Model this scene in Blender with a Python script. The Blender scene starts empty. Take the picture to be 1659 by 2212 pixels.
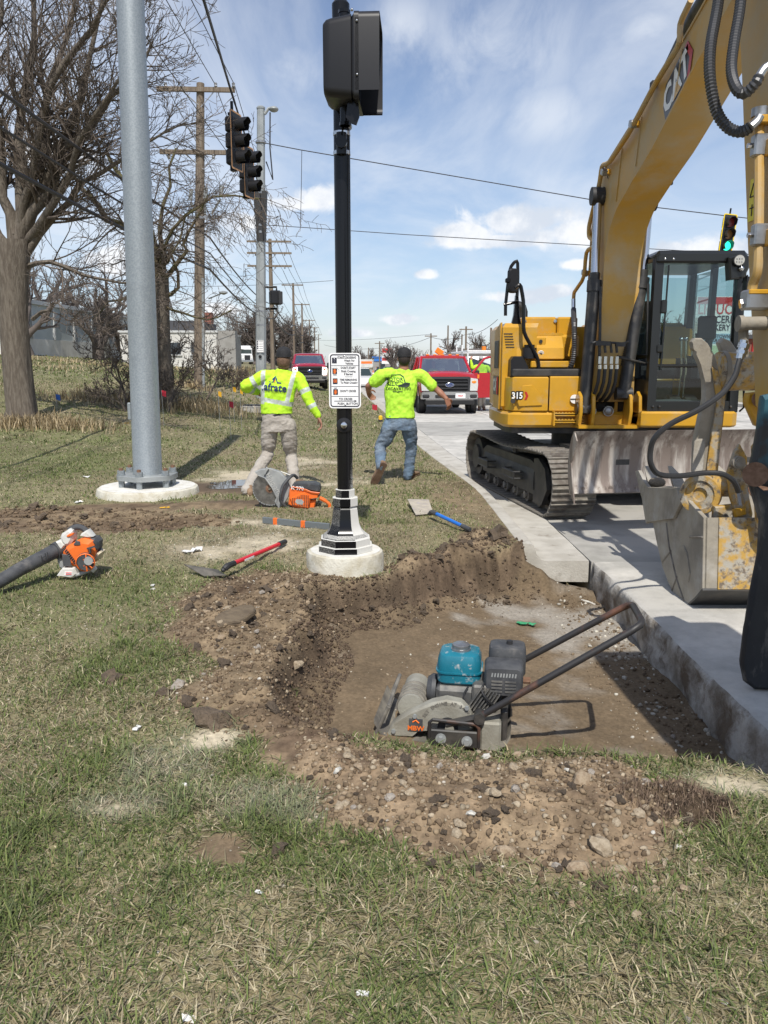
import bpy, bmesh, math, random
import numpy as np
from mathutils import Vector, Matrix, Euler
from mathutils.bvhtree import BVHTree
scene = bpy.context.scene
COL = scene.collection
RND = random.Random(7)
NPR = np.random.default_rng(11)
# ------------------------------------------------------------------ camera
F_PX, H_CAM = 1720.0, 1.5            # focal length in units of a 2212-high picture, eye height
PITCH = math.atan(316.0 / F_PX)
cam_d = bpy.data.cameras.new('camera')
cam = bpy.data.objects.new('camera', cam_d)
COL.objects.link(cam)
cam.location = (0, 0, H_CAM)
cam.rotation_euler = (math.pi / 2 - PITCH, 0, 0)
cam_d.sensor_fit = 'VERTICAL'
cam_d.angle_y = 2 * math.atan(1106.0 / F_PX)
cam_d.clip_start = 0.05
cam_d.clip_end = 4000
scene.camera = cam
CP, SP = math.cos(PITCH), math.sin(PITCH)
def _ray(px, py):
 u, v = (px - 829.5) / F_PX, (py - 1106.0) / F_PX
 return (u, CP - v * SP, -SP - v * CP)
def at(px, py, y):                     # measured point -> place at distance y
 d = _ray(px, py); t = y / d[1]
 return Vector((d[0] * t, y, H_CAM + d[2] * t))
def onz(px, py, z=0.0):                # measured point -> place on level z
 d = _ray(px, py); t = (z - H_CAM) / d[2]
 return Vector((d[0] * t, d[1] * t, z))
def onx(px, py, x):                    # measured point -> place in the plane of a given x
 d = _ray(px, py); t = x / d[0]
 return Vector((x, d[1] * t, H_CAM + d[2] * t))
# ------------------------------------------------------------------ light
SUN_EL, SUN_DIR = math.radians(53), Vector((-0.04, 0.75, -1.0)).normalized()
world = bpy.data.worlds.new('World'); scene.world = world; world.use_nodes = True
sun_d = bpy.data.lights.new('sun', 'SUN'); sun = bpy.data.objects.new('sun', sun_d); COL.objects.link(sun)
sun_d.energy = 3.6; sun_d.angle = math.radians(0.53); sun_d.color = (1.0, 0.955, 0.88)
sun.rotation_euler = SUN_DIR.to_track_quat('-Z', 'Y').to_euler()
sun.location = (0, -20, 30)
scene.view_settings.view_transform = 'Standard'; scene.view_settings.look = 'None'
scene.view_settings.gamma = 1.0; scene.view_settings.use_curve_mapping = False
scene.view_settings.exposure = 0.38
scene.render.engine = 'CYCLES'
scene.cycles.max_bounces = 6; scene.cycles.transparent_max_bounces = 12
def build_world():
 nt = world.node_tree; N, L = nt.nodes, nt.links
 N.clear()
 def nd(t, **kw):
  n = N.new(t)
  for k, v in kw.items(): setattr(n, k, v)
  return n
 def M(op, a, b=None, c=None):
  n = nd('ShaderNodeMath', operation=op)
  for i, v in enumerate((a, b, c)):
   if v is None: continue
   if isinstance(v, (int, float)): n.inputs[i].default_value = v
   else: L.new(v, n.inputs[i])
  return n.outputs[0]
 out = nd('ShaderNodeOutputWorld'); bg = nd('ShaderNodeBackground'); L.new(bg.outputs[0], out.inputs[0])
 sky = nd('ShaderNodeTexSky', sky_type='NISHITA'); sky.sun_disc = False
 sky.sun_elevation = SUN_EL; sky.sun_rotation = math.radians(183)
 sky.air_density = 1.0; sky.dust_density = 0.6; sky.ozone_density = 1.6
 tc = nd('ShaderNodeTexCoord'); sx = nd('ShaderNodeSeparateXYZ'); L.new(tc.outputs['Generated'], sx.inputs[0])
 x, y, z = sx.outputs
 az = M('ARCTAN2', x, y); el = M('ARCSINE', z)
 zc = M('MAXIMUM', M('ADD', z, 0.10), 0.05)
 comb = nd('ShaderNodeCombineXYZ'); L.new(M('DIVIDE', x, zc), comb.inputs[0]); L.new(M('DIVIDE', y, zc), comb.inputs[1])
 def noise(vec, scale, detail=6.0, rough=0.55, dist=0.0, sc=None, rot=None):
  if sc or rot:
   mp = nd('ShaderNodeMapping'); L.new(vec, mp.inputs[0])
   if sc: mp.inputs['Scale'].default_value = sc
   if rot: mp.inputs['Rotation'].default_value = rot
   vec = mp.outputs[0]
  n = nd('ShaderNodeTexNoise'); L.new(vec, n.inputs['Vector'])
  n.inputs['Scale'].default_value = scale; n.inputs['Detail'].default_value = detail
  n.inputs['Roughness'].default_value = rough; n.inputs['Distortion'].default_value = dist
  return n.outputs['Fac']
 def ramp(v, a, b):
  n = nd('ShaderNodeMapRange'); n.interpolation_type = 'SMOOTHSTEP'
  L.new(v, n.inputs[0]); n.inputs[1].default_value = a; n.inputs[2].default_value = b
  return n.outputs[0]
 ci = noise(comb.outputs[0], 0.9, 9, 0.62, 0.9, sc=(1.0, 0.55, 1), rot=(0, 0, 0.6))
 ci2 = noise(comb.outputs[0], 0.32, 4, 0.5, 0.4, sc=(1, 1, 1), rot=(0, 0, -0.3))
 thin = M('MULTIPLY', ramp(ci, 0.32, 0.72), ramp(ci2, 0.22, 0.56))
 def blob(px, py, wx, wy):
  d = Vector(_ray(px, py)).normalized()
  a0, e0 = math.atan2(d.x, d.y), math.asin(d.z)
  a = M('DIVIDE', M('SUBTRACT', az, a0), wx / F_PX); e = M('DIVIDE', M('SUBTRACT', el, e0), wy / F_PX)
  r2 = M('ADD', M('MULTIPLY', a, a), M('MULTIPLY', e, e))
  return M('POWER', 2.718, M('MULTIPLY', r2, -1.0))
 hi = None
 for b in ((1080, 110, 190, 130), (870, 60, 90, 70), (1180, 250, 120, 70), (640, 150, 90, 60), (1400, 60, 80, 50)):
  v = blob(*b); hi = v if hi is None else M('MAXIMUM', hi, v)
 wisp = noise(tc.outputs['Generated'], 7.0, 8, 0.62, 0.7)
 thin = M('MAXIMUM', thin, M('MULTIPLY', hi, ramp(wisp, 0.24, 0.64)))
 cu = None
 for b in ((1130, 478, 105, 30), (1230, 505, 95, 28), (1000, 505, 80, 22), (1080, 520, 150, 14), (690, 425, 52, 26), (640, 440, 60, 14), (920, 592, 32, 13),
              (1130, 640, 80, 15), (1200, 630, 50, 14), (860, 690, 40, 12), (1560, 545, 120, 34), (1450, 548, 60, 24), (1255, 572, 40, 12),
              (520, 480, 60, 18), (240, 560, 70, 30), (470, 670, 50, 16), (760, 720, 60, 10), (100, 330, 90, 40)):
  v = blob(*b); cu = v if cu is None else M('MAXIMUM', cu, v)
 puff = noise(tc.outputs['Generated'], 24.0, 9, 0.62, 0.3)
 elsewhere = M('MULTIPLY', ramp(noise(comb.outputs[0], 0.55, 5, 0.55), 0.60, 0.72), M('SUBTRACT', 1.0, ramp(y, -0.1, 0.35)))
 cu = M('MAXIMUM', cu, M('MULTIPLY', elsewhere, 0.8))
 heap = ramp(M('ADD', cu, M('MULTIPLY', M('SUBTRACT', puff, 0.5), 1.6)), 0.26, 0.72)
 haze = ramp(el, 0.42, -0.02)
 mix0 = nd('ShaderNodeMix', data_type='RGBA'); L.new(M('MULTIPLY', haze, 0.36), mix0.inputs[0])
 tint = nd('ShaderNodeMix', data_type='RGBA', blend_type='MULTIPLY'); tint.inputs[0].default_value = 1.0
 L.new(sky.outputs[0], tint.inputs[6]); tint.inputs[7].default_value = SKY_TINT
 L.new(tint.outputs[2], mix0.inputs[6]); mix0.inputs[7].default_value = (6.2, 7.9, 9.8, 1)
 mix1 = nd('ShaderNodeMix', data_type='RGBA'); L.new(M('MULTIPLY', thin, 0.66), mix1.inputs[0])
 L.new(mix0.outputs[2], mix1.inputs[6]); mix1.inputs[7].default_value = (9.8, 10.3, 11.0, 1)
 shade = ramp(noise(tc.outputs['Generated'], 15.0, 6, 0.6), 0.38, 0.62)
 cc = nd('ShaderNodeMix', data_type='RGBA'); L.new(shade, cc.inputs[0])
 cc.inputs[6].default_value = (7.6, 8.3, 9.4, 1); cc.inputs[7].default_value = (11.2, 11.3, 11.5, 1)
 mix2 = nd('ShaderNodeMix', data_type='RGBA'); L.new(M('MULTIPLY', heap, 0.92), mix2.inputs[0])
 L.new(mix1.outputs[2], mix2.inputs[6]); L.new(cc.outputs[2], mix2.inputs[7])
 L.new(mix2.outputs[2], bg.inputs[0]); bg.inputs[1].default_value = 0.071
SKY_TINT = (1.38, 1.34, 1.42, 1)
build_world()
# ------------------------------------------------------------------ helpers: numbers
def _hash(ix, iy, seed):
 h = (ix.astype(np.int64) * 374761393 + iy.astype(np.int64) * 668265263 + seed * 1442695041) & 0xFFFFFFFF
 h = ((h ^ (h >> 13)) * 1274126177) & 0xFFFFFFFF
 h = h ^ (h >> 16)
 return (h & 0xFFFFFF) / float(0xFFFFFF)
def vnoise(x, y, seed=0):
 x = np.asarray(x, float); y = np.asarray(y, float)
 ix, iy = np.floor(x), np.floor(y); fx, fy = x - ix, y - iy
 fx = fx * fx * (3 - 2 * fx); fy = fy * fy * (3 - 2 * fy)
 a, b = _hash(ix, iy, seed), _hash(ix + 1, iy, seed)
 c, d = _hash(ix, iy + 1, seed), _hash(ix + 1, iy + 1, seed)
 return (a * (1 - fx) + b * fx) * (1 - fy) + (c * (1 - fx) + d * fx) * fy
def fbm(x, y, s, octv=4, seed=0, gain=0.5):      # about -1..1, features of size s
 t, a, tot = 0, 1.0, 0
 for i in range(octv):
  t = t + a * (vnoise(np.asarray(x) / s * 2 ** i + 17.3 * i, np.asarray(y) / s * 2 ** i - 9.1 * i, seed + i) * 2 - 1); tot += a; a *= gain
 return t / tot * 1.6
def sstep(a, b, v):
 t = np.clip((np.asarray(v, float) - a) / (b - a), 0, 1)
 return t * t * (3 - 2 * t)
def poly_sd(x, y, poly):                          # signed distance, + inside
 x = np.asarray(x, float); y = np.asarray(y, float)
 best = np.full(x.shape, 1e9); inside = np.zeros(x.shape, bool)
 n = len(poly)
 for i in range(n):
  (x0, y0), (x1, y1) = poly[i], poly[(i + 1) % n]
  dx, dy = x1 - x0, y1 - y0
  t = np.clip(((x - x0) * dx + (y - y0) * dy) / (dx * dx + dy * dy), 0, 1)
  best = np.minimum(best, np.hypot(x - x0 - t * dx, y - y0 - t * dy))
  cond = (y0 > y) != (y1 > y)
  if dy != 0:
   inside ^= cond & (x < dx * (y - y0) / dy + x0)
 return np.where(inside, best, -best)
# ------------------------------------------------------------------ helpers: materials
def _nt(name):
 m = bpy.data.materials.new(name); m.use_nodes = True
 nt = m.node_tree; b = nt.nodes['Principled BSDF']
 return m, nt, b
def rgba(c): return (c[0], c[1], c[2], 1.0)
def mat(name, col, rough=0.5, metal=0.0, col2=None, scale=6.0, lo=0.42, hi=0.62, bump=0.0, bscale=40.0, dirt=None, dscale=5.0, dlo=0.5, dhi=0.7,
  spec=None, trans=0.0, coat=0.0, detail=6, stretch=None, rough2=None, emit=None, estr=0.0, sub=0.0):
 m, nt, b = _nt(name); N, L = nt.nodes, nt.links
 b.inputs['Base Color'].default_value = rgba(col); b.inputs['Roughness'].default_value = rough; b.inputs['Metallic'].default_value = metal
 if spec is not None: b.inputs['Specular IOR Level'].default_value = spec
 if trans: b.inputs['Transmission Weight'].default_value = trans
 if coat: b.inputs['Coat Weight'].default_value = coat; b.inputs['Coat Roughness'].default_value = 0.08
 if emit: b.inputs['Emission Color'].default_value = rgba(emit); b.inputs['Emission Strength'].default_value = estr
 vec = None
 if col2 or bump or dirt:
  tc = N.new('ShaderNodeTexCoord'); vec = tc.outputs['Object']
  if stretch:
   mp = N.new('ShaderNodeMapping'); L.new(vec, mp.inputs[0]); mp.inputs['Scale'].default_value = stretch; vec = mp.outputs[0]
 def noise(s, d=6.0, r=0.6):
  n = N.new('ShaderNodeTexNoise'); L.new(vec, n.inputs['Vector']); n.inputs['Scale'].default_value = s
  n.inputs['Detail'].default_value = d; n.inputs['Roughness'].default_value = r; return n.outputs['Fac']
 def ramp(v, a, c):
  n = N.new('ShaderNodeMapRange'); L.new(v, n.inputs[0]); n.inputs[1].default_value = a; n.inputs[2].default_value = c; return n.outputs[0]
 cur = None
 def mixin(fac, c2):
  nonlocal cur
  mx = N.new('ShaderNodeMix'); mx.data_type = 'RGBA'; L.new(fac, mx.inputs[0])
  if cur is None: mx.inputs[6].default_value = rgba(col)
  else: L.new(cur, mx.inputs[6])
  mx.inputs[7].default_value = rgba(c2); cur = mx.outputs[2]
 if col2: mixin(ramp(noise(scale, detail), lo, hi), col2)
 if dirt:
  f = ramp(noise(dscale, 8, 0.68), dlo, dhi); mixin(f, dirt)
  rr = N.new('ShaderNodeMapRange'); L.new(f, rr.inputs[0]); rr.inputs[3].default_value = rough; rr.inputs[4].default_value = rough2 or 0.9
  L.new(rr.outputs[0], b.inputs['Roughness'])
 if cur is not None: L.new(cur, b.inputs['Base Color'])
 if bump:
  bp = N.new('ShaderNodeBump'); L.new(noise(bscale, 5), bp.inputs['Height']); bp.inputs['Strength'].default_value = min(1, bump); bp.inputs['Distance'].default_value = 0.02
  L.new(bp.outputs[0], b.inputs['Normal'])
 return m
def vmat(name, rough=0.9, scale=30.0, var=0.35, bump=0.3, bscale=60.0, bdist=0.02, trans=0.0, spec=0.2):
 """colour from the mesh's own colour attribute, broken up by noise"""
 m, nt, b = _nt(name); N, L = nt.nodes, nt.links
 at_ = N.new('ShaderNodeAttribute'); at_.attribute_name = 'Col'
 b.inputs['Roughness'].default_value = rough; b.inputs['Specular IOR Level'].default_value = spec
 c = at_.outputs['Color']
 if var:
  tc = N.new('ShaderNodeTexCoord')
  n = N.new('ShaderNodeTexNoise'); L.new(tc.outputs['Object'], n.inputs['Vector']); n.inputs['Scale'].default_value = scale; n.inputs['Detail'].default_value = 8; n.inputs['Roughness'].default_value = 0.65
  mr = N.new('ShaderNodeMapRange'); L.new(n.outputs['Fac'], mr.inputs[0]); mr.inputs[1].default_value = 0.3; mr.inputs[2].default_value = 0.7
  mr.inputs[3].default_value = 1 - var; mr.inputs[4].default_value = 1 + var
  mx = N.new('ShaderNodeVectorMath'); mx.operation = 'SCALE'; L.new(c, mx.inputs[0]); L.new(mr.outputs[0], mx.inputs['Scale']); c = mx.outputs[0]
 L.new(c, b.inputs['Base Color'])
 if bump:
  n = N.new('ShaderNodeTexNoise'); L.new(tc.outputs['Object'], n.inputs['Vector']); n.inputs['Scale'].default_value = bscale; n.inputs['Detail'].default_value = 7; n.inputs['Roughness'].default_value = 0.7
  bp = N.new('ShaderNodeBump'); L.new(n.outputs['Fac'], bp.inputs['Height']); bp.inputs['Strength'].default_value = bump; bp.inputs['Distance'].default_value = bdist
  L.new(bp.outputs[0], b.inputs['Normal'])
 if trans:
  tr = N.new('ShaderNodeBsdfTranslucent'); L.new(c, tr.inputs[0]); ms = N.new('ShaderNodeMixShader'); ms.inputs[0].default_value = trans
  L.new(b.outputs[0], ms.inputs[1]); L.new(tr.outputs[0], ms.inputs[2]); L.new(ms.outputs[0], N['Material Output'].inputs[0])
 return m
# ------------------------------------------------------------------ helpers: meshes
def frame_of(d):
 d = Vector(d).normalized(); up = Vector((0, 0, 1)) if abs(d.z) < 0.95 else Vector((1, 0, 0))
 a = d.cross(up).normalized(); return a, d.cross(a).normalized(), d
class MB:
 def __init__(s): s.v, s.f, s.m, s.cur = [], [], [], 0
 def _add(s, vs, fs):
  o = len(s.v); s.v += [tuple(p) for p in vs]; s.f += [tuple(i + o for i in f) for f in fs]; s.m += [s.cur] * len(fs); return s
 def mi(s, i): s.cur = i; return s
 def box(s, c, size, rot=None, bev=0.0):
  hx, hy, hz = [q / 2 for q in size]; c = Vector(c)
  R = Euler(rot).to_matrix() if isinstance(rot, (tuple, list)) else (rot if rot is not None else Matrix.Identity(3))
  if bev <= 0 or bev >= min(hx, hy, hz):
   vs = [R @ Vector((a * hx, b * hy, d * hz)) + c for a in (-1, 1) for b in (-1, 1) for d in (-1, 1)]
   return s._add(vs, [(0, 1, 3, 2), (4, 6, 7, 5), (0, 4, 5, 1), (2, 3, 7, 6), (0, 2, 6, 4), (1, 5, 7, 3)])
  h = (hx, hy, hz); idx = {}; vs = []
  for sx in (-1, 1):
   for sy in (-1, 1):
    for sz in (-1, 1):
     for ax in range(3):
      p = [sx * h[0], sy * h[1], sz * h[2]]
      for k in range(3):
       if k != ax: p[k] -= (sx, sy, sz)[k] * bev
      idx[(sx, sy, sz, ax)] = len(vs); vs.append(R @ Vector(p) + c)
  fs = []
  for ax in range(3):
   o1, o2 = [k for k in range(3) if k != ax]
   for sg in (-1, 1):
    q = []
    for a, b in ((-1, -1), (1, -1), (1, 1), (-1, 1)):
     t = [0, 0, 0]; t[ax] = sg; t[o1] = a; t[o2] = b; q.append(idx[tuple(t) + (ax,)])
    fs.append(tuple(q))
  for ax in range(3):
   o1, o2 = [k for k in range(3) if k != ax]
   for a in (-1, 1):
    for b in (-1, 1):
     def I(sg, fx):
      t = [0, 0, 0]; t[ax] = sg; t[o1] = a; t[o2] = b; return idx[tuple(t) + (fx,)]
     fs.append((I(-1, o1), I(1, o1), I(1, o2), I(-1, o2)))
  for sx in (-1, 1):
   for sy in (-1, 1):
    for sz in (-1, 1): fs.append(tuple(idx[(sx, sy, sz, ax)] for ax in range(3)))
  return s._add(vs, fs)
 def cyl(s, p0, p1, r0, r1=None, n=12, caps=True, ph=0.0):
  r1 = r0 if r1 is None else r1; p0, p1 = Vector(p0), Vector(p1); a, b, d = frame_of(p1 - p0); vs = []
  for p, r in ((p0, r0), (p1, r1)):
   for i in range(n):
    t = 2 * math.pi * i / n + ph; vs.append(p + a * (r * math.cos(t)) + b * (r * math.sin(t)))
  fs = [(i, (i + 1) % n, n + (i + 1) % n, n + i) for i in range(n)]
  if caps: fs += [tuple(range(n - 1, -1, -1)), tuple(range(n, 2 * n))]
  return s._add(vs, fs)
 def tube(s, pts, r, n=8, caps=True, flat=None):
  pts = [Vector(p) for p in pts]; k = len(pts); rs = r if isinstance(r, (list, tuple)) else [r] * k; vs = []
  prev = None
  for i, p in enumerate(pts):
   d = (pts[min(i + 1, k - 1)] - pts[max(i - 1, 0)]).normalized()
   if prev is None: a, b, _ = frame_of(d)
   else:
    a = (prev - d * prev.dot(d)); a = a.normalized() if a.length > 1e-6 else frame_of(d)[0]; b = d.cross(a).normalized()
   prev = a
   for j in range(n):
    t = 2 * math.pi * j / n; vs.append(p + a * (rs[i] * math.cos(t)) + b * (rs[i] * math.sin(t) * (flat or 1)))
  fs = [(i * n + j, i * n + (j + 1) % n, (i + 1) * n + (j + 1) % n, (i + 1) * n + j) for i in range(k - 1) for j in range(n)]
  if caps: fs += [tuple(range(n - 1, -1, -1)), tuple(range((k - 1) * n, k * n))]
  return s._add(vs, fs)
 def lathe(s, prof, c=(0, 0, 0), axis=(0, 0, 1), n=20, ph=0.0, caps=True):
  a, b, d = frame_of(axis); c = Vector(c); vs = []; k = len(prof)
  for (r, h) in prof:
   for j in range(n):
    t = 2 * math.pi * j / n + ph; vs.append(c + d * h + a * (r * math.cos(t)) + b * (r * math.sin(t)))
  fs = [(i * n + j, i * n + (j + 1) % n, (i + 1) * n + (j + 1) % n, (i + 1) * n + j) for i in range(k - 1) for j in range(n)]
  if caps: fs += [tuple(range(n - 1, -1, -1)), tuple(range((k - 1) * n, k * n))]
  return s._add(vs, fs)
 def prism(s, poly, o, u, v, w, depth, bev=0.0):
  """polygon in the plane (o; u, v) pushed along w by depth"""
  o, u, v, w = Vector(o), Vector(u), Vector(v), Vector(w); n = len(poly); layers = [(0, poly)]
  if bev > 0:
   cx = sum(p[0] for p in poly) / n; cy = sum(p[1] for p in poly) / n
   def ins(p):
    dx, dy = p[0] - cx, p[1] - cy; l = math.hypot(dx, dy) or 1
    return (p[0] - dx / l * bev, p[1] - dy / l * bev)
   small = [ins(p) for p in poly]
   layers = [(0, small), (bev, poly), (depth - bev, poly), (depth, small)]
  else: layers = [(0, poly), (depth, poly)]
  vs = [o + u * p[0] + v * p[1] + w * h for h, pl in layers for p in pl]; k = len(layers)
  fs = [(i * n + j, i * n + (j + 1) % n, (i + 1) * n + (j + 1) % n, (i + 1) * n + j) for i in range(k - 1) for j in range(n)]
  fs += [tuple(range(n - 1, -1, -1)), tuple(range((k - 1) * n, k * n))]
  return s._add(vs, fs)
 def sphere(s, c, r, nu=12, nv=8, sc=(1, 1, 1), rot=None):
  c = Vector(c); R = Euler(rot).to_matrix() if rot else Matrix.Identity(3); vs = []
  for i in range(1, nv):
   ph = math.pi * i / nv
   for j in range(nu):
    t = 2 * math.pi * j / nu; vs.append(c + R @ Vector((r * sc[0] * math.sin(ph) * math.cos(t), r * sc[1] * math.sin(ph) * math.sin(t), r * sc[2] * math.cos(ph))))
  a = len(vs); vs.append(c + R @ Vector((0, 0, r * sc[2]))); vs.append(c + R @ Vector((0, 0, -r * sc[2])))
  fs = [(i * nu + j, (i + 1) * nu + j, (i + 1) * nu + (j + 1) % nu, i * nu + (j + 1) % nu) for i in range(nv - 2) for j in range(nu)]
  fs += [(a, j, (j + 1) % nu) for j in range(nu)] + [(a + 1, (nv - 2) * nu + (j + 1) % nu, (nv - 2) * nu + j) for j in range(nu)]
  return s._add(vs, fs)
 def loft(s, rings, closed=True, caps=True):
  n = len(rings[0]); vs = [p for r in rings for p in r]; k = len(rings); e = n if closed else n - 1
  fs = [(i * n + j, i * n + (j + 1) % n, (i + 1) * n + (j + 1) % n, (i + 1) * n + j) for i in range(k - 1) for j in range(e)]
  if caps and closed: fs += [tuple(range(n - 1, -1, -1)), tuple(range((k - 1) * n, k * n))]
  return s._add(vs, fs)
 def quad(s, a, b, c, d): return s._add([a, b, c, d], [(0, 1, 2, 3)])
 def raw(s, vs, fs): return s._add(vs, fs)
 def mesh(s, name, mats, sharp=35):
  me = bpy.data.meshes.new(name); me.from_pydata(s.v, [], s.f)
  for m in (mats if isinstance(mats, (list, tuple)) else [mats]): me.materials.append(m)
  if max(s.m or [0]): me.polygons.foreach_set('material_index', s.m)
  bm = bmesh.new(); bm.from_mesh(me); bmesh.ops.recalc_face_normals(bm, faces=bm.faces); bm.to_mesh(me); bm.free()
  if sharp is not None:
   me.shade_smooth(); me.set_sharp_from_angle(angle=math.radians(sharp))
  me.update(); return me
 def build(s, name, mats, parent=None, sharp=35, loc=None):
  return link(name, s.mesh(name, mats, sharp), parent, loc)
def link(name, me, parent=None, loc=None):
 o = bpy.data.objects.new(name, me); COL.objects.link(o)
 if parent is not None: o.parent = parent
 if loc is not None: o.location = loc
 return o
def tag(o, label=None, cat=None, group=None, kind=None):
 if label: o['label'] = label
 if cat: o['category'] = cat
 if group: o['group'] = group
 if kind: o['kind'] = kind
 return o
def thing(name, loc, label, cat, group=None, rz=0.0):
 o = bpy.data.objects.new(name, None); COL.objects.link(o); o.location = loc; o.rotation_euler = (0, 0, rz); o.empty_display_size = 0.1
 return tag(o, label, cat, group)
def dup(o, loc=None, rot=None, label=None, parent=None):
 c = o.copy(); COL.objects.link(c); c.parent = parent
 if loc is not None: c.location = loc
 if rot is not None: c.rotation_euler = rot
 if label: c['label'] = label
 for ch in list(o.children): dup(ch, parent=c)
 return c
def np_mesh(name, verts, quads=None, tris=None, mats=None, col=None, smooth=False):
 me = bpy.data.meshes.new(name); nv = len(verts)
 quads = np.zeros((0, 4), np.int32) if quads is None else quads; tris = np.zeros((0, 3), np.int32) if tris is None else tris
 nq, ntr = len(quads), len(tris)
 me.vertices.add(nv); me.vertices.foreach_set('co', np.asarray(verts, np.float32).ravel())
 me.loops.add(nq * 4 + ntr * 3); me.loops.foreach_set('vertex_index', np.concatenate([quads.ravel(), tris.ravel()]).astype(np.int32))
 me.polygons.add(nq + ntr)
 st = np.concatenate([np.arange(nq) * 4, nq * 4 + np.arange(ntr) * 3]).astype(np.int32)
 me.polygons.foreach_set('loop_start', st)
 if col is not None:
  a = me.color_attributes.new('Col', 'FLOAT_COLOR', 'POINT')
  c4 = np.ones((nv, 4), np.float32); c4[:, :3] = col; a.data.foreach_set('color', c4.ravel())
 me.update(calc_edges=True); me.validate()
 if smooth: me.shade_smooth()
 for m in ([] if mats is None else mats if isinstance(mats, (list, tuple)) else [mats]): me.materials.append(m)
 return me
def text_geo(s, size, align='CENTER', spacing=1.0, bold=0.0):
 cu = bpy.data.curves.new('lettering', 'FONT'); cu.body = s; cu.size = size; cu.align_x = align; cu.align_y = 'CENTER'; cu.space_character = spacing; cu.offset = bold; cu.resolution_u = 2
 o = bpy.data.objects.new('lettering', cu); COL.objects.link(o)
 dg = bpy.context.evaluated_depsgraph_get(); me = bpy.data.meshes.new_from_object(o.evaluated_get(dg))
 vs = [tuple(v.co) for v in me.vertices]; fs = [tuple(p.vertices) for p in me.polygons]
 bpy.data.objects.remove(o); bpy.data.curves.remove(cu); bpy.data.meshes.remove(me)
 return vs, fs
def put_text(mb, s, size, o, u, v, sx=1.0, align='CENTER', spacing=1.0, bold=0.0):
 """lettering lying in the plane (o; u, v)"""
 o, u, v = Vector(o), Vector(u), Vector(v); vs, fs = text_geo(s, size, align, spacing, bold)
 mb.raw([o + u * (p[0] * sx) + v * p[1] for p in vs], fs)
# ------------------------------------------------------------------ the lie of the land
KY = np.array([-30, 9.0, 9.8, 10.6, 11.6, 12.7, 15, 18, 22, 26.4, 45, 100, 400, 1500.]); KX = np.array([1.15, 1.15, 1.125, 1.06, .96, .85, .66, .48, .25, 0., -1.25, -5.1, -26, -100.])
def kerbx(y): return np.interp(y, KY, KX)
ROAD_Z = -0.15
PIT = [(-.47, 5.30), (-.30, 5.47), (-.05, 5.52), (.10, 5.85), (.35, 6.1), (.70, 6.36), (1.14, 6.62), (2.6, 6.64), (2.6, 2.3), (1.7, 2.66), (1.22, 2.84), (.86, 2.93), (.5, 2.90), (.13, 2.95), (-.13, 3.02),
       (-.42, 3.2), (-.54, 3.6), (-.54, 4.1), (-.46, 4.6), (-.53, 5.0)]
FOUND = (-.29, 5.86); LPOLE = (-2.80, 9.35)
def bump2(x, y, cx, cy, rx, ry, a=0.0):
 ca, sa = math.cos(a), math.sin(a); dx, dy = x - cx, y - cy
 return np.exp(-(((dx * ca + dy * sa) / rx) ** 2 + ((-dx * sa + dy * ca) / ry) ** 2))
def near_heap(x, y): return poly_sd(x + .05 * fbm(x, y, .3, 2, 31), y + .05 * fbm(x, y, .3, 2, 32), [(-.20, 2.35), (-.28, 2.66), (-.50, 2.92), (-.45, 3.12), (-.10, 2.98), (.5, 2.86), (.9, 2.88), (.98, 2.5), (.92, 2.24), (.74, 2.05), (.50, 2.08), (.36, 2.18), (.1, 2.2)])
def left_heap(x, y): return poly_sd(x + .09 * fbm(x, y, .4, 2, 33), y + .09 * fbm(x, y, .4, 2, 34), [(-.10, 2.93), (-.36, 2.98), (-.62, 3.22), (-.85, 3.25), (-.98, 3.45), (-.74, 3.85), (-1.08, 4.1), (-1.22, 4.5), (-1.32, 5.0), (-1.1, 5.5), (-.86, 5.72), (-.6, 5.62), (-.3, 5.5), (-.25, 4.5), (-.3, 3.6)])
def right_heap(x, y): return poly_sd(x + .06 * fbm(x, y, .3, 2, 35), y + .06 * fbm(x, y, .3, 2, 36), [(.02, 5.78), (.1, 6.15), (.45, 6.25), (.55, 6.6), (.8, 6.95), (1.13, 7.0), (1.14, 6.6), (.4, 6.0)])
def mud_left(x, y): return .55 * bump2(x, y, -3.3, 7.7, 1.5, .75) + .9 * bump2(x, y, -2.5, 7.6, .9, .4) + .35 * bump2(x, y, -4.3, 8.2, 1.0, .6)
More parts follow.
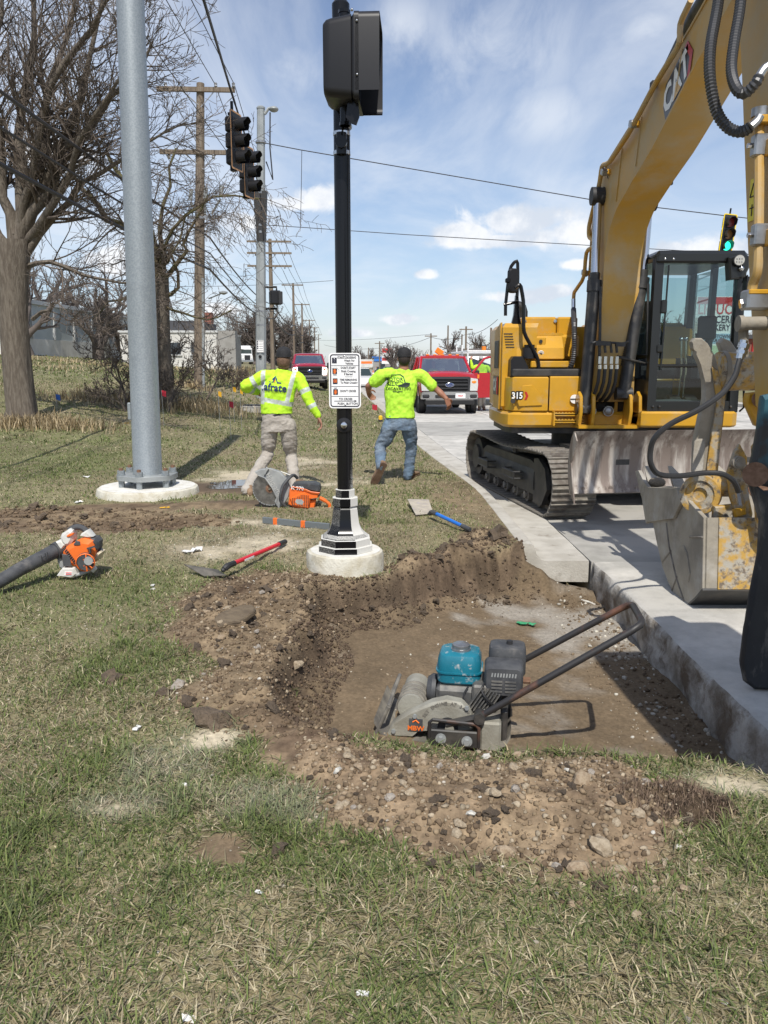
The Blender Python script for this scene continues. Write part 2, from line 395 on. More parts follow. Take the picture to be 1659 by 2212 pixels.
def terrain(x, y):
 x = np.asarray(x, float); y = np.asarray(y, float)
 u = kerbx(y) - x
 rise = np.where(u < 7, .2 * np.clip(u - 2.2, 0, None), .96 + .075 * (np.clip(u, 7, 34) - 7))
 h = rise * sstep(9, 28, y)
 h = h + .012 * fbm(x, y, .8, 3, 1) + .035 * fbm(x, y, 4.0, 2, 2) * sstep(3, 14, np.hypot(x, y)) * sstep(.4, 2.0, u)
 h = h + .009 * fbm(x, y, .12, 3, 3)
 nh, lh, rh = near_heap(x, y), left_heap(x, y), right_heap(x, y)
 lump = fbm(x, y, .16, 4, 8, .6)
 h = h + sstep(-.06, .34, nh) * (.055 + .026 * lump)
 h = h + sstep(-.08, .34, lh) * (.045 + .045 * lump) + sstep(-.03, .14, rh) * (.045 + .05 * lump)
 h = h + .05 * bump2(x, y, 1.02, 2.52, .17, .14) * (1 + .5 * fbm(x, y, .05, 3, 9))
 md = mud_left(x, y); h = h + np.clip(md, 0, 1) * (-.015 + .035 * fbm(x, y, .22, 4, 12, .6))
 h = h + bump2(x, y, .92, 6.95, .22, .2) * (.05 + .03 * lump)
 d = poly_sd(x + .045 * fbm(x, y, .25, 3, 21), y + .045 * fbm(x, y, .25, 3, 22), PIT)
 k = sstep(-.01, .13, d + .035 * lump)
 floor = -.275 - .155 * sstep(-.2, 1.4, x) + .006 * fbm(x, y, .5, 3, 23) + .005 * fbm(x, y, .06, 2, 24)
 crumble = np.exp(-((d - .13) / .09) ** 2) * np.clip(.045 + .07 * lump, 0, .2) * (x < 1.5)
 h = h * (1 - k) + floor * k + crumble
 h = np.maximum(h, np.where((x > 1.05) & (x < 1.9) & (y > 6.0), -.43 + .36 * bump2(x, y, 1.13, 6.58, .26, .17) + .24 * bump2(x, y, 1.52, 6.62, .42, .13) + .03 * lump, -9))
 g = x - kerbx(y)
 out = sstep(.02, .12, g) * (y > 6.5)
 h = np.where(g > -.25, h * np.clip(1 - (g + .25) / .25 * .9, .0, 1) * (y > 6.8) + h * (y <= 6.8), h)
 h = h * (1 - out) + (-.55) * out
 far = kerbx(y) + 15.4
 back = sstep(0, .5, x - far); h = h * (1 - back) + back * (-.01 + .0)
 side = (y <= 6.5) * sstep(1.78, 1.95, x); h = h * (1 - side) + side * (-.56)
 return h
def spread(a, b, step, lim, grow=1.16):
 out = list(np.arange(a, b + 1e-6, step)); s = step; v = out[-1]
 while v < lim: s *= grow; v += s; out.append(v)
 return out
gx = spread(-.0, 1.95, .021, 700)[0:]; gl = spread(0, 2.1, .021, 900, 1.10)[1:]
gx = np.array(sorted([-v for v in gl] + list(gx)))
gy = np.array([-60, -20, -6, -2, 0, .6, .9] + spread(1.1, 7.2, .021, 1600, 1.035))
X_, Y_ = np.meshgrid(gx, gy); X_, Y_ = X_.ravel(), Y_.ravel()
Z_ = terrain(X_, Y_)
def C(*v): return np.array(v, float)
SOIL, DIRT, CLAY, SAND, STRAW, FLOOR, MUD, DUST = C(.150, .118, .070), C(.142, .101, .065), C(.22, .165, .103), C(.46, .40, .29), C(.27, .225, .14), C(.168, .124, .078), C(.115, .085, .06), C(.42, .39, .34)
def sandy(x, y):
 s = .95 * bump2(x, y, -.95, 6.55, .75, .55) + .55 * bump2(x, y, -1.35, 7.5, .7, .35) + .9 * bump2(x, y, -1.75, 10.9, 1.0, .9) + .7 * bump2(x, y, -1.0, 12.8, .7, .6) + .6 * bump2(x, y, -.5, 10.4, .6, .4)
 s = s + .62 * bump2(x, y, -.66, 3.05, .16, .12) + .42 * bump2(x, y, -.9, 2.8, .35, .22) + .5 * bump2(x, y, -.98, 2.5, .2, .08) + .42 * bump2(x, y, -.5, 2.6, .3, .2)
 s = s + .6 * bump2(x, y, 1.25, 2.68, .25, .1) + .7 * bump2(x, y, .35, 7.3, .35, .25) * .5
 return s + .38 * fbm(x, y, .35, 4, 41) * (s > .06)
def dirtmask(x, y):
 m = np.maximum.reduce([sstep(-.05, .05, near_heap(x, y)), sstep(-.06, .04, left_heap(x, y)), sstep(-.04, .04, right_heap(x, y)),
                           sstep(.35, .62, mud_left(x, y) + .3 * fbm(x, y, .5, 4, 42)), sstep(.35, .6, bump2(x, y, 1.02, 2.52, .22, .17))])
 d = poly_sd(x + .045 * fbm(x, y, .25, 3, 21), y + .045 * fbm(x, y, .25, 3, 22), PIT)
 m = np.maximum(m, sstep(-.03, .02, d))
 for q in ((-2.1, 9.7, 1.3, .65), (-1.75, 8.6, .9, .4), (-2.6, 8.4, 1.0, .35), (.92, 6.95, .3, .25), (-1.28, 3.66, .12, .08), (-.53, 2.25, .12, .1)):
  m = np.maximum(m, sstep(.4, .7, bump2(x, y, *q) + .3 * fbm(x, y, .4, 4, 43)))
 m = np.maximum(m, .75 * sstep(.35, .65, bump2(x, y, .95, 8.6, .35, 2.2) + .4 * fbm(x, y, .3, 3, 44)))
 return m, d
def ground_colour(x, y):
 n1 = fbm(x, y, .5, 4, 51)[:, None]; n2 = fbm(x, y, 2.5, 3, 52)[:, None]; n3 = fbm(x, y, .07, 3, 53)[:, None]
 c = STRAW * (1 + .25 * n1) + (C(.14, .15, .065) - STRAW) * np.clip(.45 + .5 * n2 + .4 * n1, 0, 1)
 dm, d = dirtmask(x, y)
 cl = CLAY * (1 + .35 * n3) + (DIRT - CLAY) * np.clip(.5 + .9 * n1, 0, 1)
 wet = sstep(.35, .8, bump2(x, y, -1.9, 9.9, 1.1, .6) + bump2(x, y, -1.5, 8.9, .8, .35))[:, None]
 cl = cl * (1 - wet) + MUD * wet
 c = c * (1 - dm[:, None]) + cl * dm[:, None]
 inp = sstep(.09, .17, d)[:, None]
 fl = FLOOR * (1 + .16 * n1 + .1 * n3)
 dusty = (sstep(.2, .8, bump2(x, y, 1.55, 5.7, .75, .6) + .5 * fbm(x, y, .3, 4, 54)) * .75)[:, None]
 fl = fl * (1 - dusty) + DUST * .85 * dusty
 c = c * (1 - inp) + fl * inp
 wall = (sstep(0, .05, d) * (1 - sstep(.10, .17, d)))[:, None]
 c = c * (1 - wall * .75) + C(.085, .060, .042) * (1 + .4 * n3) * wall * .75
 s = sstep(.42, .8, sandy(x, y))[:, None] * (d < -.02)[:, None]
 c = c * (1 - s) + SAND * (1 + .2 * n1 + .15 * n3) * s
 c = c * (1 + .5 * sstep(-.03, .08, near_heap(x, y)) * (d < 0))[:, None]
 c = c * (1 - .55 * dm[:, None] * (bump2(x, y, 1.02, 2.52, .2, .16) > .4)[:, None])
 return np.clip(c, .01, .8)
gcol = ground_colour(X_, Y_)
nx, ny = len(gx), len(gy)
ii = np.arange(nx * ny).reshape(ny, nx)
gq = np.stack([ii[:-1, :-1], ii[:-1, 1:], ii[1:, 1:], ii[1:, :-1]], -1).reshape(-1, 4)
M_ground = vmat('ground soil', .95, 45, .30, .55, 120, .01)
ground = link('ground', np_mesh('ground', np.stack([X_, Y_, Z_], 1), gq, None, M_ground, gcol, True)); tag(ground, kind='structure')
# ------------------------------------------------------------------ turf
def grass_keep(x, y):
 """0..1: how much grass grows here"""
 dm, d = dirtmask(x, y)
 g = (1 - dm) * (1 - .93 * sstep(.40, .75, sandy(x, y)))
 g = g * (.62 + .38 * sstep(-.5, .35, fbm(x, y, .45, 3, 61)))
 g = g * (np.hypot(x - FOUND[0], y - FOUND[1]) > .31) * (np.hypot(x - LPOLE[0], y - LPOLE[1]) > .60)
 g = np.where((x > kerbx(y) - .03) & (y > 2.9), (x > kerbx(y) + 15.6) * 1.0, g)
 g = np.where((y < 6.6) & (x > 1.75), 0, g)
 g = np.maximum(g, .5 * sstep(.3, .6, bump2(x, y, .65, 2.99, .5, .05) + .5 * bump2(x, y, 1.2, 2.95, .25, .05)) * sstep(.25, .7, fbm(x, y, .12, 2, 66)))
 g = np.maximum(g, .5 * sstep(.5, .8, bump2(x, y, -.42, 4.0, .10, .30)) * sstep(.1, .5, fbm(x, y, .15, 2, 67)))
 return g
GREENS = np.array([(.125, .165, .045), (.155, .20, .062), (.105, .14, .05), (.20, .235, .08), (.15, .175, .08)])
STRAWS = np.array([(.42, .35, .21), (.56, .49, .33), (.30, .245, .14), (.38, .33, .22), (.22, .185, .115)])
def blades(n, x0, x1, y0, y1, hgt, wid, cone=True):
 x = NPR.uniform(x0, x1, n); y = NPR.uniform(y0, y1, n)
 ok = np.abs(x) < .50 * y + .5
 x, y = x[ok], y[ok]
 g = grass_keep(x, y); ok = NPR.random(len(x)) < g; x, y = x[ok], y[ok]; n = len(x)
 green = sstep(-.75, .75, .9 * fbm(x, y, 1.1, 3, 62) + .8 * fbm(x, y, .28, 2, 63) + .05 - .35 * sstep(-3.2, .9, x) * (y > 4) + .25 * (x < -1) * (y < 6))
 chalk = sstep(.15, .5, sandy(x, y))
 isg = NPR.random(n) < .22 + .46 * green * (1 - .5 * chalk)
 col = np.where(isg[:, None], GREENS[NPR.integers(0, 5, n)], STRAWS[NPR.integers(0, 5, n)])
 col = col * NPR.uniform(.75, 1.2, n)[:, None]
 col = col * (1 - .3 * chalk[:, None]) + np.array((.46, .43, .36)) * .3 * chalk[:, None]
 tuft = sstep(.05, .6, fbm(x, y, .17, 2, 64))
 L = hgt * NPR.uniform(.4, 1.3, n) * (.8 + .5 * tuft) * np.where(isg, 1.0, .95)
 lean = np.where(isg, NPR.normal(.98, .34, n), NPR.normal(1.32, .22, n)).clip(.05, 1.5)
 yaw = NPR.uniform(0, 2 * np.pi, n); curl = NPR.uniform(.1, .7, n)
 w = wid * NPR.uniform(.6, 1.4, n)
 z = terrain(x, y) - .004
 dx, dy = np.cos(yaw), np.sin(yaw); px, py = -dy * w / 2, dx * w / 2
 l1 = np.minimum(lean + curl, 1.55)
 mx, my, mz = x + dx * np.sin(lean) * L * .5, y + dy * np.sin(lean) * L * .5, z + np.cos(lean) * L * .5 + .004
 tx, ty, tz = mx + dx * np.sin(l1) * L * .5, my + dy * np.sin(l1) * L * .5, mz + np.cos(l1) * L * .5
 V = np.stack([np.stack([x - px, y - py, z], 1), np.stack([x + px, y + py, z], 1), np.stack([mx + px * .8, my + py * .8, mz], 1), np.stack([mx - px * .8, my - py * .8, mz], 1), np.stack([tx, ty, tz], 1)], 1)
 return V.reshape(-1, 3), np.repeat(col, 5, 0), n
GV, GC, tot = [], [], 0
for args in ((120000, -1.5, 1.6, 1.1, 2.6, .064, .0038), (105000, -2.3, 1.9, 2.6, 4.2, .058, .0044), (120000, -4.4, 1.2, 4.2, 8.2, .052, .0055),
             (95000, -7.2, 1.2, 8.2, 13.5, .055, .0085), (95000, -13, 1.0, 13.5, 25, .07, .015), (60000, -26, .6, 25, 48, .10, .035), (30000, -50, -1, 48, 95, .16, .09)):
 v, c, n = blades(*args); GV.append(v); GC.append(c); tot += n
GV = np.concatenate(GV); GC = np.concatenate(GC); bi = np.arange(tot)[:, None] * 5
M_grass = vmat('grass blades', .75, 30, 0, 0, trans=.25, spec=.25)
grass = link('grass', np_mesh('grass', GV, bi + np.array([[0, 1, 2, 3]]), bi + np.array([[3, 2, 4]]), M_grass, GC)); tag(grass, kind='stuff')
# ------------------------------------------------------------------ carriageway, kerb, gutter
M_conc = mat('road concrete', (.48, .46, .415), .9, col2=(.38, .365, .33), scale=3.5, bump=.25, bscale=90, dirt=(.64, .61, .55), dscale=2.0, dlo=.47, dhi=.72)
M_concdark = mat('older concrete', (.40, .385, .35), .92, col2=(.31, .30, .27), scale=2.2, bump=.2, bscale=70, dirt=(.24, .23, .21), dscale=1.6, dlo=.54, dhi=.74)
M_cut = mat('broken concrete edge', (.44, .42, .38), .95, col2=(.20, .175, .14), scale=5, bump=.8, bscale=25, dirt=(.13, .10, .07), dscale=3.2, dlo=.50, dhi=.62)
M_kerb = mat('kerb concrete', (.50, .475, .42), .92, col2=(.40, .375, .325), scale=3, bump=.3, bscale=60, dirt=(.16, .13, .09), dscale=2.2, dlo=.56, dhi=.72)
road = thing('road', (0, 0, 0), None, None); tag(road, kind='structure')
def strip(mb, ya, yb, ga, gb, zt, zb, n=6, gap=.006, jit=0.0):
 """a slab of carriageway between two offsets from the kerb line"""
 ys = np.linspace(ya + gap, yb - gap, n + 1); T = []
 for yy in ys:
  k = float(kerbx(yy)); T.append([(k + ga + gap, yy, zt), (k + gb - gap, yy, zt), (k + gb - gap, yy, zb), (k + ga + gap, yy, zb)])
 mb.loft(T)
# broken edge slab beside the dug-out: uneven face and ragged arris
def ragged_slab():
 ys = np.linspace(-.5, 6.62, 150); top, mid, bot, back = [], [], [], []
 rows = []
 for i, yy in enumerate(ys):
  e = 1.775 + .012 * math.sin(yy * 1.3) + .010 * float(fbm(yy, 0.3, .16, 3, 71)); r = abs(float(fbm(yy, 3.3, .10, 3, 72))) * .02
  pr = [(e + .05 + r, yy, ROAD_Z), (e + .008 + r * .6, yy, ROAD_Z - .004 - r * .5), (e, yy, ROAD_Z - .02 - r)]
  for k in range(1, 7):
   pr.append((e + .018 * float(fbm(yy, k * .37, .12, 3, 73)) + .03 * (k / 6) * float(fbm(yy, 9, .5, 2, 74)), yy, ROAD_Z - .02 - k * .052))
  pr += [(4.75, yy, -.56), (4.75, yy, ROAD_Z)]
  rows.append(pr)
 mb = MB(); mb.loft(rows); return mb
slab0 = ragged_slab().mesh('slab', [M_conc, M_cut], 50)
for p in slab0.polygons:
 if p.normal.x < -.45 or p.normal.y > .8: p.material_index = 1
link('slab', slab0, road)
lanes = [(.62, 3.6), (3.6, 7.2), (7.2, 10.8), (10.8, 14.8)]
yj = [6.62, 10.2, 14.6, 19.2, 23.8, 28.4, 33.0, 37.6, 42.2]
for i in range(len(yj) - 1):
 for j, (a, b) in enumerate(lanes):
  mb = MB(); strip(mb, yj[i], yj[i + 1], a, b, ROAD_Z + RND.uniform(-.004, .004), -.5, 8); mb.build('slab', M_conc if (i + j) % 3 else M_concdark, road)
for j, (a, b) in enumerate(lanes[1:]):
 mb = MB(); mb.box(((4.755 + 8.37) / 2 + j * 3.61, 3.0, -.33), (3.6, 7.2, .36)); mb.build('slab', M_conc, road)
mb = MB(); strip(mb, 42.2, 1500, .62, 14.8, ROAD_Z - .003, -.5, 60); mb.build('carriageway', M_concdark, road)
M_paint = mat('road paint', (.72, .71, .66), .7, col2=(.42, .41, .38), scale=14); M_payel = mat('yellow road paint', (.62, .42, .06), .7, col2=(.4, .33, .2), scale=12)
for i in range(14):
 mb = MB(); strip(mb, 15 + i * 12, 18 + i * 12, 3.55, 3.65, ROAD_Z + .010, ROAD_Z - .05, 3); mb.build('lane_marking', M_paint, road)
mb = MB(); strip(mb, 22, 300, 7.08, 7.18, ROAD_Z + .010, ROAD_Z - .05, 60); strip(mb, 22, 300, 7.30, 7.40, ROAD_Z + .010, ROAD_Z - .05, 60); mb.build('centre_line', M_payel, road)
mb = MB(); mb.box((6.5, 14.2, ROAD_Z + .002), (9.2, .45, .016), (0, 0, .03)); mb.build('stop_line', M_paint, road)
kerb = thing('kerb', (0, 0, 0), None, None); tag(kerb, kind='structure')
def kerb_piece(ya, yb, n, mb):
 R = []
 for yy in np.linspace(ya + .004, yb - .004, n + 1):
  k = float(kerbx(yy)); w = .004 * float(fbm(yy, 1.0, .3, 3, 75))
  R.append([(k + dx + w, yy, z) for dx, z in ((0, -.25), (0, -.006), (.012, .004), (.11, .002), (.135, -.012), (.165, -.10), (.20, -.138), (.25, -.148), (.612, ROAD_Z + .003), (.612, -.335), (.3, -.33))])
 mb.loft(R)
yk = [6.64, 8.2, 9.8, 11.6, 13.6, 15.8, 18.2, 21, 24, 28, 33, 40, 50]
for i in range(len(yk) - 1):
 mb = MB(); kerb_piece(yk[i], yk[i + 1], 10, mb); mb.build('kerb_stone', M_kerb, kerb)
mb = MB(); kerb_piece(50, 700, 40, mb); mb.build('far_kerb', M_kerb, kerb)
mb = MB(); R = []
for yy in list(np.linspace(-10, 60, 30)) + [120, 400]:
 k = float(kerbx(yy)) + 14.8; R.append([(k, yy, -.4), (k, yy, -.02), (k + .03, yy, .0), (k + .62, yy, .0), (k + .62, yy, -.4)])
mb.loft(R); mb.build('opposite_kerb', M_kerb, kerb)
# ------------------------------------------------------------------ poles, signals, signs, wires
M_galv = mat('galvanised steel', (.27, .30, .315), .45, .45, col2=(.34, .37, .385), scale=55, lo=.4, hi=.6, bump=.05, bscale=80, dirt=(.22, .245, .26), dscale=1.5, dlo=.55, dhi=.75, rough2=.6)
M_galv2 = mat('weathered galvanised steel', (.29, .31, .31), .55, .3, col2=(.36, .38, .38), scale=4)
M_found = mat('pale foundation concrete', (.60, .575, .49), .9, col2=(.48, .44, .34), scale=7, lo=.45, hi=.62, bump=.45, bscale=30, dirt=(.36, .30, .20), dscale=3.5, dlo=.60, dhi=.72)
M_foundtop = mat('white dusted concrete', (.70, .69, .65), .92, col2=(.60, .58, .52), scale=9, bump=.2, bscale=70)
M_rust = mat('rusty steel', (.16, .085, .05), .85, col2=(.24, .14, .09), scale=30)
M_black = mat('black powder coat', (.008, .008, .009), .2, spec=.3)
M_plastic = mat('black plastic', (.014, .014, .016), .42, spec=.35)
M_blackdull = mat('dull black', (.025, .025, .027), .6)
M_chrome = mat('bright metal', (.62, .62, .62), .18, 1.0)
M_steel = mat('plain steel', (.40, .41, .42), .38, .8, col2=(.30, .30, .30), scale=12)
M_white = mat('white paint', (.80, .80, .78), .45)
M_signwhite = mat('sign face white', (.84, .84, .83), .4)
M_ink = mat('sign ink', (.012, .012, .03), .5)
M_orange = mat('signal orange', (.85, .18, .025), .5)
M_wood = mat('weathered pole timber', (.20, .155, .11), .95, col2=(.13, .10, .075), scale=3, stretch=(8, 8, .6), bump=.5, bscale=14, dirt=(.27, .24, .20), dscale=2.5)
M_wire = mat('dark wire', (.03, .03, .035), .6)
M_glassd = mat('dark glass', (.01, .012, .014), .05, spec=.6)
def dusty_black(name, x0, x1, z0, z1, flank=False, speckle=260.0):
 """black paint with pale concrete dust sprayed on one flank and lying on whatever slopes"""
 m, nt, b = _nt(name); N, L = nt.nodes, nt.links
 tc = N.new('ShaderNodeTexCoord'); sx = N.new('ShaderNodeSeparateXYZ'); L.new(tc.outputs['Object'], sx.inputs[0])
 def mr(v, a, c):
  n = N.new('ShaderNodeMapRange'); L.new(v, n.inputs[0]); n.inputs[1].default_value = a; n.inputs[2].default_value = c; return n.outputs[0]
 def mth(op, a, b2):
  n = N.new('ShaderNodeMath'); n.operation = op
  for i, v in enumerate((a, b2)):
   if isinstance(v, (int, float)): n.inputs[i].default_value = v
   else: L.new(v, n.inputs[i])
  return n.outputs[0]
 n1 = N.new('ShaderNodeTexNoise'); L.new(tc.outputs['Object'], n1.inputs['Vector']); n1.inputs['Scale'].default_value = speckle; n1.inputs['Detail'].default_value = 4
 fx = mr(sx.outputs[0], x0, x1); fz = mr(sx.outputs[2], z1, z0)
 geo = N.new('ShaderNodeNewGeometry'); sn = N.new('ShaderNodeSeparateXYZ'); L.new(geo.outputs['True Normal'], sn.inputs[0])
 slope = mr(sn.outputs[2], .42, 1.0)
 f = mth('MAXIMUM', mth('MULTIPLY', fx, fz), slope)
 if flank: f = mth('MAXIMUM', mth('MULTIPLY', mr(sn.outputs[0], .42, .60), 1.25), mth('MAXIMUM', slope, mth('MULTIPLY', mr(sn.outputs[0], -.45, -.7), .5)))
 f = mth('ADD', f, mth('MULTIPLY', mth('SUBTRACT', n1.outputs['Fac'], .5), 1.0)); f = mr(f, .40, .75)
 mx = N.new('ShaderNodeMix'); mx.data_type = 'RGBA'; L.new(f, mx.inputs[0]); b.inputs['Specular IOR Level'].default_value = .3; mx.inputs[6].default_value = (.007, .007, .008, 1); mx.inputs[7].default_value = (.60, .59, .55, 1)
 L.new(mx.outputs[2], b.inputs['Base Color']); r = N.new('ShaderNodeMapRange'); L.new(f, r.inputs[0]); r.inputs[3].default_value = .18; r.inputs[4].default_value = .9; L.new(r.outputs[0], b.inputs['Roughness'])
 return m
# --- galvanised strain pole on its round footing
zt = .10
lp = thing('light_pole', (LPOLE[0], LPOLE[1], 0), 'tall thick galvanised steel pole bolted to a round white concrete footing', 'steel pole')
mb = MB(); R = []
for (r, z) in ((.60, -.35), (.595, -.02), (.585, .06), (.575, .085), (.55, .098)):
 R.append([((r + .010 * float(fbm(math.cos(t) * 3 + z, math.sin(t) * 3, .5, 3, 91))) * math.cos(t), r * math.sin(t), z) for t in [2 * math.pi * k / 48 for k in range(48)]])
mb.loft(R); fo = mb.build('foundation', [M_found], lp, 40)
mb = MB(); mb.cyl((0, 0, .0985), (0, 0, .101), .548, n=48); mb.build('foundation_top', M_foundtop, lp)
hexp = [(.37 * math.cos(math.pi / 3 * k + .5), .37 * math.sin(math.pi / 3 * k + .5)) for k in range(6)]
oct_ = []
for k in range(6):
 a, b = Vector(hexp[k]), Vector(hexp[(k + 1) % 6]); oct_ += [tuple(a.lerp(b, .12)), tuple(a.lerp(b, .88))]
mb = MB(); mb.prism(oct_, (0, 0, .185), (1, 0, 0), (0, 1, 0), (0, 0, 1), .06, .004); mb.build('base_plate', M_galv2, lp)
lean = Vector((.017, 0, 1)).normalized()
mb = MB(); mb.lathe([(.172, .245), (.172, .255), (.166, .27), (.160, 2.0), (.150, 4.2), (.128, 9.2)], (0, 0, 0), lean, 32); mb.build('shaft', M_galv, lp, 60)
mb = MB(); mb.box((-.155, -.05, .98), (.04, .09, .20), (0, 0, .3), .01); mb.build('hand_hole_cover', M_galv, lp)
bolt = None
for k in range(6):
 p = Vector((.30 * math.cos(math.pi / 3 * k + .5), .30 * math.sin(math.pi / 3 * k + .5), 0))
 if bolt is None:
  mb = MB(); mb.cyl((0, 0, .247), (0, 0, .255), .048, n=14); mb.cyl((0, 0, .254), (0, 0, .300), .044, n=6); nut_m = mb.mesh('nut', M_galv); mb = MB(); mb.cyl((0, 0, .10), (0, 0, .186), .036, n=6); lev_m = mb.mesh('levelling_nut', M_galv)
  mb = MB(); mb.cyl((0, 0, .298), (0, 0, .328), .024, n=10); bolt = mb.mesh('bolt_end', M_rust)
 n_ = link('nut', nut_m, lp, p); link('bolt_end', bolt, n_); link('levelling_nut', lev_m, lp, p)
# --- black pedestrian pole with the flared octagonal base
bp = thing('pedestrian_pole', (FOUND[0], FOUND[1], 0), 'slim black crossing pole with flared octagonal base, dusted white', 'crossing pole')
mb = MB(); R = []
for (r, z) in ((.29, -.6), (.292, -.02), (.29, .10), (.282, .128), (.265, .138)):
 R.append([((r + .008 * float(fbm(math.cos(t) * 2 + z, math.sin(t) * 2 + z * 3, .4, 3, 92))) * math.cos(t), r * math.sin(t), z) for t in [2 * math.pi * k / 40 for k in range(40)]])
mb.loft(R); mb.build('foundation', M_found, bp, 40)
mb = MB(); mb.cyl((0, 0, .1375), (0, 0, .140), .262, n=40); mb.build('foundation_top', M_foundtop, bp)
M_dust1 = dusty_black('dusted black base', .02, .10, -2, 3, True); M_dust2 = dusty_black('dusted black shaft', .004, .060, .35, 1.12, speckle=200)
ph8 = math.pi / 8 + .06
mb = MB(); mb.lathe([(.215, .141), (.215, .182), (.196, .186), (.196, .236), (.184, .240), (.178, .246), (.150, .268), (.128, .295), (.112, .335), (.104, .39), (.096, .455), (.092, .462)], n=8, ph=ph8); mb.build('flared_base', M_dust1, bp, 20)
mb = MB(); mb.lathe([(.086, .46), (.086, .475), (.100, .478), (.100, .536), (.088, .540)], n=8, ph=ph8); mb.build('collar', M_dust1, bp, 20)
mb = MB(); mb.lathe([(.076, .538), (.076, .596), (.06, .600)], n=8, ph=ph8); mb.build('collar', M_dust1, bp, 20)
mb = MB(); mb.lathe([(.057, .59), (.057, 3.62)], n=28); mb.build('shaft', M_dust2, bp, 60)
for z in (2.93, 3.055):
 mb = MB(); mb.lathe([(.0585, z), (.060, z + .002), (.060, z + .024), (.0585, z + .026)], n=24); mb.build('steel_band', M_chrome, bp)
mb = MB(); mb.lathe([(.052, 0), (.055, .006), (.050, .014), (.030, .018)], (0, -.052, 1.075), (0, -1, 0), 20); btn = mb.build('push_button', M_plastic, bp)
mb = MB(); mb.lathe([(.027, .0), (.027, .012), (.022, .020), (.008, .024)], (0, -.064, 1.075), (0, -1, 0), 16); mb.build('button_cap', M_chrome, btn)
for s in (-1, 1):
 mb = MB(); mb.sphere((.055, -.03, .12 + 1.0 * 0 + (.50 if s > 0 else .56)), .007, 8, 6); mb.build('screw', M_chrome, bp)
# --- the R10 style crossing sign, flat to the camera side of the pole
sg = thing('crossing_sign', (FOUND[0], FOUND[1] - .066, 0), 'white pedestrian crossing instruction sign on the near black pole', 'sign')
s_c = at(745, 822.5, FOUND[1] - .066); SW, SH = .229, .392
s_o = s_c - Vector((FOUND[0], FOUND[1] - .066, 0))
def rrect(w, h, r, n=5):
 p = []
 for cx, cy, a0 in ((w / 2 - r, h / 2 - r, 0), (-w / 2 + r, h / 2 - r, 90), (-w / 2 + r, -h / 2 + r, 180), (w / 2 - r, -h / 2 + r, 270)):
  for k in range(n + 1):
   a = math.radians(a0 + 90 * k / n); p.append((cx + r * math.cos(a), cy + r * math.sin(a)))
 return p
def sp(u, v, d=0.0):                    # fractions of the sign face, v downwards
 return s_o + Vector(((u - .5) * SW, -d, (.5 - v) * SH))
def ring(mb, outer, inner, o, d):
 n = len(outer); vs = [(o.x + p[0], o.y - d, o.z + p[1]) for p in outer] + [(o.x + p[0], o.y - d, o.z + p[1]) for p in inner]
 mb.raw(vs, [(i, (i + 1) % n, n + (i + 1) % n, n + i) for i in range(n)])
mb = MB(); mb.prism(rrect(SW, SH, .026), s_o + Vector((0, 0, 0)), (1, 0, 0), (0, 0, 1), (0, 1, 0), .003); mb.build('sign_plate', M_signwhite, sg)
mb = MB(); ring(mb, rrect(SW - .018, SH - .018, .020), rrect(SW - .034, SH - .034, .013), s_o, .0008)
for v, a, b, t in ((.227, .08, .92, .0032), (.603, .08, .92, .0032), (.784, .08, .92, .0032), (.428, .50, .74, .0022), (.094 + .004, .28, .80, .0012), (.282 + .004, .47, .74, .0012)):
 mb.box(sp((a + b) / 2, v, .0008), ((b - a) * SW, .0006, t))
mb.build('border', M_ink, sg)
mb = MB(); U, V = Vector((1, 0, 0)), Vector((0, 0, 1))
def sw(s, u, v, size, sx=.82, bold=.0006): put_text(mb, s, size, sp(u, v, .0012), U, V, sx, bold=bold)
sw('START', .38, .083, .0205); sw('CROSSING', .68, .083, .0205); sw('Watch For', .645, .139, .0205); sw('Vehicles', .645, .191, .0205)
sw("DON'T START", .605, .268, .0205); sw('Finish Crossing', .61, .330, .0205); sw('If Started', .61, .382, .0205)
sw('TIME REMAINING', .61, .484, .0195); sw('To Finish Crossing', .63, .536, .0195); sw("DON'T CROSS", .60, .688, .0215)
sw('TO CROSS', .52, .834, .0215, .95); sw('PUSH', .37, .918, .0215, .95); sw('BUTTON', .72, .918, .0215, .95); sw('FLASHING', .19, .395, .007); sw('STEADY', .205, .634, .007)
mb.box(sp(.49, .868, .0012), (.66 * SW, .0006, .0042)); e = sp(.86, .868, .0012); mb.raw([e + Vector((-.014, 0, .009)), e + Vector((.003, 0, 0)), e + Vector((-.014, 0, -.009))], [(0, 1, 2)])
for k in range(9):
 a = math.pi * (.05 + .9 * k / 8); c = sp(.185, .335, .0012); d = Vector((math.cos(a), 0, math.sin(a))); mb.box(c + d * .031, (.009, .0005, .0012), (0, -a, 0))
mb.build('lettering', M_ink, sg)
for (u, v, w) in ((.178, .135, .034), (.185, .327, .033), (.196, .508, .034), (.205, .703, .034)):
 mb = MB(); mb.box(sp(u, v, .0010), (w, .0006, w * 1.18)); mb.build('symbol_panel', M_ink, sg)
def fingers(mb, u, v, s):
 c = sp(u, v, .002); q = lambda x, z: c + Vector((x * s, 0, z * s))
 for i, (x, h) in enumerate(((-.26, .36), (-.10, .52), (.06, .55), (.22, .42))): mb.box(q(x, (h - .1) / 2 + .05), (.13 * s, .0006, (h + .1) * s))
 mb.box(q(-.02, -.2), (.64 * s, .0006, .42 * s)); mb.box(q(.36, -.08), (.12 * s, .0006, .36 * s), (0, .5, 0)); mb.box(q(-.02, -.5), (.44 * s, .0006, .3 * s))
mb = MB(); fingers(mb, .185, .327, .026); fingers(mb, .205, .703, .026); put_text(mb, '08', .034, sp(.196, .508, .002), U, V, .75, bold=.0006); mb.build('orange_symbol', M_orange, sg)
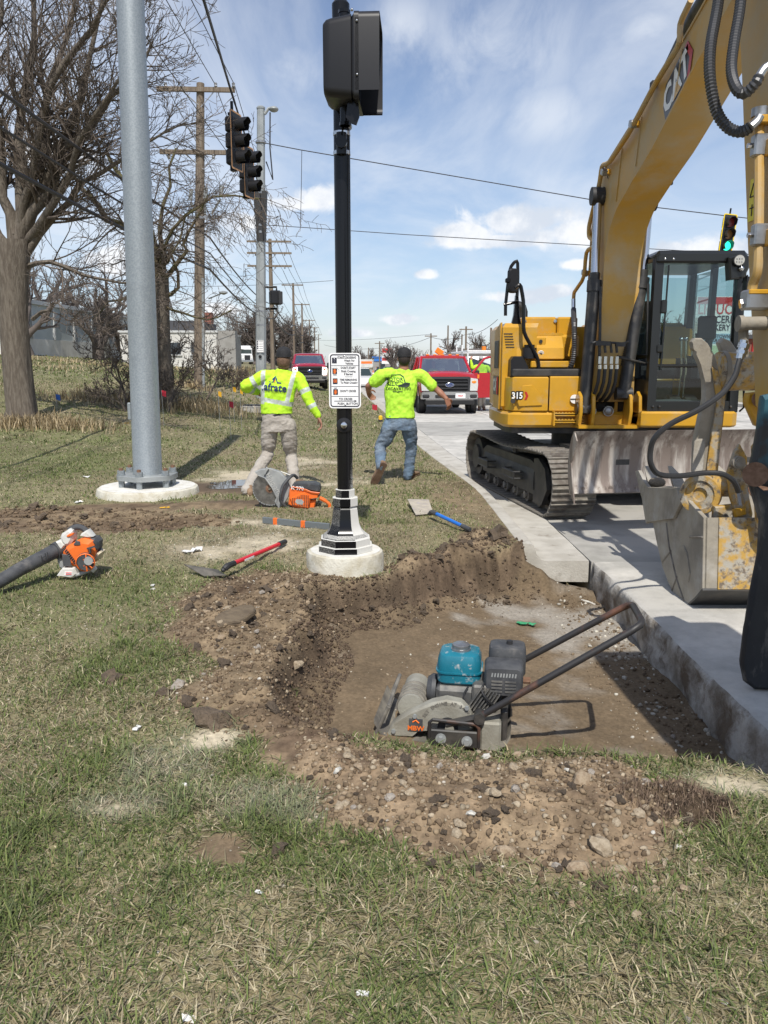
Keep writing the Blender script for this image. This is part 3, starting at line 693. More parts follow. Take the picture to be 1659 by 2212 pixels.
mb = MB(); c = sp(.178, .135, .002); q = lambda x, z: c + Vector((x, 0, z))
mb.cyl(q(0, .0135), q(0, .0135) + Vector((0, -.0005, 0)), .0032, n=10)
for a, b, w in (((0, .010), (.000, -.001), .006), ((.0, .0), (.005, -.015), .0032), ((0, 0), (-.005, -.015), .0032), ((.001, .009), (.007, .001), .0024), ((-.001, .009), (-.007, .002), .0024)):
 mb.tube([q(*a), q(*b)], w / 2, 6, flat=.3)
mb.build('walking_figure', M_signwhite, sg)
for u, v in ((.475, .058), (.505, .938)):
 mb = MB(); mb.sphere(sp(u, v, .002), .006, 10, 6, (1, .5, 1)); mb.build('bolt', M_chrome, sg)
# --- pedestrian signal head at the top, seen from behind and the side
hd_c = at(762, 142, FOUND[1] - .22)
hd = thing('pedestrian_signal', hd_c, 'large black pedestrian signal box with hood at the top of the near black pole', 'traffic signal', rz=math.radians(-3))
def rbox_side(mb, x0, x1, w, h, taper, r):
 """box with rounded corners about the x axis, tapering towards x0"""
 R = []
 for x, k in ((x0, taper * .9), (x0 + .02, taper * .97), (x0 + .05, taper), (x1, 1.0)):
  R.append([(x, p[0], p[1]) for p in rrect(w * k, h * k, r)])
 mb.loft(R)
mb = MB(); rbox_side(mb, -.175, .005, .38, .50, .93, .05); mb.build('housing', M_plastic, hd, 30)
mb = MB(); rbox_side(mb, .005, .025, .40, .52, 1.0, .04); mb.build('door_frame', M_plastic, hd, 30)
mb = MB(); th = .004; rr = rrect(.40, .52, .05); cut = [p for p in rr]
outer = [(p[0], p[1]) for p in cut]; inner = [(p[0] * .98, p[1] * .98) for p in cut]
n = len(outer); vs = []
for p, q_ in zip(outer, inner):
 depth = .155
 vs += [(.03, p[0], p[1]), (.03 + depth, p[0], p[1]), (.03 + depth, q_[0], q_[1]), (.03, q_[0], q_[1])]
fs = []
for i in range(n):
 j = (i + 1) % n
 if outer[i][1] < -.15 and outer[j][1] < -.15 and outer[i][0] < .1: continue
 for a, b in ((0, 1), (1, 2), (2, 3)): fs.append((4 * i + a, 4 * j + a, 4 * j + b, 4 * i + b))
mb.raw(vs, fs); mb.build('hood', M_plastic, hd, 40)
mb = MB(); mb.box((.032, 0, 0), (.006, .35, .46)); mb.build('lens', M_glassd, hd)
for z in (.19, -.12):
 mb = MB(); mb.sphere((.045, -.204, z), .008, 8, 6); mb.build('screw', M_chrome, hd)
mb = MB(); mb.sphere((.015, -.204, .252), .010, 8, 6); mb.build('screw', M_chrome, hd)
for z0, z1 in ((.25, .34), (-.25, -.36)):
 mb = MB(); mb.cyl((-.055, .02, z0), (-.055, .02, z1), .034, n=14); mb.cyl((-.055, .02, z1 - .02 * (1 if z1 > 0 else -1)), (-.055, .02, z1), .040, n=8); mb.cyl((-.055, .02, (z0 + z1) / 2), (-.055, .24, (z0 + z1) / 2), .028, n=12); mb.build('bracket', M_black, hd)
mb = MB(); mb.prism([(-.02, -.22), (.04, -.20), (.05, -.34), (.03, -.39), (.0, -.38), (-.04, -.34)], (0, -.10, 0), (1, 0, 0), (0, 0, 1), (0, 1, 0), .012); mb.build('mounting_plate', M_black, hd)
mb = MB(); mb.cyl((FOUND[0], FOUND[1] - .06, 3.06), (FOUND[0], FOUND[1] - .06, 2.92), .036, n=14); mb.cyl((FOUND[0], FOUND[1] - .02, 2.99), (FOUND[0], FOUND[1] - .12, 2.99), .040, n=12)
o = mb.build('bracket_hub', M_black, bp); o.location = (-FOUND[0], -FOUND[1], 0)
mb = MB(); mb.lathe([(.057, 3.6), (.060, 3.88), (.045, 3.90)], n=16); mb.build('pole_cap', M_black, bp)
# --- far galvanised signal mast
MY = 28.0; mbase = at(562, 800, MY); mtop = at(563.5, 236, MY)
mz = float(terrain(np.array([mbase.x]), np.array([MY]))[0])
mast = thing('signal_mast', (mbase.x, MY, mz), 'grey eight sided steel signal mast standing beyond the left worker', 'signal pole')
T = Vector((mtop.x - mbase.x, 0, mtop.z - mz))
mb = MB(); mb.lathe([(.19, 0), (.175, 3.0), (.15, 6.0), (.128, T.length)], axis=T, n=8); mb.build('shaft', M_galv2, mast, 20)
def on_mast(py): p = at(562, py, MY); return T * ((p.z - mz) / T.z)
mb = MB(); q = on_mast(236); mb.lathe([(.14, 0), (.145, .05), (.10, .09)], q, n=8); mb.tube([q + Vector((.12, 0, -.15)), q + Vector((.25, 0, .02)), q + Vector((.45, 0, .06))], .05, 8); mb.build('top_cap', M_galv2, mast)
mb = MB(); mb.sphere(q + Vector((.42, 0, .0)), .16, 12, 8, (1, 1, .55)); mb.build('luminaire', M_galv2, mast)
for py in (310, 420, 490, 505, 675, 705):
 p = on_mast(py); mb = MB(); mb.lathe([(.17, 0), (.18, .01), (.18, .07), (.17, .08)], p, n=8); mb.build('band', M_steel, mast)
mb = MB(); mb.tube([q + Vector((.3, 0, -.1)), q + Vector((.28, -.1, -1.2)), q + Vector((.35, -.1, -2.2)), on_mast(330) + Vector((.18, -.1, -.3))], .025, 6); mb.build('cable_loop', M_wire, mast)
c0 = on_mast(465); mb = MB(); mb.loft([[(c0.x + dx * w, c0.y - .16 + dy, c0.z + dz) for dx, dy in ((-1, 0), (1, 0), (1, .3), (-1, .3))] for w, dz in ((.22, .75), (.22, .7), (.13, -.85))]); mb.build('signal_shroud', M_blackdull, mast)
ps = thing('pedestrian_signal', at(594, 643, MY - .1), 'small black pedestrian signal bracketed to the far steel mast', 'traffic signal')
mb = MB(); mb.box((0, 0, 0), (.36, .4, .46), (0, 0, .3), .04); mb.build('housing', M_plastic, ps); mb = MB(); mb.box((.17, -.05, -.02), (.14, .36, .42), (0, 0, .3), .02); mb.build('hood', M_blackdull, ps)
mb = MB(); o_ = at(562, 643, MY) - at(594, 643, MY - .1)
for dz in (.36, -.36):
 mb = MB(); mb.tube([(o_.x, .1, dz), (.05, .1, dz), (.05, .05, dz * .6)], .04, 6); mb.build('bracket', M_black, ps)
s2 = thing('crossing_sign', at(562, 748, MY - .2), 'small white crossing sign strapped low on the far steel mast', 'sign')
mb = MB(); mb.prism(rrect(.26, .42, .03, 3), (0, 0, 0), (1, 0, 0), (0, 0, 1), (0, 1, 0), .01); mb.build('sign_plate', M_signwhite, s2)
mb = MB()
for i, v in enumerate((.15, .075, .0, -.07)): mb.box((.03, -.002, v), (.13, .002, .012)); mb.box((-.085, -.002, v), (.045, .002, .05))
mb.box((0, -.002, -.14), (.2, .002, .012)); ring(mb, rrect(.245, .405, .025, 3), rrect(.225, .385, .02, 3), Vector((0, 0, 0)), .002); mb.build('legend', M_ink, s2)
mb = MB(); mb.sphere(at(562, 770, MY - .2) - s2.location, .055, 10, 6); mb.build('push_button', M_plastic, mast).location = s2.location - mast.location
# --- hung signals
M_lens_off = mat('unlit lens', (.05, .03, .02), .25); M_green = mat('green lamp', (.02, .5, .35), .3, emit=(.03, .9, .55), estr=1.4); M_yellowback = mat('yellow reflective tape', (.85, .62, .02), .45)
M_amberlens = mat('amber unlit lens', (.25, .12, .03), .25); M_redlens = mat('red unlit lens', (.20, .02, .015), .25); M_tan = mat('faded orange tape', (.55, .30, .14), .6)
def hung_signal(loc, rz, label, h=.36, lit=None, border=None, lean=0.0):
 t = thing('traffic_signal', loc, label, 'traffic signal', rz=rz); t.rotation_euler = (0, lean, rz)
 mb = MB(); mb.prism(rrect(.46, 3 * h + .18, .05), (0, .02, 0), (1, 0, 0), (0, 0, 1), (0, 1, 0), .012); mb.build('backplate', M_blackdull, t)
 mb = MB(); ring(mb, rrect(.46, 3 * h + .18, .05), rrect(.40, 3 * h + .12, .03), Vector((0, .018, 0)), 0); mb.build('reflective_border', M_yellowback if border == 'y' else M_tan, t)
 for k in range(3):
  z = (1 - k) * h
  mb = MB(); mb.box((0, .10, z), (h * .96, .2, h * .96), None, .03); sec = mb.build('signal_section', M_plastic, t)
  mb = MB(); mb.cyl((0, .012, z), (0, -.004, z), h * .40, n=20); mb.build('lens', M_green if lit == k else (M_redlens, M_amberlens, M_lens_off)[k] if border == 'y' else M_lens_off, sec)
  mb = MB(); n = 15; vs = []; fs = []
  for i in range(n):
   a = math.radians(-52 + 284 * i / (n - 1)); d = .25 if 20 < math.degrees(a) < 160 else .20
   for rr_, yy in ((h * .42, .0), (h * .42, -d), (h * .405, -d), (h * .405, .0)): vs.append((rr_ * math.cos(a), yy, z + rr_ * math.sin(a)))
  for i in range(n - 1): fs += [(4 * i + a, 4 * i + 4 + a, 4 * i + 4 + (a + 1) % 4, 4 * i + (a + 1) % 4) for a in range(4)]
  mb.raw(vs, fs); mb.build('visor', M_plastic, sec, 50)
 mb = MB(); mb.cyl((0, .1, 1.5 * h), (0, .1, 1.5 * h + .28), .03, n=8); mb.box((0, .1, 1.5 * h + .05), (.12, .12, .05)); mb.build('hanger', M_black, t)
 mb = MB(); mb.box((0, .1, -1.5 * h - .05), (.1, .1, .1)); mb.build('bottom_clamp', M_black, t)
 return t
sA = hung_signal(at(513, 305, 16.4), math.radians(72), 'nearer black three lens signal hanging edge on from the cable', h=.295, lean=.0)
sB = hung_signal(at(540, 372, 17.8), math.radians(72), 'lower black three lens signal hanging just behind another one', h=.285)
sC = hung_signal(at(1573, 506, 27.5), math.radians(4), 'traffic signal with yellow border and lit green lamp above the cab', h=.37, lit=2, border='y', lean=.09)
# --- wires
def wire(name, pts, r, label, cat='cable', sag=0.0, n=10, group=None):
 out = []
 for a, b in zip(pts[:-1], pts[1:]):
  a, b = Vector(a), Vector(b)
  for i in range(n): t = i / n; p = a.lerp(b, t); p.z -= sag * 4 * t * (1 - t); out.append(p)
 out.append(Vector(pts[-1])); mb = MB(); mb.tube(out, r, 5); return tag(mb.build(name, M_wire, None, 60), label, cat, group)
ptop = Vector((LPOLE[0] + .15, LPOLE[1], 9.0))
wire('span_cable', [ptop, at(440, 0, 11.8), at(470, 100, 14), at(497, 190, 16.3), at(508, 225, 16.5)], .022, 'thick black cable running down to the nearer hanging signal', n=4)
wire('span_cable', [at(508, 225, 16.5), at(535, 310, 17.9), at(562, 415, 28)], .018, 'short black cable linking the two hanging signals to the mast', n=4)
wire('span_wire', [at(572, 309, 28), at(650, 324, 28), at(1275, 431, 28), at(1575, 467, 28), at(1760, 487, 28)], .016, 'upper span wire crossing the sky from the steel mast', n=4)
wire('tether_wire', [at(572, 486, 28), at(650, 491, 28), at(880, 507, 28), at(1255, 529, 28), at(1570, 547, 28), at(1760, 556, 28)], .012, 'lower span wire crossing the sky below the other', n=4)
wire('drop_wire', [at(652, 325, 28), at(651, 400, 28), at(649, 490, 28)], .010, 'thin upright wire joining the two span wires', n=3)
# --- timber utility poles along the road
POLES = [(433, 180, 26.8), (583, 516, 60), (633, 612, 92), (652, 655, 121), (668, 690, 160), (679, 706, 200), (688, 722, 255)]
tops = []
for i, (px, py, y) in enumerate(POLES):
 top = at(px, py, y); zg = float(terrain(np.array([top.x]), np.array([y]))[0])
 labs = ['tallest timber utility pole with two crossarms and fuse cutouts', 'timber utility pole with three crossarms just behind the steel mast', 'slim timber utility pole with one crossarm, third along the verge', 'timber utility pole fourth along the verge', 'timber utility pole fifth along the verge', 'distant timber utility pole sixth along the verge', 'farthest tiny timber utility pole of the verge row']
 u = thing('utility_pole', (top.x, y, zg), labs[i], 'utility pole', 'timber utility poles along the verge')
 hgt = top.z - zg; xo = (at(429, 823, y).x - top.x) if i == 0 else 0
 mb = MB(); mb.tube([(xo, 0, -.3), (xo * .5, 0, hgt * .5), (0, 0, hgt)], [.185, .16, .12], 10 if i < 2 else 6); mb.build('post', M_wood, u, 60)
 arms = {0: (.22, 2.05), 1: (.2, 1.0, 1.9)}.get(i, (.2,))
 for k, dz in enumerate(arms):
  mb = MB(); mb.box((-.05 if i else -.12, -.14, hgt - dz), (2.4 if i != 1 else 3.2, .10, .13), (0, 0, .05)); arm = mb.build('crossarm', M_wood, u)
  if i < 2:
   for dx in (-1.05, .5 if k == 0 else .35, 1.05):
    mb = MB(); sgn = 1 if k == 0 else -1; mb.lathe([(.03, 0), (.055, .03), (.04, .07), (.055, .10), (.03, .14)], (dx, -.14, hgt - dz + .06 * sgn), (0, 0, sgn), 8); mb.build('insulator', M_steel, arm)
   mb = MB(); mb.tube([(-.55, -.10, hgt - dz - .03), (0, -.10, hgt - dz - .5)], .018, 5); mb.tube([(.45, -.10, hgt - dz - .03), (0, -.10, hgt - dz - .5)], .018, 5); mb.build('brace', M_steel, arm)
 if i == 0:
  for k, dx in enumerate((-.42, .05, .55)):
   z0 = hgt - 3.55 + .05 * k
   mb = MB(); mb.tube([(dx * .4, -.15, z0 - .45), (dx, -.22, z0)], .035, 6); mb.cyl((dx, -.24, z0 + .05), (dx + .06, -.24, z0 + .38), .065, n=8); mb.build('fuse_cutout', M_galv2, u)
  mb = MB(); mb.box((0, -.15, hgt - 4.0), (1.1, .07, .07)); mb.build('bracket_arm', M_steel, u)
  mb = MB(); mb.lathe([(.03, 0), (.13, .05), (.13, .09), (.04, .12)], (.55, -.3, hgt - 6.4), n=10); mb.tube([(0, 0, hgt - 6.5), (.5, -.3, hgt - 6.35)], .025, 5); mb.build('street_lamp_arm', M_galv2, u)
  mb = MB(); mb.tube([(.17 + xo, -.1, 0), (.15 + xo * .7, -.1, 3.6)], .05, 6); mb.build('conduit', M_galv2, u)
 tops.append((top, hgt, zg))
prev = Vector((-5.2, -12, 10.6))
WHERE = ('left end of the upper crossarm', 'middle of the upper crossarm', 'right end of the upper crossarm', 'left end of the lower crossarm', 'right end of the lower crossarm', 'post, top of three', 'post, middle of three', 'post, thick lowest of three')
SPAN = ('near span', 'span behind the steel mast', 'third span', 'fourth span', 'fifth span', 'sixth span', 'last span')
for i in range(len(tops)):
 cur = tops[i][0]
 for k, (dx, dz, r) in enumerate(((-1.1, -.02, .012), (.45, -.02, .012), (1.05, -.02, .012), (-1.05, -2.2, .011), (.9, -2.2, .011), (.12, -4.6, .03), (.12, -5.1, .022), (.1, -5.6, .035))):
  if i > 3 and k > 2: continue
  a, b = prev + Vector((dx, 0, dz)), cur + Vector((dx, -.1, dz)); rr_ = r * (1 if i < 2 else 1.6 if i < 4 else 2.4)
  wire('power_line' if k < 5 else 'telephone_cable', [a, b], rr_, '%s, %s, at the %s' % ('power line' if k < 5 else 'telephone cable', SPAN[i], WHERE[k]), 'power line' if k < 5 else 'cable', .25 if k < 5 else .45, 10, 'wires on the timber poles')
 prev = cur
# ------------------------------------------------------------------ bare trees, scrub and dry weeds
M_bark = mat('furrowed bark', (.105, .085, .066), .95, col2=(.17, .145, .115), scale=9, stretch=(3, 3, .5), bump=1.0, bscale=16)
M_twig = mat('twig bark', (.095, .075, .060), .9, col2=(.15, .12, .095), scale=3)
M_mossy = mat('mossy bark', (.13, .105, .06), .95, col2=(.10, .10, .035), scale=4, bump=.8, bscale=18)
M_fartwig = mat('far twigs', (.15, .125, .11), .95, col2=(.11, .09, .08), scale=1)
def grow(p, d, length, r, lvl, out, R, wander=.22, up=.12, kids=(5, 7, 5), ratio=.62, minr=.0035, spreadang=.75, bare=.25, droop=0.0):
 k = max(3, int(length / (.5 if lvl == 0 else .38 if lvl == 1 else .26)) + 1); k = min(k, 9)
 pts, rs = [Vector(p)], [r]; d = Vector(d).normalized(); seg = length / k
 for i in range(k):
  d = (d + Vector((R.gauss(0, wander), R.gauss(0, wander), R.gauss(0, wander) + up - droop * lvl * .3))).normalized()
  pts.append(pts[-1] + d * seg); rs.append(max(minr, r * (1 - .72 * (i + 1) / k)))
 out.append((pts, rs, lvl))
 if lvl >= len(kids): return
 n = kids[lvl]
 for j in range(n):
  t = bare + (1 - bare) * (j + R.random()) / n; f = t * k; i = min(int(f), k - 1); q = pts[i].lerp(pts[i + 1], f - i)
  dd = (pts[i + 1] - pts[i]).normalized(); a, b, _ = frame_of(dd); ph = R.uniform(0, 2 * math.pi); sp_ = R.gauss(spreadang, .18)
  nd = dd * math.cos(sp_) + (a * math.cos(ph) + b * math.sin(ph)) * math.sin(sp_)
  grow(q, nd, length * ratio * R.uniform(.6, 1.15) * (1.1 - .45 * t), max(minr, rs[i] * .55), lvl + 1, out, R, wander, up, kids, ratio, minr, spreadang, .12, droop)
def limbs_mesh(name, limbs, m, parent, min_lvl=0, max_lvl=9, thick=1.0):
 mb = MB()
 for pts, rs, lvl in limbs:
  if min_lvl <= lvl <= max_lvl: mb.tube(pts, [q * thick for q in rs], 8 if rs[0] > .06 else 5 if rs[0] > .02 else 3, caps=rs[0] > .05)
 return mb.build(name, m, parent, 60) if mb.v else None
def gz(x, y): return float(terrain(np.array([float(x)]), np.array([float(y)]))[0])
def trunk_mesh(pts, rs, seed, n=18, flare=1.5):
 R = []
 P_ = [Vector(p) for p in pts]
 for i, (p, r) in enumerate(zip(P_, rs)):
  ring_ = []
  for k in range(n):
   t = 2 * math.pi * k / n; w = 1 + .13 * float(fbm(math.cos(t) * 1.4 + seed, math.sin(t) * 1.4 + p.z * .35, .6, 3, seed)) + (.16 * max(0, math.sin(3 * t + seed)) if i == 0 else 0)
   ring_.append((p.x + r * w * math.cos(t), p.y + r * w * math.sin(t), p.z))
  R.append(ring_)
 mb = MB(); mb.loft(R); return mb
# the big old tree at the left edge
TY = 16.5; tb = at(42, 893, TY); z0 = gz(tb.x, TY)
tree = thing('bare_tree', (tb.x, TY, z0), 'big bare old tree with thick furrowed trunk at the left edge', 'tree')
def tl(px, py, dy=0.0): return at(px, py, TY + dy) - Vector((tb.x, TY, z0))
tp = [tl(46, 930), tl(46, 885), tl(38, 800), tl(31, 700), tl(29, 620), tl(29, 560), tl(34, 520)]
trunk_mesh(tp, [.36, .30, .275, .27, .28, .315, .30], 3, 24).build('trunk', M_bark, tree, 60)
R = random.Random(5); L_ = []
mains = [((46, 520), [(75, 440), (120, 350), (165, 240), (205, 100), (230, -60)], .17, -.6), ((40, 520), [(48, 420), (40, 300), (60, 160), (70, 0), (80, -120)], .18, .3), ((30, 525), [(10, 430), (-10, 320), (-20, 180), (0, 40), (10, -100)], .16, -.4),
         ((55, 500), [(95, 420), (140, 330), (200, 250), (270, 170), (330, 90)], .15, -1.2), ((35, 510), [(60, 430), (95, 330), (110, 200), (150, 60), (165, -60)], .16, .8), ((60, 545), [(110, 470), (180, 400), (255, 345), (330, 300), (400, 265)], .10, -1.0),
         ((62, 575), [(110, 560), (180, 590), (260, 610), (330, 615)], .075, -1.4), ((20, 540), [(-30, 470), (-80, 400), (-130, 300)], .14, .2), ((70, 690), [(105, 665), (125, 655)], .06, -.5), ((60, 520), [(105, 470), (150, 380), (170, 300), (240, 200), (300, 60)], .12, -1.8),
         ((45, 515), [(70, 380), (90, 260), (140, 130), (240, 0), (300, -60)], .13, -2.2)]
for st, pts, r, dep in mains:
 q = [tl(*st)] + [tl(px, py, dep * (i + 1) / len(pts)) for i, (px, py) in enumerate(pts)]; k = len(q)
 Q = []
 for i in range(k - 1):
  for s in (0, .5): Q.append(q[i].lerp(q[i + 1], s) + Vector((R.gauss(0, .05), R.gauss(0, .05), R.gauss(0, .04))) * (i > 0 or s > 0))
 Q.append(q[-1]); rs = [max(.014, .78 * r * (1 - .84 * i / (len(Q) - 1))) for i in range(len(Q))]
 L_.append((Q, rs, 0))
 tot = sum((Q[i + 1] - Q[i]).length for i in range(len(Q) - 1))
 n = int(tot * 5.4)
 for j in range(n):
  t = .12 + .88 * (j + R.random()) / n; f = t * (len(Q) - 1); i = min(int(f), len(Q) - 2); p = Q[i].lerp(Q[i + 1], f - i); dd = (Q[i + 1] - Q[i]).normalized(); a, b, _ = frame_of(dd)
  ph = R.uniform(0, 6.283); sp_ = R.gauss(.72, .2); nd = dd * math.cos(sp_) + (a * math.cos(ph) + b * math.sin(ph)) * math.sin(sp_)
  grow(p, nd, R.uniform(.8, 1.9) * (1.1 - .35 * t), max(.012, rs[i] * .34), 1, L_, R, .12, .10, (0, 7, 5), .55, .0042, .62, .12, .06)
limbs_mesh('limb', L_, M_bark, tree, 0, 0); limbs_mesh('crown', L_, M_twig, tree, 1, 9, 1.05)
# the lopped mossy tree behind the steel pole
T2 = 20.5; b2 = at(352, 868, T2); z2 = gz(b2.x, T2)
tree2 = thing('bare_tree', (b2.x, T2, z2), 'lopped bare tree with mossy limbs behind the steel pole', 'tree')
def t2(px, py, dy=0.0): return at(px, py, T2 + dy) - Vector((b2.x, T2, z2))
trunk_mesh([t2(354, 890), t2(352, 850), t2(348, 780), t2(344, 700), t2(342, 640), t2(342, 600)], [.36, .28, .25, .24, .26, .24], 5, 18).build('trunk', M_bark, tree2, 60)
L_ = []; R = random.Random(9)
for st, pts, r, dep in [((338, 610), [(320, 560), (285, 500), (240, 470), (200, 430), (160, 380)], .13, -.6), ((342, 605), [(335, 540), (310, 470), (270, 400), (230, 330)], .13, .3), ((348, 600), [(362, 560), (372, 530)], .12, 0), ((352, 605), [(385, 580), (400, 545), (410, 500), (450, 420)], .07, -.5),
      ((340, 600), [(345, 540), (345, 480), (360, 400), (380, 320)], .08, .5), ((350, 640), [(385, 625), (380, 560), (400, 470)], .06, -.3), ((334, 650), [(290, 640), (240, 650), (200, 690)], .05, -.6), ((355, 660), [(400, 680), (450, 690), (500, 670)], .04, -.5), ((345, 600), [(370, 500), (430, 440), (500, 420), (560, 430)], .05, -1.2)]:
 q = [t2(*st)] + [t2(px, py, dep * (i + 1) / len(pts)) for i, (px, py) in enumerate(pts)]
 Q = []
 for i in range(len(q) - 1):
  for s in (0, .5): Q.append(q[i].lerp(q[i + 1], s) + Vector((R.gauss(0, .05), R.gauss(0, .05), R.gauss(0, .04))) * (i > 0 or s > 0))
 Q.append(q[-1]); rs = [max(.02, r * (1 - .7 * i / (len(Q) - 1))) for i in range(len(Q))]; L_.append((Q, rs, 0))
 tot = sum((Q[i + 1] - Q[i]).length for i in range(len(Q) - 1)); n = int(tot * 5.0)
 for j in range(n):
  t = .1 + .9 * (j + R.random()) / n; f = t * (len(Q) - 1); i = min(int(f), len(Q) - 2); p = Q[i].lerp(Q[i + 1], f - i); dd = (Q[i + 1] - Q[i]).normalized(); a, b, _ = frame_of(dd)
  ph = R.uniform(0, 6.283); sp_ = R.gauss(.85, .25); nd = dd * math.cos(sp_) + (a * math.cos(ph) + b * math.sin(ph)) * math.sin(sp_)
  grow(p, nd, R.uniform(.7, 1.7), max(.011, rs[i] * .3), 1, L_, R, .2, .0, (0, 6, 5), .55, .0048, .75, .15, .25)
limbs_mesh('limb', L_, M_mossy, tree2, 0, 0); limbs_mesh('crown', L_, M_twig, tree2, 1, 9)
def small_tree(loc, h, rad, label, m, seed, stems=1, dense=1.0, group=None, thick=1.0, name='bare_tree', low=.25, kids=None):
 t = thing(name, loc, label, 'tree' if name.endswith('tree') else 'shrub', group); R = random.Random(seed); out = []; tr = MB()
 for s in range(stems):
  d = Vector((R.gauss(0, .12 if stems == 1 else .45), R.gauss(0, .12 if stems == 1 else .45), 1)).normalized(); base = Vector((R.gauss(0, .1 * stems), R.gauss(0, .1 * stems), -.2))
  H_ = h * (.45 if stems == 1 else .6) * R.uniform(.85, 1.15); r0 = h * .022 * (1 if stems == 1 else .6) * thick
  k = 5; pts = [base + d * (H_ * i / k) + Vector((R.gauss(0, .02 * h), R.gauss(0, .02 * h), 0)) * (i > 0) for i in range(k + 1)]; rs = [r0 * (1 - .45 * i / k) for i in range(k + 1)]
  tr.tube(pts, rs, 7)
  nb = int(9 * dense)
  for j in range(nb):
   t_ = low + (1 - low) * (j + .5) / nb; i = min(int(t_ * k), k - 1); p = pts[i].lerp(pts[i + 1], t_ * k - i); a = R.uniform(0, 6.283); el_ = R.uniform(.35, 1.25)
   grow(p, Vector((math.cos(a) * math.cos(el_), math.sin(a) * math.cos(el_), math.sin(el_))), rad * R.uniform(.55, 1.0), rs[i] * .6, 0, out, R, .2, .08, kids or (6, 5, 4), .58, .0065 * thick, .7)
 tr.build('trunk', m, t, 60); limbs_mesh('crown', out, m, t); return t
# scrub and thickets on the left
B = [(385, 815, 22.0, 2.4, 1.2, 'tangled brown bush at the foot of the lopped tree', 7), (300, 790, 19.0, 2.6, 1.1, 'low tangled bush left of the steel pole', 8), (505, 780, 30.0, 1.2, .7, 'small scrubby bush beside the white building', 9)]
for px, py, y, h, rad, lab, sd in B:
 p = at(px, py, y); small_tree((p.x, y, gz(p.x, y)), h, rad, lab, M_twig, sd, 4, .7, name='bare_shrub', low=.05, kids=(6, 4, 3))
for px, py, y, h, rad, lab, sd, st in [(552, 795, 185, 13.5, 8.0, 'dark spreading bare tree behind the steel mast on its left', 21, 4), (612, 795, 195, 12.0, 7.0, 'dark bushy bare tree just behind the left worker', 22, 4), (500, 792, 200, 8.0, 5.0, 'grey bare tree between the white building and the dark bush', 23, 2),
                                   (648, 790, 150, 7.5, 4.2, 'pale bare bush left of the parked red pickup', 24, 3)]:
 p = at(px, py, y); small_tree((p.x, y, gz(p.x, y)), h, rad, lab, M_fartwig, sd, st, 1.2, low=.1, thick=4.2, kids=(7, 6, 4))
for i, (px, y, h, rad) in enumerate([(110, 72, 12, 5), (215, 68, 11, 4.5), (160, 95, 13, 5), (268, 75, 9, 4), (60, 60, 11, 4.5), (470, 105, 9, 4)]):
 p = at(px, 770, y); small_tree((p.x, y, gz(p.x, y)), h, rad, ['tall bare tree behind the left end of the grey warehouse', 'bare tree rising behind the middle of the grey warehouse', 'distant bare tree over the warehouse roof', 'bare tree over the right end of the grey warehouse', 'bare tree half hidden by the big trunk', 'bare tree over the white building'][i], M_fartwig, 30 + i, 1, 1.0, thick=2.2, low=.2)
# far trees right of the black pole
for i, (px, y, h, rad, lab) in enumerate([(850, 190, 10, 4.5, 'round topped bare tree beyond the far road cones'), (888, 200, 9.0, 4.5, 'bare tree behind the cap of the right worker'), (975, 120, 8.2, 3.0, 'forked bare tree above the parked red pickup'), (1052, 150, 9.0, 4.5, 'bare tree beside the excavator counterweight'),
                                       (778, 260, 8.5, 5, 'faint bare tree right of the black pole'), (790, 300, 8, 5, 'hazy bare tree at the end of the road'), (660, 230, 9, 4, 'faint bare tree behind the pole row'), (1030, 170, 7.5, 4, 'bare tree behind the brown roof')]):
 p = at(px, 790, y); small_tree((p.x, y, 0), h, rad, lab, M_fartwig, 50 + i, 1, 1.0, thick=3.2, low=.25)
for i, (px, y, h, rad, lab) in enumerate([(1240 + 70, 95, 9, 4, 'bare tree seen between the boom and cab'), (1460, 110, 11, 5, 'pale bare tree seen through the cab glass'), (1570, 120, 9, 4, 'bare tree beyond the far side of the cab'), (1640, 100, 9, 4, 'bare tree behind the excavator stick')]):
 p = at(px, 790, y); small_tree((p.x, y, 0), h, rad, lab, M_fartwig, 70 + i, 1, 1.0, thick=2.6, low=.2)
# tan weeds round the trunks and along the back of the verge
def weeds(n, cx, cy, rx, ry, h, name):
 x = NPR.normal(cx, rx, n); y = NPR.normal(cy, ry, n); x = np.minimum(x, kerbx(y) - 3.2); z = terrain(x, y); L = h * NPR.uniform(.4, 1.2, n); yaw = NPR.uniform(0, 6.283, n); ln = NPR.normal(.35, .22, n)
 w = .004 + cy * .00035; dx, dy = np.cos(yaw), np.sin(yaw); c = STRAWS[NPR.integers(0, 5, n)] * NPR.uniform(.8, 1.2, n)[:, None] * np.array((1.0, .93, .88))
 mx, my, mz = x + dx * np.sin(ln) * L * .6, y + dy * np.sin(ln) * L * .6, z + np.cos(ln) * L * .6; l1 = ln + NPR.uniform(.1, .9, n)
 V = np.stack([np.stack([x - dy * w, y + dx * w, z], 1), np.stack([x + dy * w, y - dx * w, z], 1), np.stack([mx + dy * w * .7, my - dx * w * .7, mz], 1), np.stack([mx - dy * w * .7, my + dx * w * .7, mz], 1), np.stack([mx + dx * np.sin(l1) * L * .4, my + dy * np.sin(l1) * L * .4, mz + np.cos(l1) * L * .4], 1)], 1).reshape(-1, 3)
 return V, np.repeat(c, 5, 0), n
WV, WC, tot = [], [], 0
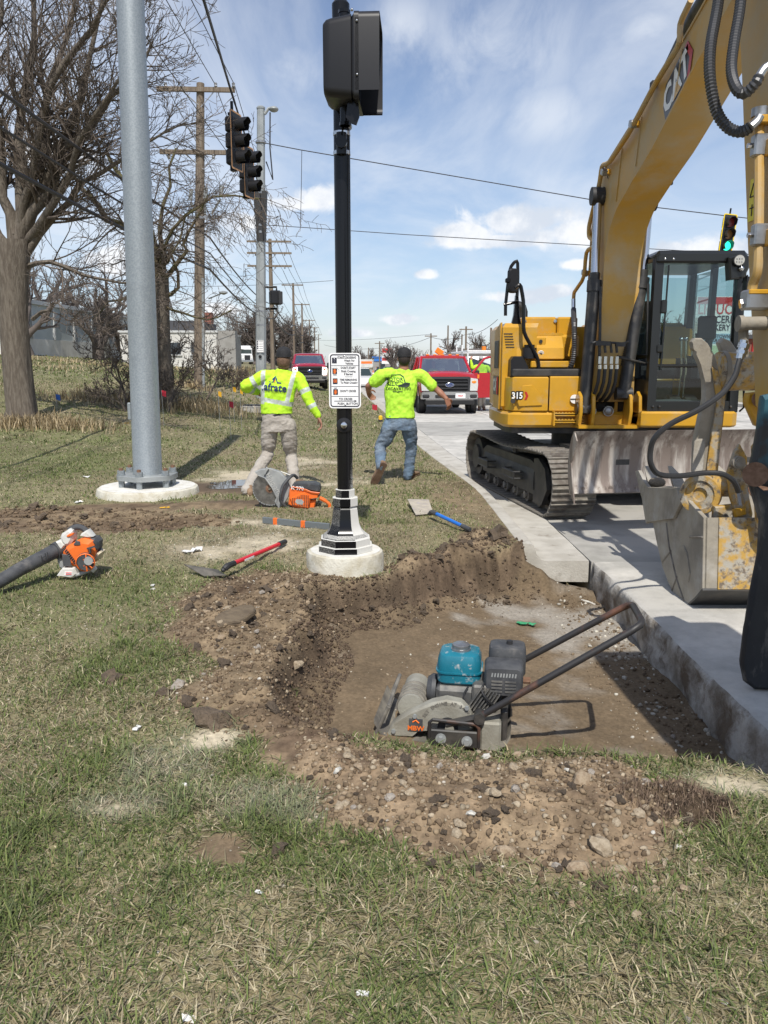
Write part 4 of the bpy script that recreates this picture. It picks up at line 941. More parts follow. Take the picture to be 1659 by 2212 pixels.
for a in ((900, tb.x + .2, TY - .3, .5, .3, .28), (900, tb.x + .9, TY - .5, .6, .3, .26), (1500, b2.x - .6, T2 - .1, 1.2, .5, .32), (500, b2.x + 1.0, T2 + 1.0, .6, .7, .28), (350, -6.3, 26.4, .4, .4, .3), (900, -12, 34, 6, 3.5, .22), (900, -5.2, 44, 1.2, 4, .35), (1200, -16, 47, 8, 3, .35), (800, -8, 62, 3, 4, .5), (500, -2.6, 40, .5, 6, .2)):
 v, c, n = weeds(*a, 'w'); WV.append(v); WC.append(c); tot += n
bi = np.arange(tot)[:, None] * 5
dw = link('dry_weeds', np_mesh('dry_weeds', np.concatenate(WV), bi + np.array([[0, 1, 2, 3]]), bi + np.array([[3, 2, 4]]), M_grass, np.concatenate(WC))); tag(dw, kind='stuff')
# far woods closing the view
mb = MB(); R = random.Random(77); limbs = []
for i in range(260):
 y = R.uniform(270, 420); x = R.uniform(-150, 230)
 if abs(x - float(kerbx(y)) - 7) < 12: continue
 h = R.uniform(5, 10); z = gz(x, y) if x < kerbx(y) else 0
 for j in range(9):
  a = R.uniform(0, 6.283); d = Vector((math.cos(a) * .5, .1, 1)).normalized(); p = Vector((x + R.gauss(0, 1.5), y, z)); limbs.append(([p, p + d * h * .5 + Vector((R.gauss(0, .4), 0, 0)), p + d * h * R.uniform(.7, 1) + Vector((R.gauss(0, 1.2), 0, 0))], [.16, .11, .05], 0))
for i in range(1800):
 y = R.uniform(270, 420); x = R.uniform(-150, 230)
 if abs(x - float(kerbx(y)) - 7) < 14: continue
 z = gz(x, y) if x < kerbx(y) else 0; p = Vector((x, y, z)); limbs.append(([p, p + Vector((R.gauss(0, .8), 0, R.uniform(1, 4)))], [.28, .04], 0))
for pts, rs, _ in limbs: mb.tube(pts, rs, 3, caps=False)
tag(mb.build('far_woods', M_fartwig, None, 60), kind='stuff')
# ------------------------------------------------------------------ buildings and roadside signs
M_shed = mat('grey blue sheet cladding', (.40, .44, .445), .6, col2=(.35, .39, .395), scale=.5); M_shed2 = mat('pale cladding', (.50, .51, .50), .7); M_cream = mat('white painted block', (.62, .61, .57), .85, col2=(.52, .51, .47), scale=1)
M_greyblock = mat('grey block wall', (.30, .29, .27), .9, col2=(.25, .24, .22), scale=2); M_roof = mat('brown shingles', (.11, .095, .085), .9, col2=(.15, .13, .115), scale=2); M_dkroof = mat('dark roof', (.06, .06, .065), .9)
M_brick = mat('red brick', (.26, .10, .07), .9, col2=(.20, .08, .06), scale=4); M_redsign = mat('red sign', (.55, .03, .03), .5); M_bluesign = mat('blue awning', (.03, .16, .50), .5); M_pane = mat('window glass', (.03, .04, .05), .08, spec=.6)
def building(name, a, b, depth, z0, h, m, label, cat='building'):
 """front wall from a to b (x, y); the rest goes back by depth"""
 A, B_ = Vector((a[0], a[1], z0)), Vector((b[0], b[1], z0)); u = (B_ - A); L = u.length; u.normalize(); w = Vector((-u.y, u.x, 0)); w = w if w.y > 0 else -w
 t = thing(name, A, label, cat); t.rotation_euler = (0, 0, math.atan2(u.y, u.x)); return t, L
wz = at(70, 765, 62).z
A, B_ = at(20, 765, 58), at(372, 772, 92)
t, L = building('warehouse', (A.x, 58), (B_.x, 92), 30, A.z - .6, 8, M_shed, 'long grey blue metal warehouse far behind the left trees')
hgt = 4.4
mb = MB(); mb.box((L / 2, 15, .9), (L, 30, 1.8)); mb.build('base_wall', M_cream, t)
n = int(L / 3.2)
for k in range(n):
 mb = MB(); w = L / n; mb.box(((k + .5) * w, 15, 1.8 + (hgt - 1.8) / 2), (w - .10, 29.9, hgt - 1.8)); mb.build('panel', M_shed, t)
 mb = MB(); mb.box((k * w, -.02, 1.8 + (hgt - 1.8) / 2), (.16, .2, hgt - 1.8)); mb.build('trim_strip', M_shed2, t)
mb = MB(); mb.box((L / 2, 15, hgt + .1), (L + .3, 30.3, .3)); mb.build('roof', M_shed2, t)
A, B_ = at(262, 783, 62), at(470, 786, 62); zb = gz((A.x + B_.x) / 2, 62)
t, L = building('low_building', (A.x, 62), (B_.x, 62), 10, zb - .4, 3, M_cream, 'low white building with dark roof to the right of the warehouse')
mb = MB(); mb.box((L / 2, 5, 1.45), (L, 10, 2.9)); mb.build('wall', M_cream, t)
mb = MB(); mb.box((L + .02, 5, 1.5), (.1, 10.05, 3.0)); mb.box((L + .7, .6, 1.5), (1.4, 1.0, 3.1)); mb.build('end_wall', M_greyblock, t)
mb = MB(); mb.box((L / 2, 5, 2.98), (L + .2, 10.2, .16)); mb.build('parapet', M_shed2, t)
mb = MB(); mb.box((L * .45, 6, 3.5), (L * .6, 6, .9)); mb.build('roof', M_dkroof, t); mb = MB(); mb.box((L * .74, 6, 4.3), (.8, .8, .9)); mb.build('chimney', M_brick, t)
for k in range(4):
 mb = MB(); mb.box((1.0 + k * 1.6, -.02, 1.7), (.8, .08, .9)); w_ = mb.build('window', M_pane, t); mb = MB(); mb.box((1.0 + k * 1.6, -.06, 1.22), (1.0, .14, .08)); mb.build('sill', M_shed2, w_)
# house with the broad brown roof beyond the pickup
A, B_ = at(950, 790, 110), at(1110, 790, 110)
t, L = building('brown_house', (A.x, 110), (B_.x, 110), 12, -.1, 3, M_brick, 'long house with a broad brown roof beyond the pickup')
mb = MB(); mb.box((L / 2, 6, 1.0), (L, 12, 2.0)); mb.build('wall', M_greyblock, t)
mb = MB(); mb.loft([[(-.6, -.5, 1.95), (-.6, 12.5, 1.95), (2.5, 6, 4.0), (2.5, 5.9, 4.0)], [(L + .6, -.5, 1.95), (L + .6, 12.5, 1.95), (L - 2.5, 6, 4.0), (L - 2.5, 5.9, 4.0)]]); mb.build('roof', M_roof, t)
for k in range(4):
 mb = MB(); mb.box((1.5 + k * 2.6, -.03, 1.1), (1.0, .1, 1.1)); mb.build('window', M_pane, t)
def shop(px0, px1, y, h, m, label, mr=None, z=0.0, band=None):
 A, B_ = at(px0, 800, y), at(px1, 800, y); t, L = building('shop', (A.x, y), (B_.x, y), 10, z - .1, h, m, label, 'shop')
 mb = MB(); mb.box((L / 2, 5, h / 2), (L, 10, h)); mb.build('wall', m, t); mb = MB(); mb.box((L / 2, 5, h + .1), (L + .6, 10.6, .3)); mb.build('roof', mr or M_dkroof, t)
 if band: mb = MB(); mb.box((L / 2, -.1, h - .7), (L * .9, .2, .8)); mb.build('fascia_sign', band, t)
 for k in range(max(1, int(L / 3))):
  mb = MB(); mb.box(((k + .5) * L / max(1, int(L / 3)), -.03, h * .42), (1.6, .1, h * .4)); mb.build('window', M_pane, t)
 return t
shop(806, 846, 240, 4, M_greyblock, 'tiny shop with a blue awning at the end of the road', M_bluesign, band=M_bluesign)
shop(870, 905, 210, 3.5, M_brick, 'tiny brick shop behind the right worker', None)
shop(760, 785, 280, 4, M_greyblock, 'tiny pale shop right of the black pole')
shop(1440, 1600, 78, 4.2, M_greyblock, 'grey store across the street, seen through the cab', None, band=M_redsign)
shop(1612, 1760, 60, 3.6, M_brick, 'low brick store across the street at the right edge', None, band=M_redsign)
def board(px, py, y, w, h, label, lines, zg=-.1, face=M_white, names=('roadside_sign',), post=2):
 c = at(px, py, y); t = thing('roadside_sign', (c.x, y, zg), label, 'sign'); hz = c.z - zg
 mb = MB(); mb.box((0, 0, hz), (w, .2, h)); mb.build('board', face, t)
 for s in ((-.35, .35) if post == 2 else (0,)):
  mb = MB(); mb.box((s * w, .05, (hz - h / 2) / 2), (.14, .14, hz - h / 2)); mb.build('post', M_galv2, t)
 for (kind, txt, dz, hh, m) in lines:
  mb = MB()
  if kind == 'p': mb.box((0, -.11, hz + dz), (w * .94, .03, hh)); mb.build('panel', m, t)
  else: put_text(mb, txt, hh * 1.25, (0, -.13, hz + dz), (1, 0, 0), (0, 0, 1), .8, bold=.012); mb.build('lettering', m, t)
 return t
board(1549, 716, 52, 3.0, 4.3, 'tall liquor and groceries pylon sign seen through the cab', [('p', '', 1.9, .42, M_redsign), ('t', 'LIQUOR', 1.35, .75, M_redsign), ('t', 'GROCERIES', .72, .52, M_ink), ('t', 'BAKERY', .22, .42, M_ink), ('p', '', -.45, .62, mat('pale blue panel', (.35, .5, .62), .5)), ('t', 'HOMETOWN', -.33, .26, M_ink), ('t', 'INSURANCE', -.58, .2, M_ink), ('p', '', -1.15, .55, mat('pale green panel', (.45, .55, .35), .5)), ('t', 'FRADY', -1.85, .4, M_ink)])
board(836, 768, 200, 2.6, 4.0, 'tiny red and white pylon sign beyond the cones', [('p', '', 1.2, 1.0, M_redsign), ('p', '', -.9, .7, M_redsign)], post=1)
board(792, 785, 180, 2.6, 1.8, 'tiny cream board sign left of the far cones', [('p', '', .2, .5, M_orange)], face=M_cream, post=1)
board(1378, 489, 27.7, .62, .62, 'white sign with a red ring hung beside the boom', [], zg=-.15, post=1) if False else None
c = at(1371, 490, 27.9); ns = thing('turn_sign', c, 'square white sign with a red ring, half hidden by the boom', 'sign')
mb = MB(); mb.box((0, 0, 0), (.62, .02, .62)); mb.build('sign_plate', M_signwhite, ns)
mb = MB(); mb.lathe([(.27, 0), (.27, .006), (.22, .006), (.22, 0)], (0, -.012, 0), (0, -1, 0), 28, caps=False); mb.box((0, -.016, 0), (.5, .006, .05), (0, .785, 0)); mb.build('red_ring', M_redsign, ns)
mb = MB(); mb.tube([(.05, -.016, -.17), (.05, -.016, .05), (-.02, -.016, .12), (-.1, -.016, .08)], .025, 6); mb.build('arrow', M_ink, ns); mb = MB(); mb.cyl((0, .03, -.7), (0, .03, .6), .02, n=6); mb.build('hanger', M_black, ns)
# poles and lamps on the far right side
for i, (px, py, y, r) in enumerate([(820, 737, 150, .13), (796, 751, 210, .14), (931, 720, 120, .12), (968, 703, 125, .12), (1007, 705, 110, .13), (998, 722, 118, .11), (1061, 708, 95, .13)]):
 p = at(px, py, y); u = thing('utility_pole', (p.x, y, -.1), ['leaning timber pole beyond the far cones', 'small timber pole at the road end', 'timber pole right of the worker in the cap', 'timber pole beside the forked tree', 'timber pole with crossarm over the brown roof', 'short timber pole over the brown roof', 'timber pole close to the excavator counterweight'][i], 'utility pole')
 mb = MB(); mb.tube([(0, 0, -.2), (0, 0, p.z + .1)], [r * 1.2, r], 6); mb.build('post', M_wood, u)
 if i in (0, 2, 4):
  mb = MB(); mb.box((0, 0, p.z - .3), (1.8, .1, .14)); mb.build('crossarm', M_wood, u)
wire('far_wire', [at(700, 745, 200), at(820, 752, 150), at(931, 728, 120), at(1007, 722, 112), at(1075, 690, 95)], .03, 'low far wire sagging across behind the right worker', sag=.5)
wire('far_wire', [at(690, 735, 205), at(931, 722, 121)], .025, 'faint upper far wire left of the right worker', sag=.3)
wire('far_wire', [at(330, 690, 60), at(560, 697, 62)], .02, 'thin low wire behind the utility pole', sag=.1)
wire('far_wire', [at(300, 618, 70), at(720, 606, 70)], .018, 'faint wire crossing behind the steel mast', sag=.2)
# ------------------------------------------------------------------ the excavator
M_yel = mat('machine yellow', (.56, .295, .020), .34, col2=(.50, .265, .020), scale=2.5, coat=.15, dirt=(.40, .30, .16), dscale=4.5, dlo=.53, dhi=.82, rough2=.75)
M_yelboom = mat('dusty machine yellow', (.50, .285, .045), .48, col2=(.44, .29, .10), scale=2.2, dirt=(.44, .37, .26), dscale=1.6, dlo=.44, dhi=.74, rough2=.8)
M_worn = mat('worn yellow and bare steel', (.44, .265, .055), .6, col2=(.36, .33, .27), scale=11, lo=.44, hi=.58, dirt=(.15, .12, .09), dscale=16, dlo=.52, dhi=.62, bump=.3, bscale=25)
M_bucket = mat('dusty bucket steel', (.32, .285, .225), .8, col2=(.23, .205, .165), scale=4, dirt=(.42, .40, .36), dscale=3, dlo=.5, dhi=.75, bump=.25, bscale=30)
M_bladeM = mat('scraped blade steel', (.20, .16, .135), .6, .25, col2=(.48, .44, .39), scale=2.6, lo=.47, hi=.66, stretch=(3.5, 3.5, .45), detail=9, dirt=(.10, .075, .06), dscale=5, dlo=.52, dhi=.70, rough2=.7, bump=.12, bscale=20)
M_track = mat('dusty track steel', (.15, .13, .11), .75, .3, col2=(.26, .24, .21), scale=9, dirt=(.30, .27, .22), dscale=6, dlo=.5, dhi=.72, bump=.2, bscale=40)
M_frame = mat('dusty black frame', (.022, .022, .023), .5, col2=(.05, .047, .042), scale=6, dirt=(.14, .12, .10), dscale=4, dlo=.56, dhi=.80)
M_rubber = mat('black rubber hose', (.02, .02, .021), .5)
M_spring = mat('hose guard coil', (.055, .055, .058), .4, .3)
M_rod = mat('chrome rod', (.60, .60, .60), .14, 1.0)
M_cabblk = mat('cab frame black', (.012, .013, .013), .3)
M_seat = mat('seat cloth', (.03, .03, .032), .8, col2=(.045, .045, .047), scale=30)
M_teal = mat('chipped teal paint', (.02, .085, .115), .5, col2=(.03, .03, .032), scale=4, lo=.50, hi=.58, dirt=(.20, .15, .09), dscale=9, dlo=.58, dhi=.66, bump=.2)
M_mirror = mat('mirror glass', (.5, .52, .55), .03, 1.0)
M_grey = mat('grey plastic', (.10, .105, .11), .5); M_decalred = mat('decal red', (.45, .02, .02), .4)
def glass_mat(name, tint, refl=.10):
 m = bpy.data.materials.new(name); m.use_nodes = True; nt = m.node_tree; N, L = nt.nodes, nt.links; N.clear()
 o = N.new('ShaderNodeOutputMaterial'); t = N.new('ShaderNodeBsdfTransparent'); t.inputs[0].default_value = rgba(tint); g = N.new('ShaderNodeBsdfGlossy'); g.inputs['Roughness'].default_value = .02
 lw = N.new('ShaderNodeLayerWeight'); lw.inputs[0].default_value = .25; ma = N.new('ShaderNodeMath'); ma.operation = 'MULTIPLY_ADD'; ma.inputs[1].default_value = .6; ma.inputs[2].default_value = refl; L.new(lw.outputs['Fresnel'], ma.inputs[0])
 ms = N.new('ShaderNodeMixShader'); L.new(ma.outputs[0], ms.inputs[0]); L.new(t.outputs[0], ms.inputs[1]); L.new(g.outputs[0], ms.inputs[2]); L.new(ms.outputs[0], o.inputs[0]); return m
M_cabglass = glass_mat('tinted cab glass', (.62, .74, .73), .06)
EX = Vector((2.62, 10.15, ROAD_Z))
ex = thing('excavator', EX, 'yellow tracked excavator with dozer blade standing on the concrete road', 'excavator')
def wb(mb, name, m, parent=ex, sharp=35):
 r = EX
 if not getattr(mb, 'moved', False): mb.v = [(p[0] - r.x, p[1] - r.y, p[2] - r.z) for p in mb.v]
 return mb.build(name, m, parent, sharp)
# -- tracks
e_ = Vector((.157, -.988, 0)).normalized(); n_ = Vector((-e_.y, e_.x, 0)); n_ = n_ if n_.x > 0 else -n_
TR, TL, TW = .335, 2.86, .50
def track(origin, detailed):
 """origin: ground point under the rear sprocket, on the track's centre line"""
 c = Vector(origin)
 tr = thing('track', c - EX, None, None); tr.parent = ex
 fr = MB()
 per = 2 * TL + 2 * math.pi * TR; n = 47; pitch = per / n
 def path(s):
  s %= per
  if s < TL: return Vector((0, 0, .03)) + e_ * s, e_, Vector((0, 0, -1))
  s -= TL
  if s < math.pi * TR: a = s / TR; return e_ * (TL + TR * math.sin(a)) + Vector((0, 0, .03 + TR - TR * math.cos(a))), e_ * math.cos(a) + Vector((0, 0, math.sin(a))), e_ * math.sin(a) - Vector((0, 0, math.cos(a)))
  s -= math.pi * TR
  if s < TL:
   sag = -.035 * math.sin(math.pi * s / TL) + .012 * math.sin(3 * math.pi * s / TL); return e_ * (TL - s) + Vector((0, 0, .03 + 2 * TR + sag)), -e_, Vector((0, 0, 1))
  s -= TL; a = s / TR
  return -e_ * (TR * math.sin(a)) + Vector((0, 0, .03 + TR + TR * math.cos(a))), -e_ * math.cos(a) - Vector((0, 0, math.sin(a))), -e_ * math.sin(a) + Vector((0, 0, math.cos(a)))
 mb = MB()
 mb.prism([(-.080, .0), (.092, .0), (.092, .012), (.074, .014), (.068, .036), (.058, .036), (.052, .014), (.014, .012), (.008, .030), (-.004, .030), (-.010, .012), (-.056, .012), (-.062, .034), (-.072, .034), (-.080, .012)], (0, 0, 0), (0, 1, 0), (0, 0, 1), (1, 0, 0), TW)
 mb.v = [(p[0] - TW / 2, p[1], p[2]) for p in mb.v]; shoe = mb.mesh('shoe', M_track, 20)
 mb = MB()
 for s in (-1, 1): mb.box((s * .06, .0, -.035), (.035, .185, .06))
 linkm = mb.mesh('chain_link', M_track)
 lk = MB()
 for i in range(n):
  p, d, o = path(i * pitch); Mx = Matrix((n_, d, o)).transposed()
  if detailed:
   ob = link('shoe', shoe, tr); ob.matrix_local = Matrix.Translation(p) @ Mx.to_4x4()
  else:
   lk.box(p + o * .012, (TW, .165, .03), Mx)
  for s in (-1, 1): fr.box(p + Mx @ Vector((s * .06, 0, -.03)), (.035, .17, .055), Mx)
 if not detailed: lk.build('shoe_band', M_track, tr)
 o = fr.build('chain', M_track, tr); o['kind'] = 'stuff'
 up = Vector((0, 0, 1))
 mb = MB(); q = up * (.03 + TR)
 mb.cyl(q - n_ * .16, q + n_ * .12, TR - .07, n=22); mb.cyl(q - n_ * .20, q - n_ * .15, .17, n=18); mb.build('drive_sprocket', M_frame, tr)
 mb = MB(); q = up * (.03 + TR) + e_ * TL; mb.cyl(q - n_ * .09, q + n_ * .09, TR - .06, n=22); mb.cyl(q - n_ * .13, q + n_ * .13, .10, n=14); mb.build('idler', M_frame, tr)
 for k in range(6):
  mb = MB(); q = up * .125 + e_ * (.42 + k * .41); mb.cyl(q - n_ * .13, q + n_ * .13, .085, n=12); mb.cyl(q - n_ * .16, q + n_ * .16, .045, n=10); mb.build('roller', M_track, tr)
 mb = MB(); q = up * .60 + e_ * 1.45; mb.cyl(q - n_ * .1, q + n_ * .1, .06, n=10); mb.build('carrier_roller', M_track, tr)
 a, b, d = e_, up, n_
 mb = MB(); mb.prism([(.30, .20), (.30, .50), (.48, .57), (2.28, .57), (2.55, .50), (2.62, .22), (2.4, .18)], -n_ * .17, a, b, d, .34); mb.build('track_frame', M_frame, tr)
 mb = MB(); mb.loft([[e_ * t + up * z - n_ * w for t, z, w in ((.42, .24, .19), (.42, .44, .19), (.42, .55, .12), (.42, .55, .0), (.42, .24, .0))], [e_ * t + up * z - n_ * w for t, z, w in ((2.45, .24, .19), (2.45, .44, .19), (2.45, .55, .12), (2.45, .55, .0), (2.45, .24, .0))]]); mb.build('side_cover', M_frame, tr)
 for t in (.75, 1.85):
  mb = MB()
  pts = [e_ * (t - .22) + up * .40 - n_ * .18, e_ * (t - .22) + up * .40 - n_ * .30, e_ * (t + .22) + up * .40 - n_ * .30, e_ * (t + .22) + up * .40 - n_ * .18]
  for w in (0, .08): mb.tube([p - up * w for p in pts], .013, 6)
  mb.box(e_ * t + up * .36 - n_ * .302, (.012, .46, .09), Matrix((n_, e_, up)).transposed()); mb.build('step', M_frame, tr)
 mb = MB(); mb.prism([(2.42, .10), (2.42, .60), (2.55, .62), (2.78, .52), (2.86, .30), (2.70, .10)], -n_ * .18, a, b, d, .05); mb.build('idler_guard', M_frame, tr)
 return tr
g0 = Vector((1.268, 11.50, ROAD_Z)) + n_ * (TW / 2 + .01)
track(g0, True); track(g0 + n_ * 1.99, False)
ctr = g0 + n_ * .995 + e_ * (TL / 2)
mb = MB(); R3 = Matrix((n_, e_, Vector((0, 0, 1)))).transposed()
mb.box(ctr + Vector((0, 0, .50)), (1.5, 1.3, .34), R3, .05); mb.box(ctr + Vector((0, 0, .42)) + e_ * .7, (1.9, .24, .24), R3); mb.box(ctr + Vector((0, 0, .42)) - e_ * .7, (1.9, .24, .24), R3); wb(mb, 'undercarriage', M_frame)
mb = MB(); mb.cyl(ctr + Vector((0, 0, .66)), ctr + Vector((0, 0, .86)), .56, n=28); wb(mb, 'swing_bearing', M_frame)
# -- dozer blade
bc = Vector((3.0, 7.78, 0)); R = []
bl = (Vector((1.80, 7.60, 0)))
prof = [(.00, .28), (.055, .36), (.082, .46), (.09, .58), (.075, .70), (.03, .82), (-.02, .885), (-.045, .885), (.00, .82), (.05, .70), (.062, .58), (.055, .46), (.03, .37), (-.02, .285)]
# profile offsets: + away from camera
for k in range(13):
 w = 2.49 * k / 12; R.append([bl + n_ * w - e_ * (d) + Vector((0, 0, z)) for d, z in prof])
mb = MB(); mb.loft(R); bd = wb(mb, 'dozer_blade', M_bladeM, sharp=25)
mb = MB(); mb.loft([[bl + n_ * w - e_ * d + Vector((0, 0, z)) for d, z in ((-.012, .277), (.05, .38), (.06, .38), (.02, .270))] for w in (0.0, 2.49)]); wb(mb, 'cutting_edge', mat('polished edge steel', (.42, .38, .32), .5, .4, col2=(.28, .23, .19), scale=5), bd)
for k in range(9):
 p = bl + n_ * (.13 + k * .28) + Vector((0, 0, .325)) - e_ * .012
 mb = MB(); mb.cyl(p, p + e_ * .012, .022, n=10); wb(mb, 'edge_bolt', M_bladeM, bd)
for w in (0.0, 2.478):
 mb = MB(); mb.prism([(-.10, .20), (.0, .28), (.09, .58), (-.03, .885), (-.10, .8), (.02, .58)][::1], bl + n_ * w, -e_, Vector((0, 0, 1)), n_, .012); wb(mb, 'end_plate', M_bladeM, bd)
for s in (.55, 1.94):
 mb = MB(); a = bl + n_ * s - e_ * .06 + Vector((0, 0, .48)); b = a - e_ * 1.5 + Vector((0, 0, .02)); mb.loft([[p + n_ * dx + Vector((0, 0, dz)) for dx, dz in ((-.07, -.12), (.07, -.12), (.07, .12), (-.07, .12))] for p in (a, b)]); wb(mb, 'blade_arm', M_frame)
# -- revolving house. plan outline, front at y = 9.05
def plan(inset=0.0, y0=9.05, x0=1.36, x1=3.86):
 p = [(x0 + .16 + inset, y0 + inset), (x0 + .05 + inset, y0 + .06 + inset), (x0 + inset, y0 + .2 + inset)]
 for k in range(9):
  a = math.pi - math.pi * k / 8; p.append((2.61 + (1.25 - inset) * math.copysign(abs(math.cos(a)) ** .75, math.cos(a)), 10.35 + (1.15 - inset) * abs(math.sin(a)) ** .8))
 p += [(x1 - inset, y0 + .2 + inset), (x1 - .05 - inset, y0 + .06 + inset), (x1 - .16 - inset, y0 + inset)]
 return p
def slabz(pl, z0, z1, name, m, bev=.03, parent=ex):
 mb = MB(); mb.prism(pl, (0, 0, z0), (1, 0, 0), (0, 1, 0), (0, 0, 1), z1 - z0, bev); return wb(mb, name, m, parent, 30)
Zb, Zs = .80, .985                      # bottom and top of the skirt
slabz(plan(), Zb + .01, Zs, 'body_skirt', M_yel, .03)
slabz(plan(.06), Zb - .06, Zb + .05, 'main_frame', M_frame, .0)
# counterweight and engine side
cwp = [(1.36, 9.32), (1.36, 10.35)] + [q for q in plan() if q[1] > 10.4] + [(3.86, 10.35), (3.86, 10.2), (1.75, 10.2), (1.75, 9.32)]
slabz(cwp, Zs + .004, 1.98, 'counterweight', M_yel, .05)
mb = MB(); mb.prism([(.0, .0), (.48, 0), (.48, .78), (.40, .92), (.0, .99)], (1.345, 9.42, 1.0), (0, 1, 0), (0, 0, 1), (1, 0, 0), .02); wb(mb, 'side_door', M_yel)
mb = MB(); mb.box((1.340, 9.66, 1.63), (.012, .30, .32), None, .004); wb(mb, 'door_grille', M_frame)
mb = MB(); mb.box((1.338, 9.66, 1.27), (.008, .40, .22)); lg = wb(mb, 'side_logo', M_cabblk); mb = MB(); put_text(mb, 'CAT', .20, (1.332, 9.66, 1.27), (0, -1, 0), (0, 0, 1), .9, bold=.008); wb(mb, 'logo_lettering', M_white, lg); mb = MB(); mb.box((1.330, 9.50, 1.27), (.004, .06, .20)); wb(mb, 'logo_stripe', M_decalred, lg)
# front right storage: two doors with a dark joint
mb = MB(); mb.prism([(1.40, 9.22), (1.45, 9.10), (1.56, 9.045), (1.845, 9.045), (1.845, 9.6), (1.40, 9.6)], (0, 0, Zs + .006), (1, 0, 0), (0, 1, 0), (0, 0, 1), .385, .012); d1 = wb(mb, 'storage_door', M_yel, sharp=28)
mb = MB(); mb.prism([(1.862, 9.045), (2.235, 9.045), (2.235, 9.6), (1.862, 9.6)], (0, 0, Zs + .006), (1, 0, 0), (0, 1, 0), (0, 0, 1), .392, .012); d2 = wb(mb, 'storage_door', M_yel)
mb = MB(); mb.box((1.85, 9.3, 1.18), (.02, .4, .36)); wb(mb, 'door_joint', M_frame)
mb = MB(); mb.prism([(1.50, 1.10), (1.55, 1.28), (1.66, 1.29), (1.78, 1.17), (1.78, 1.06), (1.52, 1.05)], (0, 9.041, 0), (1, 0, 0), (0, 0, 1), (0, -1, 0), .012, .006); wb(mb, 'raised_panel', M_yel, d1)
p = at(1121, 855, 9.03)
mb = MB(); put_text(mb, '315', .098, (p.x - .02, 9.026, p.z), (1, 0, 0), (0, 0, 1), .85, bold=.016); wb(mb, 'number_outline', M_cabblk, d1)
mb = MB(); put_text(mb, '315', .098, (p.x - .02, 9.022, p.z), (1, 0, 0), (0, 0, 1), .85, bold=.003); wb(mb, 'number_lettering', M_white, d1)
mb = MB(); mb.raw([(p.x + .06, 9.024, p.z + .045), (p.x + .085, 9.024, p.z + .045), (p.x + .105, 9.024, p.z), (p.x + .085, 9.024, p.z - .045), (p.x + .06, 9.024, p.z - .045), (p.x + .08, 9.024, p.z)], [(0, 1, 2, 3, 4, 5)]); wb(mb, 'number_stripe', M_decalred, d1)
mb = MB(); q = at(1108, 866, 9.04); mb.cyl(q, q + Vector((0, -.012, 0)), .028, n=12); wb(mb, 'lock', M_frame, d1)
mb = MB(); q = at(1241, 862, 9.03); mb.cyl(q, q + Vector((0, -.014, 0)), .05, n=18); wb(mb, 'filter_window', M_white, d2); mb = MB(); mb.box(q + Vector((0, -.016, .0)), (.1, .006, .012)); mb.box(q + Vector((.03, -.016, -.02)), (.05, .006, .03)); wb(mb, 'filter_bar', M_frame, d2)
# boarding step with toothed edges
mb = MB(); a, b = at(1198, 893, 8.96), at(1262, 893, 8.96)
def saw(x0, x1, z, n, s): return [(x0 + (x1 - x0) * k / (2 * n), z + (s * .016 if k % 2 else 0)) for k in range(2 * n + 1)]
st = MB()
for z in (a.z, a.z - .075):
 top = saw(a.x, b.x, z, 9, 1); st.prism(top + [(b.x, z - .03), (a.x, z - .03)], (0, 8.96, 0), (1, 0, 0), (0, 0, 1), (0, 1, 0), .012); st.box(((a.x + b.x) / 2, 9.02, z - .012), (b.x - a.x, .12, .012))
st.prism([(0, -.10), (.06, .0), (.06, .02), (0, .02)], (a.x, 8.965, a.z - .03), (0, 1, 0), (0, 0, 1), (1, 0, 0), .012); st.box((a.x - .004, 9.0, a.z - .06), (.012, .1, .16)); wb(st, 'boarding_step', M_yel)
# walkway and tool box, hood
mb = MB(); mb.box((1.83, 9.40, 1.42), (.78, .62, .09), None, .015); wb(mb, 'walkway', M_frame)
mb = MB(); mb.prism([(0, 0), (.20, 0), (.20, .10), (.13, .22), (.03, .22), (0, .18)], (1.43, 9.11, 1.385), (1, 0, 0), (0, 0, 1), (0, 1, 0), .3, .012); wb(mb, 'fuel_cap_well', M_plastic); mb = MB(); mb.cyl((1.66, 9.28, 1.58), (1.66, 9.28, 1.70), .085, n=16); mb.cyl((1.66, 9.28, 1.70), (1.66, 9.28, 1.735), .06, n=14); wb(mb, 'filler_neck', M_plastic)
mb = MB(); mb.box((1.92, 9.26, 1.515), (.50, .10, .075), None, .01); wb(mb, 'walkway_edge', M_yel)
tb_ = MB(); tb_.prism([(9.36, 1.55), (9.30, 1.58), (9.32, 1.70), (9.44, 1.84), (9.9, 1.86), (9.9, 1.55)], (1.51, 0, 0), (0, 1, 0), (0, 0, 1), (1, 0, 0), .56, .012); tbx = wb(tb_, 'tool_box', M_yel, sharp=25)
mb = MB(); mb.box((1.80, 9.375, 1.765), (.12, .05, .11), None, .01); wb(mb, 'latch', M_yel, tbx); mb = MB(); mb.cyl((1.80, 9.36, 1.775), (1.80, 9.335, 1.775), .02, n=10); wb(mb, 'latch_knob', M_frame, tbx)
mb = MB(); mb.cyl((1.80, 9.318, 1.64), (1.80, 9.308, 1.635), .036, n=16); wb(mb, 'warning_decal', M_signwhite, tbx); mb = MB(); mb.box((1.80, 9.305, 1.637), (.03, .004, .012), (0, .5, 0)); wb(mb, 'decal_mark', M_frame, tbx)
mb = MB(); mb.prism(saw(1.505, 2.08, 1.862, 12, 1) + [(2.08, 1.845), (1.505, 1.845)], (0, 9.44, 0), (1, 0, 0), (0, 0, 1), (0, 1, 0), .05); wb(mb, 'grip_strip', M_yel, tbx)
